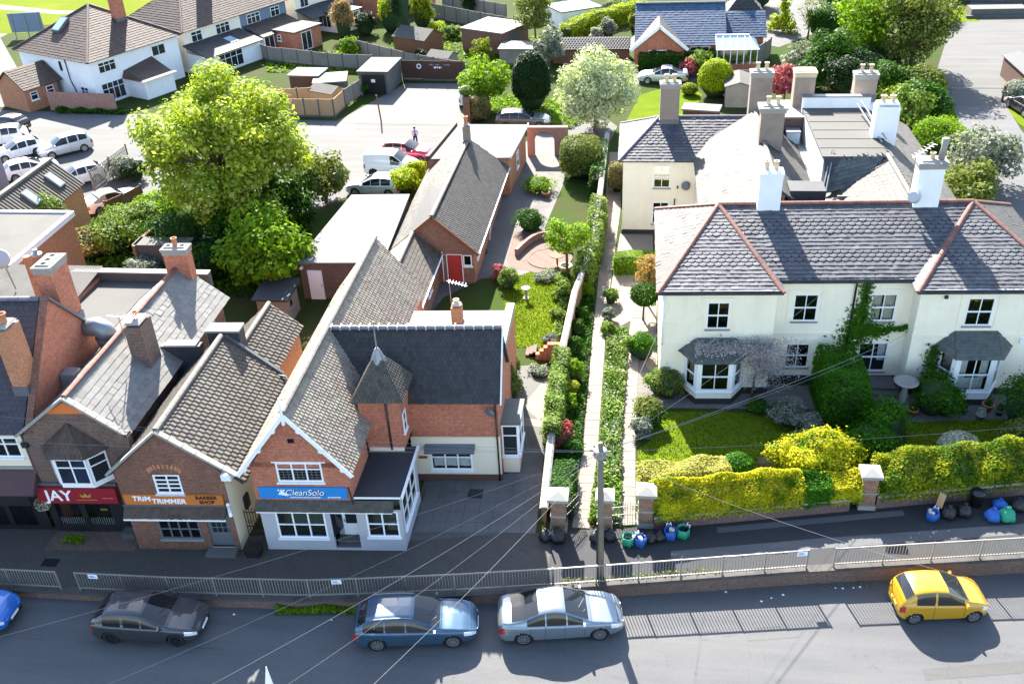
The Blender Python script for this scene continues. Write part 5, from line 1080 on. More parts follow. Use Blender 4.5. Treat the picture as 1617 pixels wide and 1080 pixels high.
# ------------------------------------------------------------------ houses along the top
RZ = radians(-26)
gh = thing('white_corner_house', 'white rendered corner house with brown hipped roof and roof light', 'house', (-52, 86.9, 0), RZ, local=True)
wall(gh, 'front_wall', (-11.2, 0), X1, 11.2, 0, 4.5, 'white_render'); wall(gh, 'side_wall', (0, 0), YP, 10.8, 0, 4.5, 'white_render'); wall(gh, 'rear_wall', (0, 10.8), XM, 11.2, 0, 4.5, 'white_render'); wall(gh, 'side_wall', (-11.2, 10.8), YM, 10.8, 0, 4.5, 'white_render')
c4 = [(-11.6, -.4, 4.4), (.4, -.4, 4.4), (.4, 11.2, 4.4), (-11.6, 11.2, 4.4)]; ap = (-5.6, 5.4, 8.1); fk = dict(course=.3, tw=.3)
for k in range(4): rf = slope(gh, [c4[k], c4[(k+1) % 4], ap], 'tile_redbrown', seed=80+k, **fk); ridge(rf, c4[k], ap, 'tile_redbrown', .12, .5, .02, 'hip_tile')
chimney(gh, -3.2, 6.9, 6.2, 9.6, .75, 1.2, 'brick_red', 'stone_cap', 2, 'terracotta', False, pot_h=.3)
k_ = MB().hexa([(-7.6, 2.0, 5.95), (-6.4, 2.0, 5.95), (-6.4, 3.5, 6.95), (-7.6, 3.5, 6.95), (-7.6, 1.9, 6.2), (-6.4, 1.9, 6.2), (-6.4, 3.4, 7.2), (-7.6, 3.4, 7.2)]).build('roof_light', 'lead', gh); MB().poly([(-7.5, 1.98, 6.27), (-6.5, 1.98, 6.27), (-6.5, 3.28, 7.14), (-7.5, 3.28, 7.14)]).build('pane', 'skylight', k_)
window(gh, (0, 1.9, 2.95), YP, 2.0, 1.05, 3, 1, 'top', deep=False); window(gh, (0, 8.2, 2.95), YP, 1.7, 1.05, 2, 1, 'grid', deep=False); window(gh, (-4.6, 0, 2.9), X1, .6, 1.1, 1, 1, deep=False); window(gh, (-1.7, 0, .6), X1, 1.2, 1.15, 2, 1, 'top', deep=False)
window(gh, (0, 2.0, .2), YP, 2.6, 1.8, 4, 1, 'top', deep=False, sill=False, name='patio_door')
pipe(gh, [(-3.6, -.1, 4.3), (-3.5, -.1, 2.2), (-2.6, -.1, .1)], .05)
MB().hexa([(.01, 3.2, 1.9), (3.2, 3.2, 1.9), (3.2, 7.5, 1.9), (.01, 7.5, 1.9), (.01, 3.6, 2.6), (2.6, 3.6, 2.0), (2.6, 7.2, 2.0), (.01, 7.2, 3.1)]).build('bay_roof', 'tile_redbrown', gh)
boxpart(gh, 'bay_wall', 'white_render', .01, 2.8, 3.6, 7.2, 0, 1.9)
gb = thing('brick_annexe', 'orange brick annexe with brown pitched roof against the white corner house', 'outbuilding', (-57, 87.5, 0), RZ, local=True)
# gable faces the lane
wall(gb, 'gable_wall', (-4.6, -2.6), X1, 4.3, 0, 2.3, 'brick_orange', (), (2.15, 3.7)); wall(gb, 'side_wall', (-.3, -2.6), YP, 3.6, 0, 2.3, 'brick_orange'); wall(gb, 'side_wall', (-4.6, 1.0), YM, 3.6, 0, 2.3, 'brick_orange')
slope(gb, [(-4.9, 1.5, 2.2), (-4.9, -2.8, 2.2), (-2.45, -2.8, 3.8), (-2.45, 1.5, 3.8)], 'tile_redbrown', seed=86, **fk); slope(gb, [(0, -2.8, 2.2), (0, 1.5, 2.2), (-2.45, 1.5, 3.8), (-2.45, -2.8, 3.8)], 'tile_redbrown', seed=87, **fk)
window(gb, (-.3, -1.7, 1.0), YP, .8, .8, 1, 2, 'top', deep=False); window(gb, (-.3, .1, .8), YP, .8, 1.1, 1, 2, 'top', deep=False)
bw = thing('boundary_wall', 'weathered brick boundary wall along the lane below the white corner house', 'wall', (-55, 85.4, 0))
p, q = at(82, 174), at(186, 178)
MB().bar((p.x, p.y, .85), (q.x, q.y, .85), .22, 1.7).build('wall_face', 'brick_pink', bw); MB().bar((p.x, p.y, 1.74), (q.x, q.y, 1.74), .3, .08).build('coping_stone', 'brick_pink', bw)
bs = thing('park_notice_board', 'dark blue backed notice board standing on the edge of the green', 'sign', tuple(at(48, 60)))
o_ = at(48, 60); MB((o_.x, o_.y, 0), (1, .15, 0)).box(-2.0, 2.0, -.05, .05, .7, 3.0).build('board', 'blue_render', bs)
for k in (-1.6, 0, 1.6): MB((o_.x, o_.y, 0), (1, .15, 0)).box(k-.06, k+.06, .06, .16, 0, 2.9).build('post', 'galvanised', bs)
# pair of houses beyond
hh = thing('semi_detached_houses', 'pair of houses, one cream and one slate blue, under one brown hipped roof', 'house', (-47.1, 97.8, 0), RZ, local=True)
L_ = 15.2
wall(hh, 'side_wall', (0, 0), YP, 8.0, 0, 4.5, 'cream_render'); wall(hh, 'blue_wall', (0, 8.0), YP, L_-8, 0, 4.5, 'blue_render'); wall(hh, 'front_wall', (-9.5, 0), X1, 9.5, 0, 4.5, 'cream_render'); wall(hh, 'rear_wall', (0, L_), XM, 9.5, 0, 4.5, 'cream_render')
c4 = [(-9.9, -.4, 4.4), (.4, -.4, 4.4), (.4, L_+.4, 4.4), (-9.9, L_+.4, 4.4)]; a1, a2 = (-4.75, 4.6, 7.9), (-4.75, L_-4.6, 7.9)
slope(hh, [c4[0], c4[1], a1], 'tile_redbrown', seed=90, **fk); rf = slope(hh, [c4[1], c4[2], a2, a1], 'tile_redbrown', seed=91, **fk); slope(hh, [c4[2], c4[3], a2], 'tile_redbrown', seed=92, **fk); slope(hh, [c4[3], c4[0], a1, a2], 'tile_redbrown', seed=93, **fk); ridge(rf, c4[1], a1, 'tile_redbrown', .12, .5, .02, 'hip_tile')
chimney(hh, -4.2, L_/2, 7.0, 9.8, .8, 1.4, 'brick_red', 'stone_cap', 3, 'terracotta', False)
for y, w_, n_ in ((1.7, 1.5, 2), (5.4, 2.0, 3), (10.0, 2.0, 3), (13.4, 1.4, 2)): window(hh, (0, y, 2.95), YP, w_, 1.1, n_, 1, 'top', deep=False)
slope(hh, [(3.6, -.4, 2.1), (3.6, 7.6, 2.1), (.02, 7.6, 3.0), (.02, -.4, 3.0)], 'tile_dark', .3, .3, name='lean_to_roof', seed=94); boxpart(hh, 'lean_to_wall', 'white_render', .02, 3.2, 0, 7.4, 0, 2.05); k_ = MB().poly([(1.1, 4.2, 2.80), (2.4, 4.2, 2.47), (2.4, 5.3, 2.47), (1.1, 5.3, 2.80)]).build('roof_light', 'skylight', hh)
window(hh, (3.2, 3.0, .2), YP, 3.4, 1.7, 4, 1, 'top', deep=False, sill=False, name='patio_door')
slope(hh, [(3.0, 8.2, 2.1), (3.0, 14.8, 2.1), (.02, 14.8, 3.0), (.02, 8.2, 3.0)], 'tile_redbrown', .3, .3, name='lean_to_roof', seed=95); boxpart(hh, 'lean_to_wall', 'white_render', .02, 2.8, 8.4, 10.0, 0, 2.05); window(hh, (2.8, 9.2, .2), YP, 1.5, 1.8, 2, 1, deep=False, sill=False, name='patio_door')
boxpart(hh, 'flat_extension', 'brick_red', .02, 5.6, 10.4, 14.6, 0, 2.3); boxpart(hh, 'flat_roof', 'felt_grey', .0, 5.8, 10.2, 14.8, 2.3, 2.42); window(hh, (3.2, 10.4, 1.2), X1, .6, .7, 1, 2, deep=False); window(hh, (5.6, 12.2, .1), YP, 1.6, 2.0, 2, 1, 'grid', deep=False, sill=False, name='patio_door')
h3 = thing('white_far_house', 'cream house with glazed lean-to at the top of the picture beyond the blue wall', 'house', (-40.0, 112.5, 0), RZ, local=True)
boxpart(h3, 'wall', 'cream_render', -9, 0, .5, 14, 0, 5.0); slope(h3, [(.3, .2, 4.9), (.3, 14.3, 4.9), (-4.5, 14.3, 8.2), (-4.5, .2, 8.2)], 'tile_redbrown', seed=96, **fk)
for y in (2.0, 6.0): window(h3, (0, y, 2.9), YP, 1.4, 1.1, 2, 1, deep=False)
slope(h3, [(2.6, .3, 2.1), (2.6, 8, 2.1), (.02, 8, 2.9), (.02, .3, 2.9)], 'felt_dark', .4, .4, name='lean_to_roof', seed=97); boxpart(h3, 'conservatory_wall', 'white_paint', .02, 4.6, 3.0, 6.5, 0, 2.2); boxpart(h3, 'conservatory_roof', 'felt_dark', .02, 4.9, 2.8, 6.7, 2.2, 2.32); window(h3, (4.6, 4.8, .5), YP, 2.6, 1.5, 3, 1, 'top', deep=False, sill=False)
window(h3, (2.0, 3.0, .5), X1, 2.0, 1.4, 3, 1, 'grid', deep=False, sill=False)
h4 = thing('brick_house_far', 'red brick house end with white patio doors at the top edge', 'house', tuple(at(600, 30)), RZ, local=True)
boxpart(h4, 'wall', 'brick_red', -6, 2, 0, 9, 0, 3.2); slope(h4, [(2.3, -.3, 2.6), (2.3, 9, 2.6), (-2, 9, 4.2), (-2, -.3, 4.2)], 'tile_brown', seed=98, **fk); window(h4, (2, 2.2, .1), YP, 3.4, 2.0, 4, 1, 'top', deep=False, sill=False, name='patio_door'); boxpart(h4, 'end_wall', 'brick_red', -2.2, -1.9, -.05, 0, 2.6, 4.1)
# sheds, garages
def shed(name, label, cat, px, rz, w, d_, hw, hr_, wm, rm, flat=False, door=None):
    o = at(*px); s = thing(name, label, cat, tuple(o), rz, local=True)
    boxpart(s, 'wall', wm, -w/2, w/2, -d_/2, d_/2, 0, hw)
    if flat: boxpart(s, 'roof', rm, -w/2-.15, w/2+.15, -d_/2-.15, d_/2+.15, hw, hw+.13)
    else:
        for k in (-1, 1): MB().hexa([(k*(w/2+.15), -d_/2-.12, hw-.06), (0, -d_/2-.12, hr_), (0, d_/2+.12, hr_), (k*(w/2+.15), d_/2+.12, hw-.06), (k*(w/2+.15), -d_/2-.12, hw), (0, -d_/2-.12, hr_+.07), (0, d_/2+.12, hr_+.07), (k*(w/2+.15), d_/2+.12, hw)]).build('roof', rm, s)
        for y in (-d_/2, d_/2): MB().poly([(-w/2, y, hw), (w/2, y, hw), (0, y, hr_)]).build('gable', wm, s)
    if door:
        side, a0, a1, z1, mt = door
        if side == 'f': MB().box(a0, a1, -d_/2-.04, -d_/2, .02, z1).build('door', mt, s)
        else: MB().box(w/2, w/2+.04, a0, a1, .02, z1).build('door', mt, s)
    return s
gs_ = shed('concrete_garage', 'pale concrete garage with black door at the end of the concrete yard', 'garage', (603, 138), radians(-4), 2.9, 4.6, 2.15, 0, 'concrete', 'felt_grey', True, ('f', -1.2, 1.2, 1.95, 'black_paint'))
MB().box(-.2, .2, -2.36, -2.345, 1.2, 1.5).build('door_notice', 'letter_white', gs_)
shed('flat_garage', 'brick garage with white flat roof and pale green door', 'garage', (783, 75), radians(-28), 5.4, 5.0, 2.3, 0, 'brick_old', 'felt_white', True, ('r', -1.2, 1.2, 2.0, 'slate_green'))
shed('felt_shed', 'large grey felted garden shed with pitched roof behind the fence', 'shed', (662, 80), radians(62), 3.2, 4.4, 1.7, 2.5, 'wood_brown', 'felt_grey')
shed('small_felt_shed', 'small low grey roofed shed just behind the dark timber fence', 'shed', (700, 105), radians(65), 1.8, 2.6, 1.2, 1.6, 'wood_grey', 'felt_grey')
shed('flat_lean_to', 'low shed with pale flat roof behind the dark yew', 'shed', (830, 96), radians(-4), 5.0, 2.8, 1.5, 0, 'wood_grey', 'felt_white', True)
shed('pale_flat_garage', 'grey flat roofed garage at the head of the bright clipped hedge', 'garage', (905, 38), radians(30), 5.0, 4.4, 2.0, 0, 'white_render', 'felt_white', True)
shed('dark_hut', 'dark slatted bin store at the right edge of the parking court', 'shed', (1622, 135), radians(0), 3.0, 6.0, 1.9, 2.2, 'wood_dark', 'felt_dark')
shed('grey_garden_shed', 'grey timber shed with pale shallow roof behind the cream house', 'shed', (1165, 160), radians(-3), 2.4, 3.6, 1.9, 2.25, 'wood_grey', 'felt_grey')
tb = shed('cold_frame', 'low garden store with white sloping lid on the side lawn', 'garden store', (1107, 187), radians(-12), 3.0, 1.5, .9, 0, 'wood_dark', 'felt_white', True)
shed('white_shed', 'small shed with bright white flat roof inside the new fence', 'shed', (490, 142), radians(-5), 3.0, 2.4, 1.7, 0, 'wood_dark', 'felt_white', True)
shed('pale_roof_shed', 'wide low store with pale flat roof beside the white roofed shed', 'shed', (525, 148), radians(12), 3.0, 3.0, 1.5, 0, 'concrete', 'felt_white', True)
shed('small_grey_roof_shed', 'small grey pitched roof shed in the corner of the new fence', 'shed', (520, 162), radians(64), 2.0, 2.8, 1.3, 1.7, 'wood_fence', 'felt_grey')
cs = thing('concrete_ruin', 'low roofless concrete wall overgrown beside the yard', 'wall', tuple(at(265, 425)))
o_ = at(265, 430); boxpart(cs, 'wall_face', 'concrete', o_.x-1.7, o_.x+1.7, o_.y, o_.y+.25, 0, 1.9); boxpart(cs, 'wall_return', 'brick_brown', o_.x-1.9, o_.x-1.7, o_.y-.2, o_.y+2.6, 0, 2.0); boxpart(cs, 'wall_coping', 'concrete_dark', o_.x-2.0, o_.x+1.8, o_.y-.05, o_.y+1.2, 1.9, 2.0)
# fences of panels and posts
def fence(label, px, hgt_, mat, n=None, post='concrete', cat='fence', name='panel_fence', board=True, plank=True):
    P_ = [at(*p) for p in px]; t = thing(name, label, cat, tuple(P_[0]))
    first = True
    for p, q in zip(P_, P_[1:]):
        L_ = (q-p).length; m = max(1, int(round(L_/1.85))); d_ = (q-p).normalized(); nn = Vector((d_.y, -d_.x, 0))
        for k in range(m):
            a_ = p+d_*(L_*k/m+.06); b_ = p+d_*(L_*(k+1)/m-.06); j = rr.uniform(-.03, .03)
            pm = MB(); pm.bar(a_+Vector((0, 0, hgt_/2+.1+j)), b_+Vector((0, 0, hgt_/2+.1+j)), .04, hgt_-.2); o = pm.build('panel', mat, t)
            if plank:
                pk_ = MB(); nb = int((b_-a_).length/.15)
                for i in range(nb):
                    c_ = a_+d_*((b_-a_).length*(i+.5)/nb); pk_.bar(c_+nn*.035+Vector((0, 0, .22)), c_+nn*.035+Vector((0, 0, hgt_-.03+j)), .115, .02, up=tuple(nn))
                pk_.build('board_facing', mat, o, kind='stuff')
            if board: MB().bar(a_+Vector((0, 0, .1)), b_+Vector((0, 0, .1)), .05, .2).build('gravel_board', 'concrete', t)
            MB().box(a_.x-.12, a_.x, a_.y-.06, a_.y+.06, 0, hgt_+.08).build('post', post, t)
        MB().box(q.x-.06, q.x+.06, q.y-.06, q.y+.06, 0, hgt_+.08).build('post', post, t)
    return t
fence('new golden timber fence with concrete posts along the lane', [(400, 184), (483, 185), (529, 186), (545, 171)], 1.7, 'wood_fence')
fence('olive green painted fence beside the concrete garage', [(546, 170), (573, 152)], 1.7, 'wood_grey', board=False)
fence('inner golden fence enclosing the white roofed shed', [(405, 168), (505, 162)], 1.5, 'wood_fence', board=False)
df = fence('dark brown timber fence with white lettering at the back of the yard', [(637, 127), (733, 129)], 2.0, 'wood_dark', post='wood_dark')
p = at(690, 128); p2 = Vector((p.x, p.y-.08, 1.45)); u_ = (at(733, 129)-at(637, 127)).normalized()
print_line(df, (p2.x+.4, p2.y, 1.62), u_, 2.2, .14, 'letter_white', seed=5); print_line(df, (p2.x+.2, p2.y, 1.36), u_, .8, .18, 'letter_white', seed=6); print_line(df, (p2.x+1.2, p2.y, 1.22), u_, .7, .1, 'letter_white', seed=7)
MB().lathe([(.3, 0), (.3, .02), (.18, .02), (.18, 0)], (0, 0, 0), 16).build('round_emblem', 'letter_white', None) if False else None
em = MB((p2.x-1.7, p2.y, 1.5), u_)
for k in range(16):
    t0, t1 = 2*pi*k/16, 2*pi*(k+1)/16; em.poly([(.26*cos(t0), .02, .26*sin(t0)), (.26*cos(t1), .02, .26*sin(t1)), (.15*cos(t1), .02, .15*sin(t1)), (.15*cos(t0), .02, .15*sin(t0))])
em.build('round_emblem', 'letter_white', df)
fence('grey timber garden fence with posts behind the small sheds', [(565, 88), (640, 108), (735, 126)], 1.7, 'wood_grey')
fence('long grey fence between the gardens of the pair of houses', [(408, 90), (425, 97), (520, 108), (590, 112)], 1.6, 'wood_grey')
fence('weathered grey fence running behind the flat brick garage', [(685, 30), (760, 45), (830, 58)], 1.8, 'wood_grey')
fence('grey fence across the top gardens', [(700, 12), (800, 30)], 1.7, 'wood_grey', plank=False)
fence('dark timber fence right of the blue slate bungalow', [(1196, 105), (1215, 92)], 2.0, 'wood_grey')
fence('grey board fence beside the grey garden shed', [(1150, 138), (1195, 136)], 1.6, 'wood_grey')
fence('brown timber fence on concrete base beside the convertible', [(172, 346), (200, 333), (228, 318)], 1.35, 'wood_brown', post='concrete')
fence('grey fence sloping beside the bright clipped hedge', [(945, 32), (1010, 8)], 1.6, 'wood_grey')
fence('tall timber fence along the right of the parking court', [(1450, 0), (1617, 4), (1700, 6)], 2.0, 'wood_brown')
sf_ = thing('steel_fence', 'galvanised vertical bar fence at the corner of the car park', 'fence', tuple(at(165, 300)))
p, q = at(150, 305), at(205, 262); d_ = (q-p); 
for k in range(30): c_ = p+d_*(k/29); MB().box(c_.x-.03, c_.x+.03, c_.y-.015, c_.y+.015, .1, 1.8).build('bar', 'galvanised', sf_)
for z in (.3, 1.5): MB().bar(p+Vector((0, .04, z)), q+Vector((0, .04, z)), .04, .06).build('rail', 'galvanised', sf_)
for k in (0, .5, 1): c_ = p+d_*k; MB().box(c_.x-.05, c_.x+.05, c_.y+.05, c_.y+.15, 0, 1.9).build('post', 'wood_grey', sf_)
# blue slate bungalow, top right
ib = thing('blue_slate_bungalow', 'brick bungalow with blue slate roof, front gable and white conservatory', 'bungalow', (4.5, 100, 0))
boxpart(ib, 'wall', 'brick_red', .2, 8.7, 98.4, 107.8, 0, 2.35); boxpart(ib, 'side_wing', 'brick_red', 8.75, 12.9, 101.4, 107, 0, 2.3)
q1 = slope(ib, [(-.1, 98.1, 2.3), (9.0, 98.1, 2.3), (9.0, 103.2, 5.2), (-.1, 103.2, 5.2)], 'slate_blue', .32, .38, seed=101); slope(ib, [(9, 108.3, 2.3), (-.1, 108.3, 2.3), (-.1, 103.2, 5.2), (9, 103.2, 5.2)], 'slate_blue', .4, .4, seed=102); ridge(q1, (-.1, 103.2, 5.22), (9, 103.2, 5.22), 'ridge_blue', .14, .45)
for y in (.2, 8.7): MB().poly([(y, 98.4, 2.3), (y, 107.8, 2.3), (y, 103.2, 5.1)]).build('gable_wall', 'brick_red', ib)
slope(ib, [(8.8, 101.1, 2.25), (13.2, 101.1, 2.25), (13.2, 104.2, 4.1), (8.8, 104.2, 4.1)], 'slate_blue', .32, .38, seed=103)
pq = [(9.3, 104.4, 3.9), (13.0, 104.4, 3.9), (13.0, 108, 3.9), (9.3, 108, 3.9)]
for k in range(4): slope(ib, [pq[k], pq[(k+1) % 4], (11.1, 106.2, 5.8)], 'slate_white', .4, .5, name='pyramid_roof', seed=104+k)
wall(ib, 'front_gable', (-.1, 97.6), X1, 4.9, 0, 2.3, 'brick_red', (), (2.45, 4.2)); wall(ib, 'gable_side', (4.8, 97.6), YP, 1.0, 0, 2.3, 'brick_red')
slope(ib, [(-.45, 101.5, 2.15), (-.45, 97.3, 2.15), (2.35, 97.3, 4.4), (2.35, 101.5, 4.4)], 'slate_white', .32, .38, seed=110); slope(ib, [(5.15, 97.3, 2.15), (5.15, 101.5, 2.15), (2.35, 101.5, 4.4), (2.35, 97.3, 4.4)], 'slate_white', .32, .38, seed=111)
for q in (((-.5, 97.25, 2.05), (2.35, 97.25, 4.35)), ((5.2, 97.25, 2.05), (2.35, 97.25, 4.35))): MB().bar(*q, .06, .3).build('bargeboard', 'white_paint', ib)
window(ib, (2.2, 97.6, .9), X1, 1.8, 1.1, 2, 1, 'grid', deep=False); window(ib, (6.4, 98.4, .8), X1, 1.9, 1.3, 3, 1, 'grid', deep=False)
cv = MB().box(8.0, 12.0, 97.2, 100.8, 0, .6).build('conservatory_base', 'brick_red', ib)
for x in np.linspace(8.05, 11.95, 7): MB().box(x-.05, x+.05, 97.25, 97.35, .6, 2.1).build('conservatory_post', 'white_paint', ib)
MB().poly([(8.0, 97.3, .6), (12, 97.3, .6), (12, 97.3, 2.1), (8, 97.3, 2.1)]).build('conservatory_glass', 'glass', ib)
MB().poly([(7.9, 97.1, 2.12), (12.1, 97.1, 2.12), (11.2, 99.2, 2.95), (7.9, 99.2, 2.95)]).poly([(12.1, 97.1, 2.12), (12.1, 100.9, 2.12), (11.2, 99.2, 2.95)]).build('conservatory_roof', 'skylight', ib)
for k in range(6): x = 7.95+k*.7; MB().bar((x, 97.1, 2.15), (x if x < 11.2 else 11.2, 99.2, 2.98), .06).build('conservatory_bar', 'white_paint', ib)
MB().bar((7.9, 99.2, 3.0), (11.2, 99.2, 3.0), .1).build('conservatory_ridge', 'white_paint', ib); MB().bar((7.9, 97.08, 2.1), (12.1, 97.08, 2.1), .12).build('conservatory_eave', 'white_paint', ib)
pg = thing('pantiled_lean_to', 'low dark pantiled roof left of the blue slate bungalow', 'outbuilding', (-5, 100, 0)); boxpart(pg, 'wall', 'brick_old', -8.5, -.6, 100.2, 103, 0, 1.6)
slope(pg, [(-8.7, 99.9, 1.5), (-.5, 99.9, 1.5), (-.5, 101.6, 2.3), (-8.7, 101.6, 2.3)], 'tile_dark', .3, .3, 'pan', seed=112)
bb = thing('planter_box', 'long concrete planter on the green at the top of the parking court', 'planter', tuple(at(1572, 22))); o_ = at(1572, 24); boxpart(bb, 'body', 'concrete', o_.x-3, o_.x+3, o_.y-1, o_.y+1, 0, .9); boxpart(bb, 'base', 'concrete_dark', o_.x-3.6, o_.x+2.6, o_.y-1.5, o_.y-1.1, 0, .3)
bar_ = thing('barrier_gate', 'thin steel height barrier across the mouth of the drive', 'barrier', tuple(at(1500, 165))); p, q = at(1500, 160), at(1582, 160); MB().tube([p, p+Vector((0, 0, 1.2))], .06, 6).build('post', 'galvanised', bar_); MB().tube([q, q+Vector((0, 0, 1.4))], .1, 6).build('post', 'wood_brown', bar_); MB().tube([p+Vector((0, 0, 1.15)), q+Vector((0, 0, 1.15))], .03, 6).build('rail', 'galvanised', bar_)
# ------------------------------------------------------------------ street furniture
def railing(label, xs0, xs1, npan, notices=()):
    t = thing('pedestrian_railing', label, 'railing', (xs0, wl(xs0), 0))
    X_ = np.linspace(xs0, xs1, npan+1); P_ = [Vector((x, wl(x), .03)) for x in X_]
    for p in P_: MB().box(p.x-.03, p.x+.03, p.y-.03, p.y+.03, .03, 1.05).build('post', 'galvanised', t)
    for p, q in zip(P_, P_[1:]):
        for z in (.98, .14): MB().bar(p+Vector((.03, 0, z)), q+Vector((-.03, 0, z)), .045, .05).build('rail', 'galvanised', t)
        nb = max(6, int((q.x-p.x)/.118))
        for k in range(1, nb): c_ = p+(q-p)*(k/nb); MB().box(c_.x-.012, c_.x+.012, c_.y-.012, c_.y+.012, .19, .985).build('bar', 'galvanised', t)
    for i, f in notices:
        c_ = P_[i]+(P_[i+1]-P_[i])*f; u_ = P_[i+1]-P_[i]; n_ = MB((c_.x, c_.y, 0), u_).box(-.2, .2, .03, .045, .78, 1.0).build('notice', 'letter_white', t)
        MB((c_.x, c_.y, 0), u_).box(-.16, .05, .046, .05, .9, .94).box(-.16, .12, .046, .05, .84, .87).build('notice_print', 'sign_blue', n_)
    return t
railing('short grey railing at the left edge of the street', -29.5, -22.95, 3)
railing('long grey railing in shade below the shops, from the gap to the utility pole', -22.1, -2.75, 10, [(0, .4), (5, .6)])
railing('sunlit grey railing right of the utility pole with a notice at its end', -2.7, 7.4, 6, [(5, .85)])
railing('grey railing beside the yellow car with a notice at the right edge', 8.5, 22.22, 7, [(3, .95)])
# utility pole and its wires
up = thing('utility_pole', 'tall weathered timber utility pole behind the railing', 'utility pole', (-.86, 28.15, 0))
MB().tube([(-.86, 28.15, -.1), (-.87, 28.14, 3.5), (-.9, 28.1, 6.9)], [.14, .125, .10], 12).build('pole', 'pole_wood', up, True)
MB().lathe([(.22, 6.25), (.26, 6.3), (.26, 6.55), (.2, 6.6)], (-.9, 28.1, 0), 12).build('terminal_ring', 'galvanised', up)
for k in range(8): a_ = 2*pi*k/8; MB().bar((-.9+.24*cos(a_), 28.1+.24*sin(a_), 6.5), (-.9+.38*cos(a_), 28.1+.38*sin(a_), 6.55), .03).build('hook', 'alloy_dark', up)
MB().tube([(-1.0, 28.02, 0), (-1.0, 28.02, 3)], .035, 6).build('cable_guard', 'alloy_dark', up)
def wirepts(a, b, sag=.4, n=14):
    a = Vector(a); b = Vector(b); return [a+(b-a)*(k/n)-Vector((0, 0, sag*4*(k/n)*(1-k/n))) for k in range(n+1)]
T_ = (-.9, 28.1, 6.5)
def ray(px, py, Y):
    d = _R*((px-808.5)/F_PX)+_D*((py-540)/F_PX)+_F; t_ = Y/d.y; return Vector((d.x*t_, Y, CAM_H+d.z*t_))
ends = [((-27, 28.4, 5.6), .25, 'wire running left along the shop fronts'), ((-26.5, 29.3, 6.2), .2, 'upper wire running left above the shop signs'), ((-24.5, 29.6, 5.9), .45, 'slack wire running left to the brick gable'),
        (ray(0, 1005, 16), .3, 'wire fanning across the road to the lower left corner'), (ray(170, 1080, 15), .3, 'second wire fanning down over the grey hatchback'), (ray(335, 1080, 15), .3, 'thick wire fanning down between the parked cars'), (ray(590, 1080, 14), .2, 'steep wire fanning down over the blue estate car'), (ray(455, 1080, 15), .3, 'thin wire fanning down across the forecourt'),
        (ray(1500, 905, 20), .3, 'wire dropping right across the footway to the yellow car'), ((9.4, 42.1, 5.7), .35, 'wire rising to the middle of the cream house'), ((13.6, 42.3, 3.2), .25, 'bright double wire rising to the cream house porch'), ((13.7, 42.2, 3.0), .25, 'lower strand of the double wire to the cream house'), ((2.0, 41.4, 5.2), .3, 'short wire to the left corner of the cream house'), ((22, 33.5, 5.4), .3, 'wire running right above the yellow hedge')]
for e_, sg_, lb in ends: tag(MB().tube(wirepts(T_, e_, sg_), .006 if 'bright' not in lb and 'thick' not in lb else .011, 4).build('overhead_wire', 'wire'), lb, 'wire', 'wires fanning out from the utility pole')
# brick gate pillars with stone caps, low front wall, iron gates
def pillar(label, x, y, w=.62, h=1.75, mat='brick_brown'):
    t = thing('gate_pillar', label, 'pillar', (x, y, 0), local=True); MB().box(-w/2-.06, w/2+.06, -w/2-.06, w/2+.06, 0, .22).build('base', 'stone_cap', t); MB().box(-w/2, w/2, -w/2, w/2, .22, h).build('shaft', mat, t); MB().box(-w/2-.025, w/2+.025, -w/2-.025, w/2+.025, h*.48, h*.48+.1).build('band', 'stone_cap', t)
    c_ = MB(); c_.box(-w/2-.13, w/2+.13, -w/2-.13, w/2+.13, h, h+.14); c_.hexa([(-w/2-.13, -w/2-.13, h+.14), (w/2+.13, -w/2-.13, h+.14), (w/2+.13, w/2+.13, h+.14), (-w/2-.13, w/2+.13, h+.14), (-.03, -.03, h+.32), (.03, -.03, h+.32), (.03, .03, h+.32), (-.03, .03, h+.32)]); c_.build('cap', 'stone_cap', t)
    return t
pillar('brick gate pillar with pale cap beside the forecourt wall', -2.75, 30.9); pillar('middle brick gate pillar between the two garden gates', -.78, 31.0, .55); pillar('brick gate pillar at the end of the yellow hedge', .95, 31.45); pillar('brick gate pillar with pale cap between the two yellow hedges', 10.45, 33.25)
fw = thing('front_garden_wall', 'low dark brick garden wall with stone coping below the yellow hedge', 'wall', (6, 32, 0))
fb_ = MB(); 
for a_, b_ in zip(np.arange(1.3, 9.9, .6), np.arange(1.9, 10.4, .6)):
    if b_ > 10.1: break
    fb_.hexa([(a_, GH(a_)-.12, 0), (b_, GH(b_)-.12, 0), (b_, GH(b_)+.12, 0), (a_, GH(a_)+.12, 0), (a_, GH(a_)-.12, .62), (b_, GH(b_)-.12, .62), (b_, GH(b_)+.12, .62), (a_, GH(a_)+.12, .62)]); MB().hexa([(a_+.005, GH(a_)-.17, .62), (b_-.005, GH(b_)-.17, .62), (b_-.005, GH(b_)+.17, .62), (a_+.005, GH(a_)+.17, .62), (a_+.005, GH(a_)-.15, .70), (b_-.005, GH(b_)-.15, .70), (b_-.005, GH(b_)+.15, .70), (a_+.005, GH(a_)+.15, .70)]).build('coping_stone', 'stone_cap', fw)
fb_.build('wall_face', 'brick_dark', fw)
fw2 = thing('front_garden_wall', 'low dark brick garden wall behind the refuse sacks at right', 'wall', (14, 34, 0)); fb_ = MB()
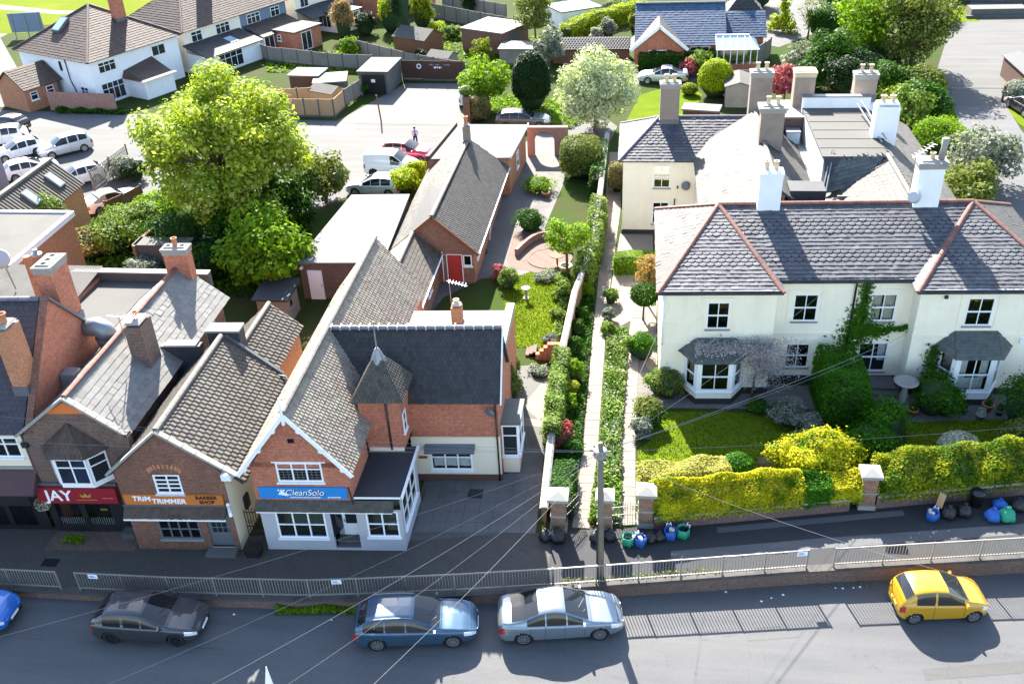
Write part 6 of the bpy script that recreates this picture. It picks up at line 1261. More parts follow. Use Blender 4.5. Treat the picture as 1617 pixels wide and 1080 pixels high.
for a_, b_ in zip(np.arange(10.85, 25, .6), np.arange(11.45, 25.6, .6)):
    fb_.hexa([(a_, GH(a_)-.12, 0), (b_, GH(b_)-.12, 0), (b_, GH(b_)+.12, 0), (a_, GH(a_)+.12, 0), (a_, GH(a_)-.12, .66), (b_, GH(b_)-.12, .66), (b_, GH(b_)+.12, .66), (a_, GH(a_)+.12, .66)]); MB().hexa([(a_+.005, GH(a_)-.17, .66), (b_-.005, GH(b_)-.17, .66), (b_-.005, GH(b_)+.17, .66), (a_+.005, GH(a_)+.17, .66), (a_+.005, GH(a_)-.15, .74), (b_-.005, GH(b_)-.15, .74), (b_-.005, GH(b_)+.15, .74), (a_+.005, GH(a_)+.15, .74)]).build('coping_stone', 'stone_cap', fw2)
fb_.build('wall_face', 'brick_dark', fw2)
def gate(label, p, q, h=1.15, mat='black_paint'):
    p = Vector((*p, 0)); q = Vector((*q, 0)); t = thing('iron_gate', label, 'gate', tuple(p)); d_ = (q-p)
    for z in (.12, .6, h-.12): MB().bar(p+Vector((0, 0, z)), q+Vector((0, 0, z)), .025, .035).build('rail', mat, t)
    n_ = max(5, int(d_.length/.11))
    for k in range(n_+1): c_ = p+d_*(k/n_); MB().box(c_.x-.011, c_.x+.011, c_.y-.011, c_.y+.011, .05, h+.12*sin(pi*k/n_)).build('bar', mat, t)
    for k in range(3):
        c_ = p+d_*((k+.5)/3); u_ = d_.normalized(); s_ = [c_+u_*(.12*cos(a_)*(1-a_/9))+Vector((0, 0, .85+.12*sin(a_)*(1-a_/9))) for a_ in np.linspace(0, 7, 16)]; MB().tube(s_, .012, 4).build('scroll', mat, t)
gate('open black iron gate folded back beside the forecourt pillar', (-2.42, 31.05), (-1.95, 31.9)); gate('pale iron garden gate closed between the right hand pillars', (-.48, 31.15), (.62, 31.4), 1.15, 'galvanised')
gate('small black iron gate in the alley beside the barber shop', (-16.15, 29.4), (-15.2, 29.5), 1.5)
pf = thing('forecourt_post', 'short rusty post at the corner of the forecourt wall', 'post', (-3.35, 30.6, 0)); MB().tube([(-3.35, 30.6, 0), (-3.32, 30.6, 1.4)], .04, 6).build('shaft', 'wood_brown', pf)
# refuse sacks
def sackmat(n, c, r=.35): 
    t = NT(n); co = t.coord(); nn = t.noise(co, 6, 4, .6); t.b.inputs['Base Color'].default_value = (*c, 1); t.b.inputs['Roughness'].default_value = r; t.bump(nn.outputs[0], .9, .08)
sackmat('sack_black', (.014, .014, .015)); sackmat('sack_blue', (.02, .11, .42), .5); sackmat('sack_green', (.015, .30, .17), .5)
def sack(label, x, y, mat, s=1.0, kind='tied', seed=0):
    s = s*.85; R_ = random.Random(seed); t = thing('refuse_sack' if kind == 'tied' else 'recycling_bag', label, 'refuse sack' if kind == 'tied' else 'recycling bag', (x, y, .008), R_.uniform(0, 6), local=True)
    mb = MB(); n_ = 14
    prof = [(.26, 0), (.34, .05), (.37, .18), (.34, .33), (.24, .45), (.10, .52), (.05, .56), (.09, .62), (.11, .66)] if kind == 'tied' else [(.22, 0), (.27, .03), (.28, .25), (.27, .46), (.25, .46), (.24, .25), (.22, .2)]
    for r_, z in prof:
        for k in range(n_): j = 1+.12*sin(k*2.3+seed)+R_.uniform(-.07, .07); mb.v.append((r_*s*j*cos(2*pi*k/n_), r_*s*j*sin(2*pi*k/n_), z*s*(1+R_.uniform(-.04, .04)) if z else 0))
    for i in range(len(prof)-1):
        for k in range(n_): mb.f.append((i*n_+k, i*n_+(k+1) % n_, (i+1)*n_+(k+1) % n_, (i+1)*n_+k))
    mb.f.append(tuple(range((len(prof)-1)*n_, len(prof)*n_))); mb.mi = [0]*len(mb.f); mb.build('sack', mat, t, True)
    if kind != 'tied':
        for k in (-1, 1): MB().tube([(.25*s, k*.1, .44*s), (.3*s, k*.08, .58*s), (.2*s, k*.02, .56*s)], .018, 5).build('handle', 'letter_white' if mat != 'sack_black' else mat, t)
        c_ = MB()
        for k in range(7): a_ = R_.uniform(0, 6); q_ = R_.uniform(0, .15); c_.box(q_*cos(a_)-.06, q_*cos(a_)+.06, q_*sin(a_)-.05, q_*sin(a_)+.05, .2, .40*s+R_.uniform(0, .1))
        c_.build('contents', 'curtain' if mat == 'sack_blue' else 'void', t, kind='stuff')
sack('black refuse sack nearest the forecourt post', -3.25, 30.15, 'sack_black', 1.0, 'tied', 1); sack('large black refuse sack against the first gate pillar', -2.75, 30.15, 'sack_black', 1.15, 'tied', 2); sack('black refuse sack in front of the middle pillar', -1.1, 30.25, 'sack_black', 1.0, 'tied', 3); sack('black refuse sack half hidden behind the utility pole', -.55, 30.35, 'sack_black', .95, 'tied', 4)
for (px, py, mt, s_, kd, lb) in ((992, 858, 'sack_green', 1.1, 'bag', 'open green recycling bag beside the yellow hedge pillar'), (1011, 859, 'sack_blue', 1.05, 'bag', 'blue recycling bag next to the open green bag'), (1028, 853, 'sack_black', .95, 'tied', 'black sack between the two blue recycling bags'), (1041, 851, 'sack_black', .9, 'tied', 'smaller black sack beside the filled blue bag'), (1058, 848, 'sack_blue', 1.15, 'bag', 'blue recycling bag filled with paper below the hedge'), (1078, 846, 'sack_green', 1.15, 'bag', 'green recycling bag at the end of the first sack row'),
        (1471, 819, 'sack_blue', 1.05, 'bag', 'blue bag with cardboard sticking out, first of the right row'), (1496, 815, 'sack_black', 1.1, 'tied', 'shiny black sack after the blue cardboard bag'), (1521, 812, 'sack_black', 1.1, 'tied', 'shiny black sack before the black dustbin'), (1566, 819, 'sack_blue', 1.05, 'tied', 'tied blue sack beside the black dustbin'), (1588, 819, 'sack_green', 1.15, 'tied', 'tied green sack near the right edge'), (1577, 803, 'sack_blue', 1.0, 'tied', 'blue sack lying behind the green sack'), (1606, 803, 'sack_black', 1.1, 'tied', 'black sack at the far right of the row')):
    p = at(px, py); sack(lb, p.x, min(p.y, GH(p.x)-.5), mt, s_, kd, px)
p = at(1476, 800); cb = MB().bar((p.x, p.y-.4, .35), (p.x+.1, p.y-.3, 1.0), .28, .04).build('cardboard_sheet', 'wood_fence'); tag(cb, 'flattened brown cardboard leaning in the blue bag', 'cardboard')
p = at(1546, 812); db = thing('dustbin', 'black lidded dustbin in the right hand row of sacks', 'dustbin', (p.x, GH(p.x)-.45, 0), local=True); MB().lathe([(.22, 0), (.27, .65), (.29, .65), (.29, .7)], (0, 0, 0), 16).build('body', 'rubber', db, True); MB().lathe([(.31, .7), (.31, .74), (.2, .8), (.05, .82)], (0, 0, 0), 16).build('lid', 'alloy_dark', db, True)
bt = thing('bin_bag_tub', 'small black tub at the mouth of the alley beside the blue sign shop', 'bin', (-15.55, 28.35, 0), local=True); MB().box(-.3, .3, -.22, .22, 0, .4, -.04).build('body', 'rubber', bt); MB().box(-.36, .36, -.28, .28, .4, .46).build('lid', 'black_paint', bt)
# litter along the foot of the wall
for k in range(13):
    x = rr.uniform(2.5, 12) if k < 9 else rr.uniform(-22, 0); y = wl(x)-.3-abs(rr.gauss(0, .35)) if k % 4 else wl(x)-rr.uniform(.3, 1.4); s_ = rr.uniform(.03, .065); a_ = rr.uniform(0, 6)
    m_ = MB().hexa([(x+s_*cos(a_+q*pi/2), y+s_*.7*sin(a_+q*pi/2), zr(x)+.005+z) for z in (0, .03) for q in range(4)]).build('litter', 'letter_white'); tag(m_, 'scrap of pale litter on the road near the foot of the retaining wall', 'litter', 'litter on the road')
# white pointed finial of something standing on the near side, just entering the frame
sp = thing('white_finial', 'white pointed finial tip rising into the bottom edge', 'finial', (-9.9, 17.0, -.4)); MB().cone((-9.95, 17, -.4), (-9.95, 17, 5.4), .10, .08, 12).build('post', 'white_paint', sp); MB().hexa([(-10.2, 16.9, 5.4), (-9.72, 16.9, 5.4), (-9.72, 17.1, 5.4), (-10.2, 17.1, 5.4), (-9.84, 16.99, 7.25), (-9.82, 16.99, 7.25), (-9.82, 17.01, 7.25), (-9.84, 17.01, 7.25)]).build('tip', 'white_paint', sp)
# old post in the concrete yard, sundial, bird bath, pots
ps = thing('rusty_post', 'leaning rusty post standing in the concrete yard', 'post', tuple(at(602, 192))); p = at(602, 192); MB().tube([p, p+Vector((-.2, .1, 2.4))], .07, 6).build('shaft', 'wood_brown', ps)
def baluster(name, label, cat, x, y, s=1.0):
    t = thing(name, label, cat, (x, y, 0), local=True); MB().box(-.2*s, .2*s, -.2*s, .2*s, 0, .12*s).build('base', 'stone_cap', t); MB().lathe([(.14*s, .12*s), (.09*s, .25*s), (.13*s, .45*s), (.08*s, .65*s), (.1*s, .78*s)], (0, 0, 0), 14).build('stem', 'stone_cap', t, True); MB().lathe([(.1*s, .78*s), (.34*s, .92*s), (.36*s, .96*s), (.28*s, .95*s), (.1*s, .88*s)], (0, 0, 0), 18).build('bowl', 'stone_cap', t, True); return t
p = at(831, 472); baluster('sundial', 'small stone sundial on the back lawn', 'sundial', p.x, p.y, .8); baluster('bird_bath', 'tall pale stone bird bath beside the cream house steps', 'bird bath', 13.55, 40.6, 1.7)
def flowerpot(label, x, y, s, mat='terracotta', plant='leaf_mid'):
    t = thing('flower_pot', label, 'flower pot', (x, y, 0), local=True); MB().lathe([(.16*s, 0), (.24*s, .3*s), (.27*s, .3*s), (.27*s, .37*s), (.22*s, .37*s), (.2*s, .3*s)], (0, 0, 0), 14).build('pot', mat, t, True); return t
for px, py, s_, mt, lb in ((1520, 652, 1.0, 'grey_paint', 'dark pot on the gravel left of the bay window'), (1558, 648, 1.1, 'terracotta', 'terracotta pot on the gravel below the right bay window'), (1547, 662, .9, 'stone_cap', 'low bowl of white flowers on the gravel'), (1577, 655, .8, 'grey_paint', 'small dark pot near the right edge of the gravel'), (1440, 655, 1.0, 'terracotta', 'terracotta pot beside the bird bath'), (893, 432, 1.6, 'pot_cream', 'large planted stone urn beside the patio circle'), (862, 312, 1.2, 'terracotta', 'terracotta pot in the yard by the bungalow')):
    p = at(px, py); flowerpot(lb, p.x, p.y, s_, mt)
st = thing('entrance_steps', 'dark slate entrance steps at the cream house porch', 'steps', (12.6, 41.8, 0))
for k in range(3): MB().box(11.6, 13.5, 41.0+.35*k, 42.8, .13*k, .13*(k+1)).build('step', 'slab_grey', st)
tbl = thing('garden_table', 'round brown table with chairs on the patio circle', 'table', tuple(at(880, 418))); p = at(880, 418); MB().lathe([(.5, .68), (.5, .72)], (p.x, p.y, 0), 16).build('top', 'wood_brown', tbl); MB().tube([(p.x, p.y, 0), (p.x, p.y, .7)], .06, 8).build('stem', 'wood_brown', tbl); MB().box(p.x-.3, p.x+.3, p.y-.3, p.y+.3, .0, .05).build('base', 'wood_brown', tbl)
hb = thing('hanging_basket', 'hanging basket of white flowers on the black shop corner', 'hanging basket', (-25.0, 29.0, 2.0)); MB().lathe([(.05, -.25), (.2, -.15), (.28, 0)], (-25.0, 28.95, 1.7), 12).build('basket', 'wood_brown', hb); MB().bar((-25.0, 29.3, 2.3), (-25.0, 28.9, 2.3), .03).build('bracket', 'black_paint', hb)
# ------------------------------------------------------------------ cars
def paint(n, c, metal=.35, rough=.32): plain(n, c, rough, metal, .5, .8)
paint('paint_grey', (.045, .048, .055)); paint('paint_blue', (.035, .085, .145), .4); paint('paint_silver', (.20, .24, .28), .5); paint('paint_yellow', (.50, .27, .012), .1); paint('paint_bright_blue', (.01, .14, .50)); paint('paint_black', (.012, .012, .014), .2)
paint('paint_white', (.78, .79, .80), .0); paint('paint_red', (.45, .015, .06), .15); paint('paint_pale_silver', (.52, .55, .58), .4); paint('paint_gunmetal', (.10, .115, .12), .4)
plain('car_glass', (.012, .014, .017), .04, 0, .5); plain('lamp_glass', (.75, .77, .8), .08, .2, .6, .5); plain('tail_lamp', (.35, .008, .012), .15, 0, .6, .5); plain('trim_black', (.016, .016, .017), .45); plain('plate_yellow', (.7, .5, .03), .5); plain('soft_top', (.30, .26, .21), .95)
CAR = {}
#             L     W     H     top profile (x/L from rear, z/H)                                                                                             screen base/top, rear base/top, pillars
CAR['hatch'] = (4.36, 1.82, 1.47, [(0, .50), (.012, .66), (.03, .73), (.075, .80), (.155, .955), (.26, .995), (.38, 1.0), (.49, .97), (.735, .655), (.81, .63), (.90, .575), (.965, .49), (.99, .42), (1, .36)], (.50, .73), (.055, .16), (.15, .32, .34, .50, .515, .69))
CAR['estate'] = (4.80, 1.84, 1.48, [(0, .50), (.01, .66), (.025, .73), (.06, .80), (.12, .94), (.2, .985), (.36, 1.0), (.48, .97), (.715, .66), (.80, .635), (.90, .575), (.965, .49), (.99, .42), (1, .36)], (.485, .71), (.04, .12), (.09, .26, .275, .43, .445, .67))
CAR['saloon'] = (4.83, 1.86, 1.50, [(0, .50), (.01, .66), (.025, .73), (.10, .745), (.20, .80), (.33, .96), (.43, 1.0), (.52, .965), (.735, .655), (.81, .625), (.90, .57), (.965, .48), (.99, .41), (1, .35)], (.525, .73), (.105, .325), (.23, .37, .385, .53, .545, .69))
CAR['mini'] = (3.5, 1.66, 1.52, [(0, .45), (.012, .62), (.025, .70), (.05, .78), (.13, .95), (.22, .99), (.36, 1.0), (.50, .965), (.745, .675), (.82, .65), (.91, .58), (.965, .49), (.99, .42), (1, .36)], (.505, .745), (.045, .135), (.15, .36, .38, .70))
CAR['mpv'] = (4.47, 1.80, 1.63, [(0, .45), (.012, .60), (.03, .70), (.06, .82), (.10, .94), (.2, .985), (.36, 1.0), (.55, .96), (.76, .655), (.84, .61), (.92, .54), (.97, .46), (.99, .40), (1, .35)], (.565, .75), (.055, .10), (.10, .25, .27, .44, .46, .70))
CAR['suv'] = (4.45, 1.82, 1.62, [(0, .48), (.012, .62), (.03, .70), (.07, .82), (.13, .945), (.2, .985), (.36, 1.0), (.49, .975), (.71, .69), (.80, .675), (.91, .62), (.97, .53), (.99, .45), (1, .38)], (.495, .705), (.05, .13), (.12, .27, .29, .43, .45, .66))
CAR['van'] = (4.40, 1.83, 1.82, [(0, .80), (.01, .93), (.03, .975), (.2, 1.0), (.45, 1.0), (.58, .96), (.75, .66), (.84, .58), (.93, .50), (.97, .43), (.99, .38), (1, .33)], (.59, .745), (9, 9), (.52, .70))
CAR['convertible'] = (4.40, 1.78, 1.42, [(0, .52), (.01, .66), (.03, .73), (.12, .76), (.20, .83), (.32, .97), (.42, 1.0), (.54, .96), (.70, .68), (.80, .64), (.90, .58), (.965, .49), (.99, .42), (1, .36)], (.555, .695), (.21, .26), (.36, .65))
def smooth_interp(x, pts, k=3):
    xs = np.array([p[0] for p in pts]); ys = np.array([p[1] for p in pts]); return np.interp(x, xs, ys)
def car(kind, label, x, y, z, rz, mat, rim='alloy', name='parked_car', roof_rail=False, plate=True, roof=None):
    L, W, H, top, ws, rw, pil = CAR[kind]; t = thing(name, label, 'van' if kind == 'van' else 'car', (x, y, z), rz, local=True)
    hw = W/2; n = 84; f = np.linspace(0, 1, n+1); f = f+0; X = (f-.5)*L
    zt = smooth_interp(f, top)*H; ker = np.array([1, 2, 3, 2, 1])/9.; zp = np.pad(zt, 2, mode='edge'); zt = np.convolve(zp, ker, 'valid')
    zsf = smooth_interp(f, [(0, .47), (.02, .60), (.08, .665), (.35, .635), (.7, .60), (.85, .565), (.95, .49), (.99, .41), (1, .355)])*H
    if kind == 'van': zsf = smooth_interp(f, [(0, .42), (.02, .55), (.35, .56), (.7, .54), (.85, .50), (.95, .43), (.99, .37), (1, .32)])*H
    zs = np.minimum(zsf, zt-.012)
    w = hw*smooth_interp(f, [(0, .72), (.01, .82), (.035, .91), (.09, .965), (.2, .995), (.5, 1), (.78, .985), (.88, .945), (.95, .85), (.985, .72), (1, .58)])
    gh = np.clip((zt-zs)/(.36*H), 0, 1); wr = w*(.90-.17*gh) if kind != 'van' else w*(.92-.08*gh)
    zb = np.full(n+1, .20)+.06*np.clip((f-.93)/.07, 0, 1)+.08*np.clip((.06-f)/.06, 0, 1)
    rows = [(.90*w, zb), (.975*w, zb+.07)]+[((.985+.018*sin(pi*q))*w, zb+.07+(zs-zb-.11)*q) for q in (.2, .36, .52, .68, .84)]+[(.985*w, zs-.04*np.clip((zs-zb)/.3, 0, 1)), (.955*w, zs-.005)]
    gbw = .935*w
    for a in (0, .33, .67, 1.0): rows.append((gbw+(wr-gbw)*a+.03*np.sin(a*pi)*gh, zs+.012+(np.maximum(zt-.05*np.clip(gh*2, 0, 1), zs+.012)-zs-.012)*a))
    rows += [(wr*.93, zt-.012), (wr*.62, zt+.006), (wr*0, zt+.016)]
    R_ = len(rows); Ynp = np.array([r_[0] for r_ in rows]); Znp = np.array([np.broadcast_to(r_[1], n+1) for r_ in rows])
    wr_r = .325 if kind != 'mini' else .29; axl = ((.195 if kind != 'mini' else .165)*L-L/2, (.80 if kind != 'mini' else .815)*L-L/2); zw = wr_r; Ra = wr_r+.055
    Xg = np.tile(X, (R_, 1)).astype(float)
    for j in range(0, 8):
        for cx in axl:
            dx = Xg[j]-cx; dz = Znp[j]-zw; rr_ = np.hypot(dx, dz); m = (abs(rr_-Ra) < .045) & (rr_ > 1e-6)
            Xg[j][m] = cx+dx[m]/rr_[m]*Ra; Znp[j][m] = zw+dz[m]/rr_[m]*Ra
    verts = []; idx = {}
    for sgn in (1, -1):
        for j in range(R_):
            for i in range(n+1): idx[(sgn, j, i)] = len(verts); verts.append((Xg[j, i], sgn*Ynp[j, i], Znp[j, i]))
    groups = {}
    for sgn in (1, -1):
        for j in range(R_-1):
            for i in range(n):
                fx = (f[i]+f[i+1])/2; xc = (X[i]+X[i+1])/2; zc = (Znp[j, i]+Znp[j+1, i])/2
                if j < 7 and any(hypot((Xg[j:j+2, i:i+2].mean())-cx, Znp[j:j+2, i:i+2].mean()-zw) < Ra-.005 for cx in axl): continue
                key = 'body'
                if 9 <= j <= 11 and (zt[i]-zs[i]) > .16*H and gh[i] > .3:
                    for k in range(0, len(pil), 2):
                        if pil[k] < fx < pil[k+1]: key = ('side_window', sgn, k)
                if 13 <= j <= 14:
                    if ws[0]+.01 < fx < ws[1]-.012: key = 'windscreen'
                    elif rw[0]+.008 < fx < rw[1]-.005: key = 'rear_window'
                    elif roof and rw[1] <= fx <= ws[0]: key = 'soft_top'
                if roof and 9 <= j <= 12 and rw[1]-.12 < fx < ws[0] and key == 'body' and gh[i] > .25: key = 'soft_top'
                if 5 <= j <= 7 and .895 < fx < .985: key = ('headlight', sgn)
                if 4 <= j <= 7 and fx < .045: key = ('tail_light', sgn)
                if j == 0: key = 'sill'
                a_, b_, c_, d_ = idx[(sgn, j, i)], idx[(sgn, j, i+1)], idx[(sgn, j+1, i+1)], idx[(sgn, j+1, i)]
                groups.setdefault(key, []).append((a_, b_, c_, d_) if sgn < 0 else (d_, c_, b_, a_))
    for i, nm in ((0, 'rear'), (n, 'front')):
        for j in range(R_-1):
            q = (idx[(1, j, i)], idx[(1, j+1, i)], idx[(-1, j+1, i)], idx[(-1, j, i)]); key = 'sill' if j == 0 else ('grille' if nm == 'front' and 1 <= j <= 3 else 'body')
            groups.setdefault(key, []).append(q if i == n else q[::-1])
    for i in range(n): groups.setdefault('sill', []).append((idx[(1, 0, i)], idx[(-1, 0, i)], idx[(-1, 0, i+1)], idx[(1, 0, i+1)]))
    V = np.array(verts); objs = {}
    mats = {'body': mat, 'windscreen': 'car_glass', 'rear_window': 'car_glass', 'sill': 'trim_black', 'grille': 'trim_black', 'soft_top': roof or mat}
    for key, fs in groups.items():
        nm = key if isinstance(key, str) else key[0]; m = mats.get(nm) or {'side_window': 'car_glass', 'headlight': 'lamp_glass', 'tail_light': 'tail_lamp'}[nm]
        use = sorted({v_ for q in fs for v_ in q}); mp = {v_: k for k, v_ in enumerate(use)}; mb = MB(); mb.v = [tuple(V[v_]) for v_ in use]; mb.f = [tuple(mp[v_] for v_ in q) for q in fs]; mb.mi = [0]*len(fs)
        objs[key] = mb.build(nm, m, t, smooth=True)
    for cx in axl:
        for sgn in (1, -1):
            yo = sgn*(hw-.02); yi = sgn*(hw-.23)
            ty = MB(); Kk = 22; prof = [(wr_r*.70, yo-sgn*.015), (wr_r*.93, yo), (wr_r, yo-sgn*.04), (wr_r, yi+sgn*.03), (wr_r*.9, yi)]
            for r_, yy in prof:
                for k in range(Kk): ty.v.append((cx+r_*cos(2*pi*k/Kk), yy, zw+r_*sin(2*pi*k/Kk)))
            for a in range(len(prof)-1):
                for k in range(Kk): ty.f.append((a*Kk+k, a*Kk+(k+1) % Kk, (a+1)*Kk+(k+1) % Kk, (a+1)*Kk+k))
            ty.mi = [0]*len(ty.f); wo = ty.build('wheel', 'rubber', t, True)
            rm = MB(); rm.cone((cx, yo-sgn*.07, zw), (cx, yo-sgn*.06, zw), wr_r*.70, wr_r*.70, 20)
            rm.build('rim_back', 'trim_black', wo)
            sp_ = MB(); ns = 10 if rim == 'alloy' else 7
            for k in range(ns): a_ = 2*pi*k/ns; sp_.bar((cx+.05*cos(a_), yo-sgn*.025, zw+.05*sin(a_)), (cx+wr_r*.66*cos(a_), yo-sgn*.02, zw+wr_r*.66*sin(a_)), .05, .03, up=(0, 1, 0))
            sp_.cone((cx, yo-sgn*.05, zw), (cx, yo-sgn*.012, zw), .06, .05, 10)
            for k in range(20): a0, a1 = 2*pi*k/20, 2*pi*(k+1)/20; sp_.poly([(cx+wr_r*.62*cos(a0), yo-sgn*.018, zw+wr_r*.62*sin(a0)), (cx+wr_r*.62*cos(a1), yo-sgn*.018, zw+wr_r*.62*sin(a1)), (cx+wr_r*.72*cos(a1), yo-sgn*.012, zw+wr_r*.72*sin(a1)), (cx+wr_r*.72*cos(a0), yo-sgn*.012, zw+wr_r*.72*sin(a0))])
            sp_.build('rim', rim, wo)
            well = MB().cone((cx, sgn*(hw-.45), zw), (cx, sgn*(float(np.interp(min(1, max(0, cx/L+.5+(.085 if cx > 0 else -.085))), f, w))-.05), zw), Ra-.012, Ra-.012, 18); well.build('wheel_well', 'trim_black', t)
    ia = int((ws[1]-.03)*n)
    for sgn in (1, -1):
        MB().box(X[ia]-.12, X[ia]+.0, min(sgn*(hw-.06), sgn*(hw+.14)), max(sgn*(hw-.06), sgn*(hw+.14)), zs[ia]+.03, zs[ia]+.14, .025).build('mirror', mat, t)
        for k in range(0, len(pil), 2):
            fx = pil[k]+.01
            if k+1 < len(pil): i = int(np.clip(fx, .25, .8)*n); MB().box(X[i]+.02, X[i]+.17, min(sgn*(w[i]-.01), sgn*(w[i]+.012)), max(sgn*(w[i]-.01), sgn*(w[i]+.012)), zs[i]-.14, zs[i]-.10).build('door_handle', mat, t)
        for fx in sorted({pil[0]+.03, *[pil[k] for k in range(1, len(pil), 2)]}):
            if .2 < fx < .75:
                i = int(fx*n); MB().tube([(X[i], sgn*(Ynp[j_, i]+.002), Znp[j_, i]) for j_ in range(1, 9)], .006, 4).build('door_gap', 'trim_black', t)
    for fx0 in (ws[1]+.012, .955, .03):
        i = int(fx0*n); MB().tube([(X[i], sg_*Ynp[j_, i], Znp[j_, i]+.002) for sg_, j_ in ((1, 12), (1, 13), (1, 14), (1, 15), (-1, 14), (-1, 13), (-1, 12))], .007, 4).build('shut_line', 'trim_black', t)
    if plate:
        zpl = .42 if kind != 'van' else .5
        MB().box(-L/2-.02, -L/2+.01, -.26, .26, zpl+.08, zpl+.19).build('number_plate', 'plate_yellow', t); MB().box(L/2-.01, L/2+.02, -.26, .26, zpl-.05, zpl+.06).build('number_plate', 'letter_white', t)
    if roof_rail:
        for sgn in (1, -1):
            i0, i1 = int(.16*n), int(.5*n); MB().tube([(X[i], sgn*(wr[i]*.95), zt[i]+.035) for i in range(i0, i1, 4)], .018, 6).build('roof_rail', 'galvanised', t)
    i0 = int((ws[1]-.02)*n)
    MB().bar((X[i0]-.02, .3, zt[i0]+.02), (X[i0]-.28, -.25, zt[i0]+.14), .02).bar((X[i0]-.02, -.25, zt[i0]+.02), (X[i0]-.28, -.6, zt[i0]+.10), .02).build('wiper', 'trim_black', t)
    return t
def road_car(kind, label, x, off, mat, **k):
    sl_ = (wl(x+2)-wl(x-2))/4; y = wl(x)-off; return car(kind, label, x, y, zr(x)+.004, math.atan(sl_)+k.pop('turn', 0), mat, **k)
road_car('hatch', 'dark grey hatchback parked in the shade below the railing', -18.45, 1.35, 'paint_grey', rim='alloy_dark')
road_car('estate', 'steel blue estate car with roof rails parked on the road', -7.9, 1.45, 'paint_blue', roof_rail=True)
road_car('saloon', 'silver blue saloon parked half in sunlight behind the blue estate', -2.35, 1.45, 'paint_silver')
road_car('mini', 'small yellow hatchback parked beside the right hand railing', 12.35, 1.75, 'paint_yellow', turn=-.03)
road_car('hatch', 'bright blue car cut off by the left edge of the road', -26.35, 1.45, 'paint_bright_blue')
def lot_car(kind, label, px, ang, mat, **k):
    p = at(*px, .5); return car(kind, label, p.x, p.y, .014, radians(ang), mat, **k)
lot_car('hatch', 'black hatchback with its tail toward the lane at the left edge', (12, 197), 165, 'paint_black')
lot_car('suv', 'white car mostly hidden behind the mauve wall', (2, 219), 200, 'paint_white')
lot_car('hatch', 'white hatchback beside the silver people carrier', (28, 239), 225, 'paint_white')
lot_car('mpv', 'silver people carrier standing in the middle of the car park', (103, 233), 222, 'paint_pale_silver')
lot_car('hatch', 'white hatchback with tail toward the workshop roof', (48, 268), 40, 'paint_white')
lot_car('hatch', 'pale silver car partly hidden by the workshop roof ridge', (122, 280), 220, 'paint_white')
lot_car('convertible', 'white convertible with beige fabric roof beside the brown fence', (178, 317), 48, 'paint_white', roof='soft_top')
lot_car('van', 'small white panel van nosing toward the annexe', (620, 264), -4, 'paint_white', plate=False, rim='alloy_dark', name='panel_van')
lot_car('suv', 'red car parked beside the small white van', (645, 243), -8, 'paint_red')
lot_car('hatch', 'silver hatchback parked nearest the white flat roof', (592, 295), 176, 'paint_pale_silver')
lot_car('estate', 'dark grey car parked beyond the arched garden wall', (826, 191), 2, 'paint_gunmetal')
lot_car('saloon', 'silver saloon parked in front of the clipped hedge', (1047, 121), 178, 'paint_pale_silver')
lot_car('suv', 'white car nosed under the pale green tree', (741, 152), 95, 'paint_white')
lot_car('hatch', 'black car half cut off by the right edge of the drive', (1620, 168), 100, 'paint_black')
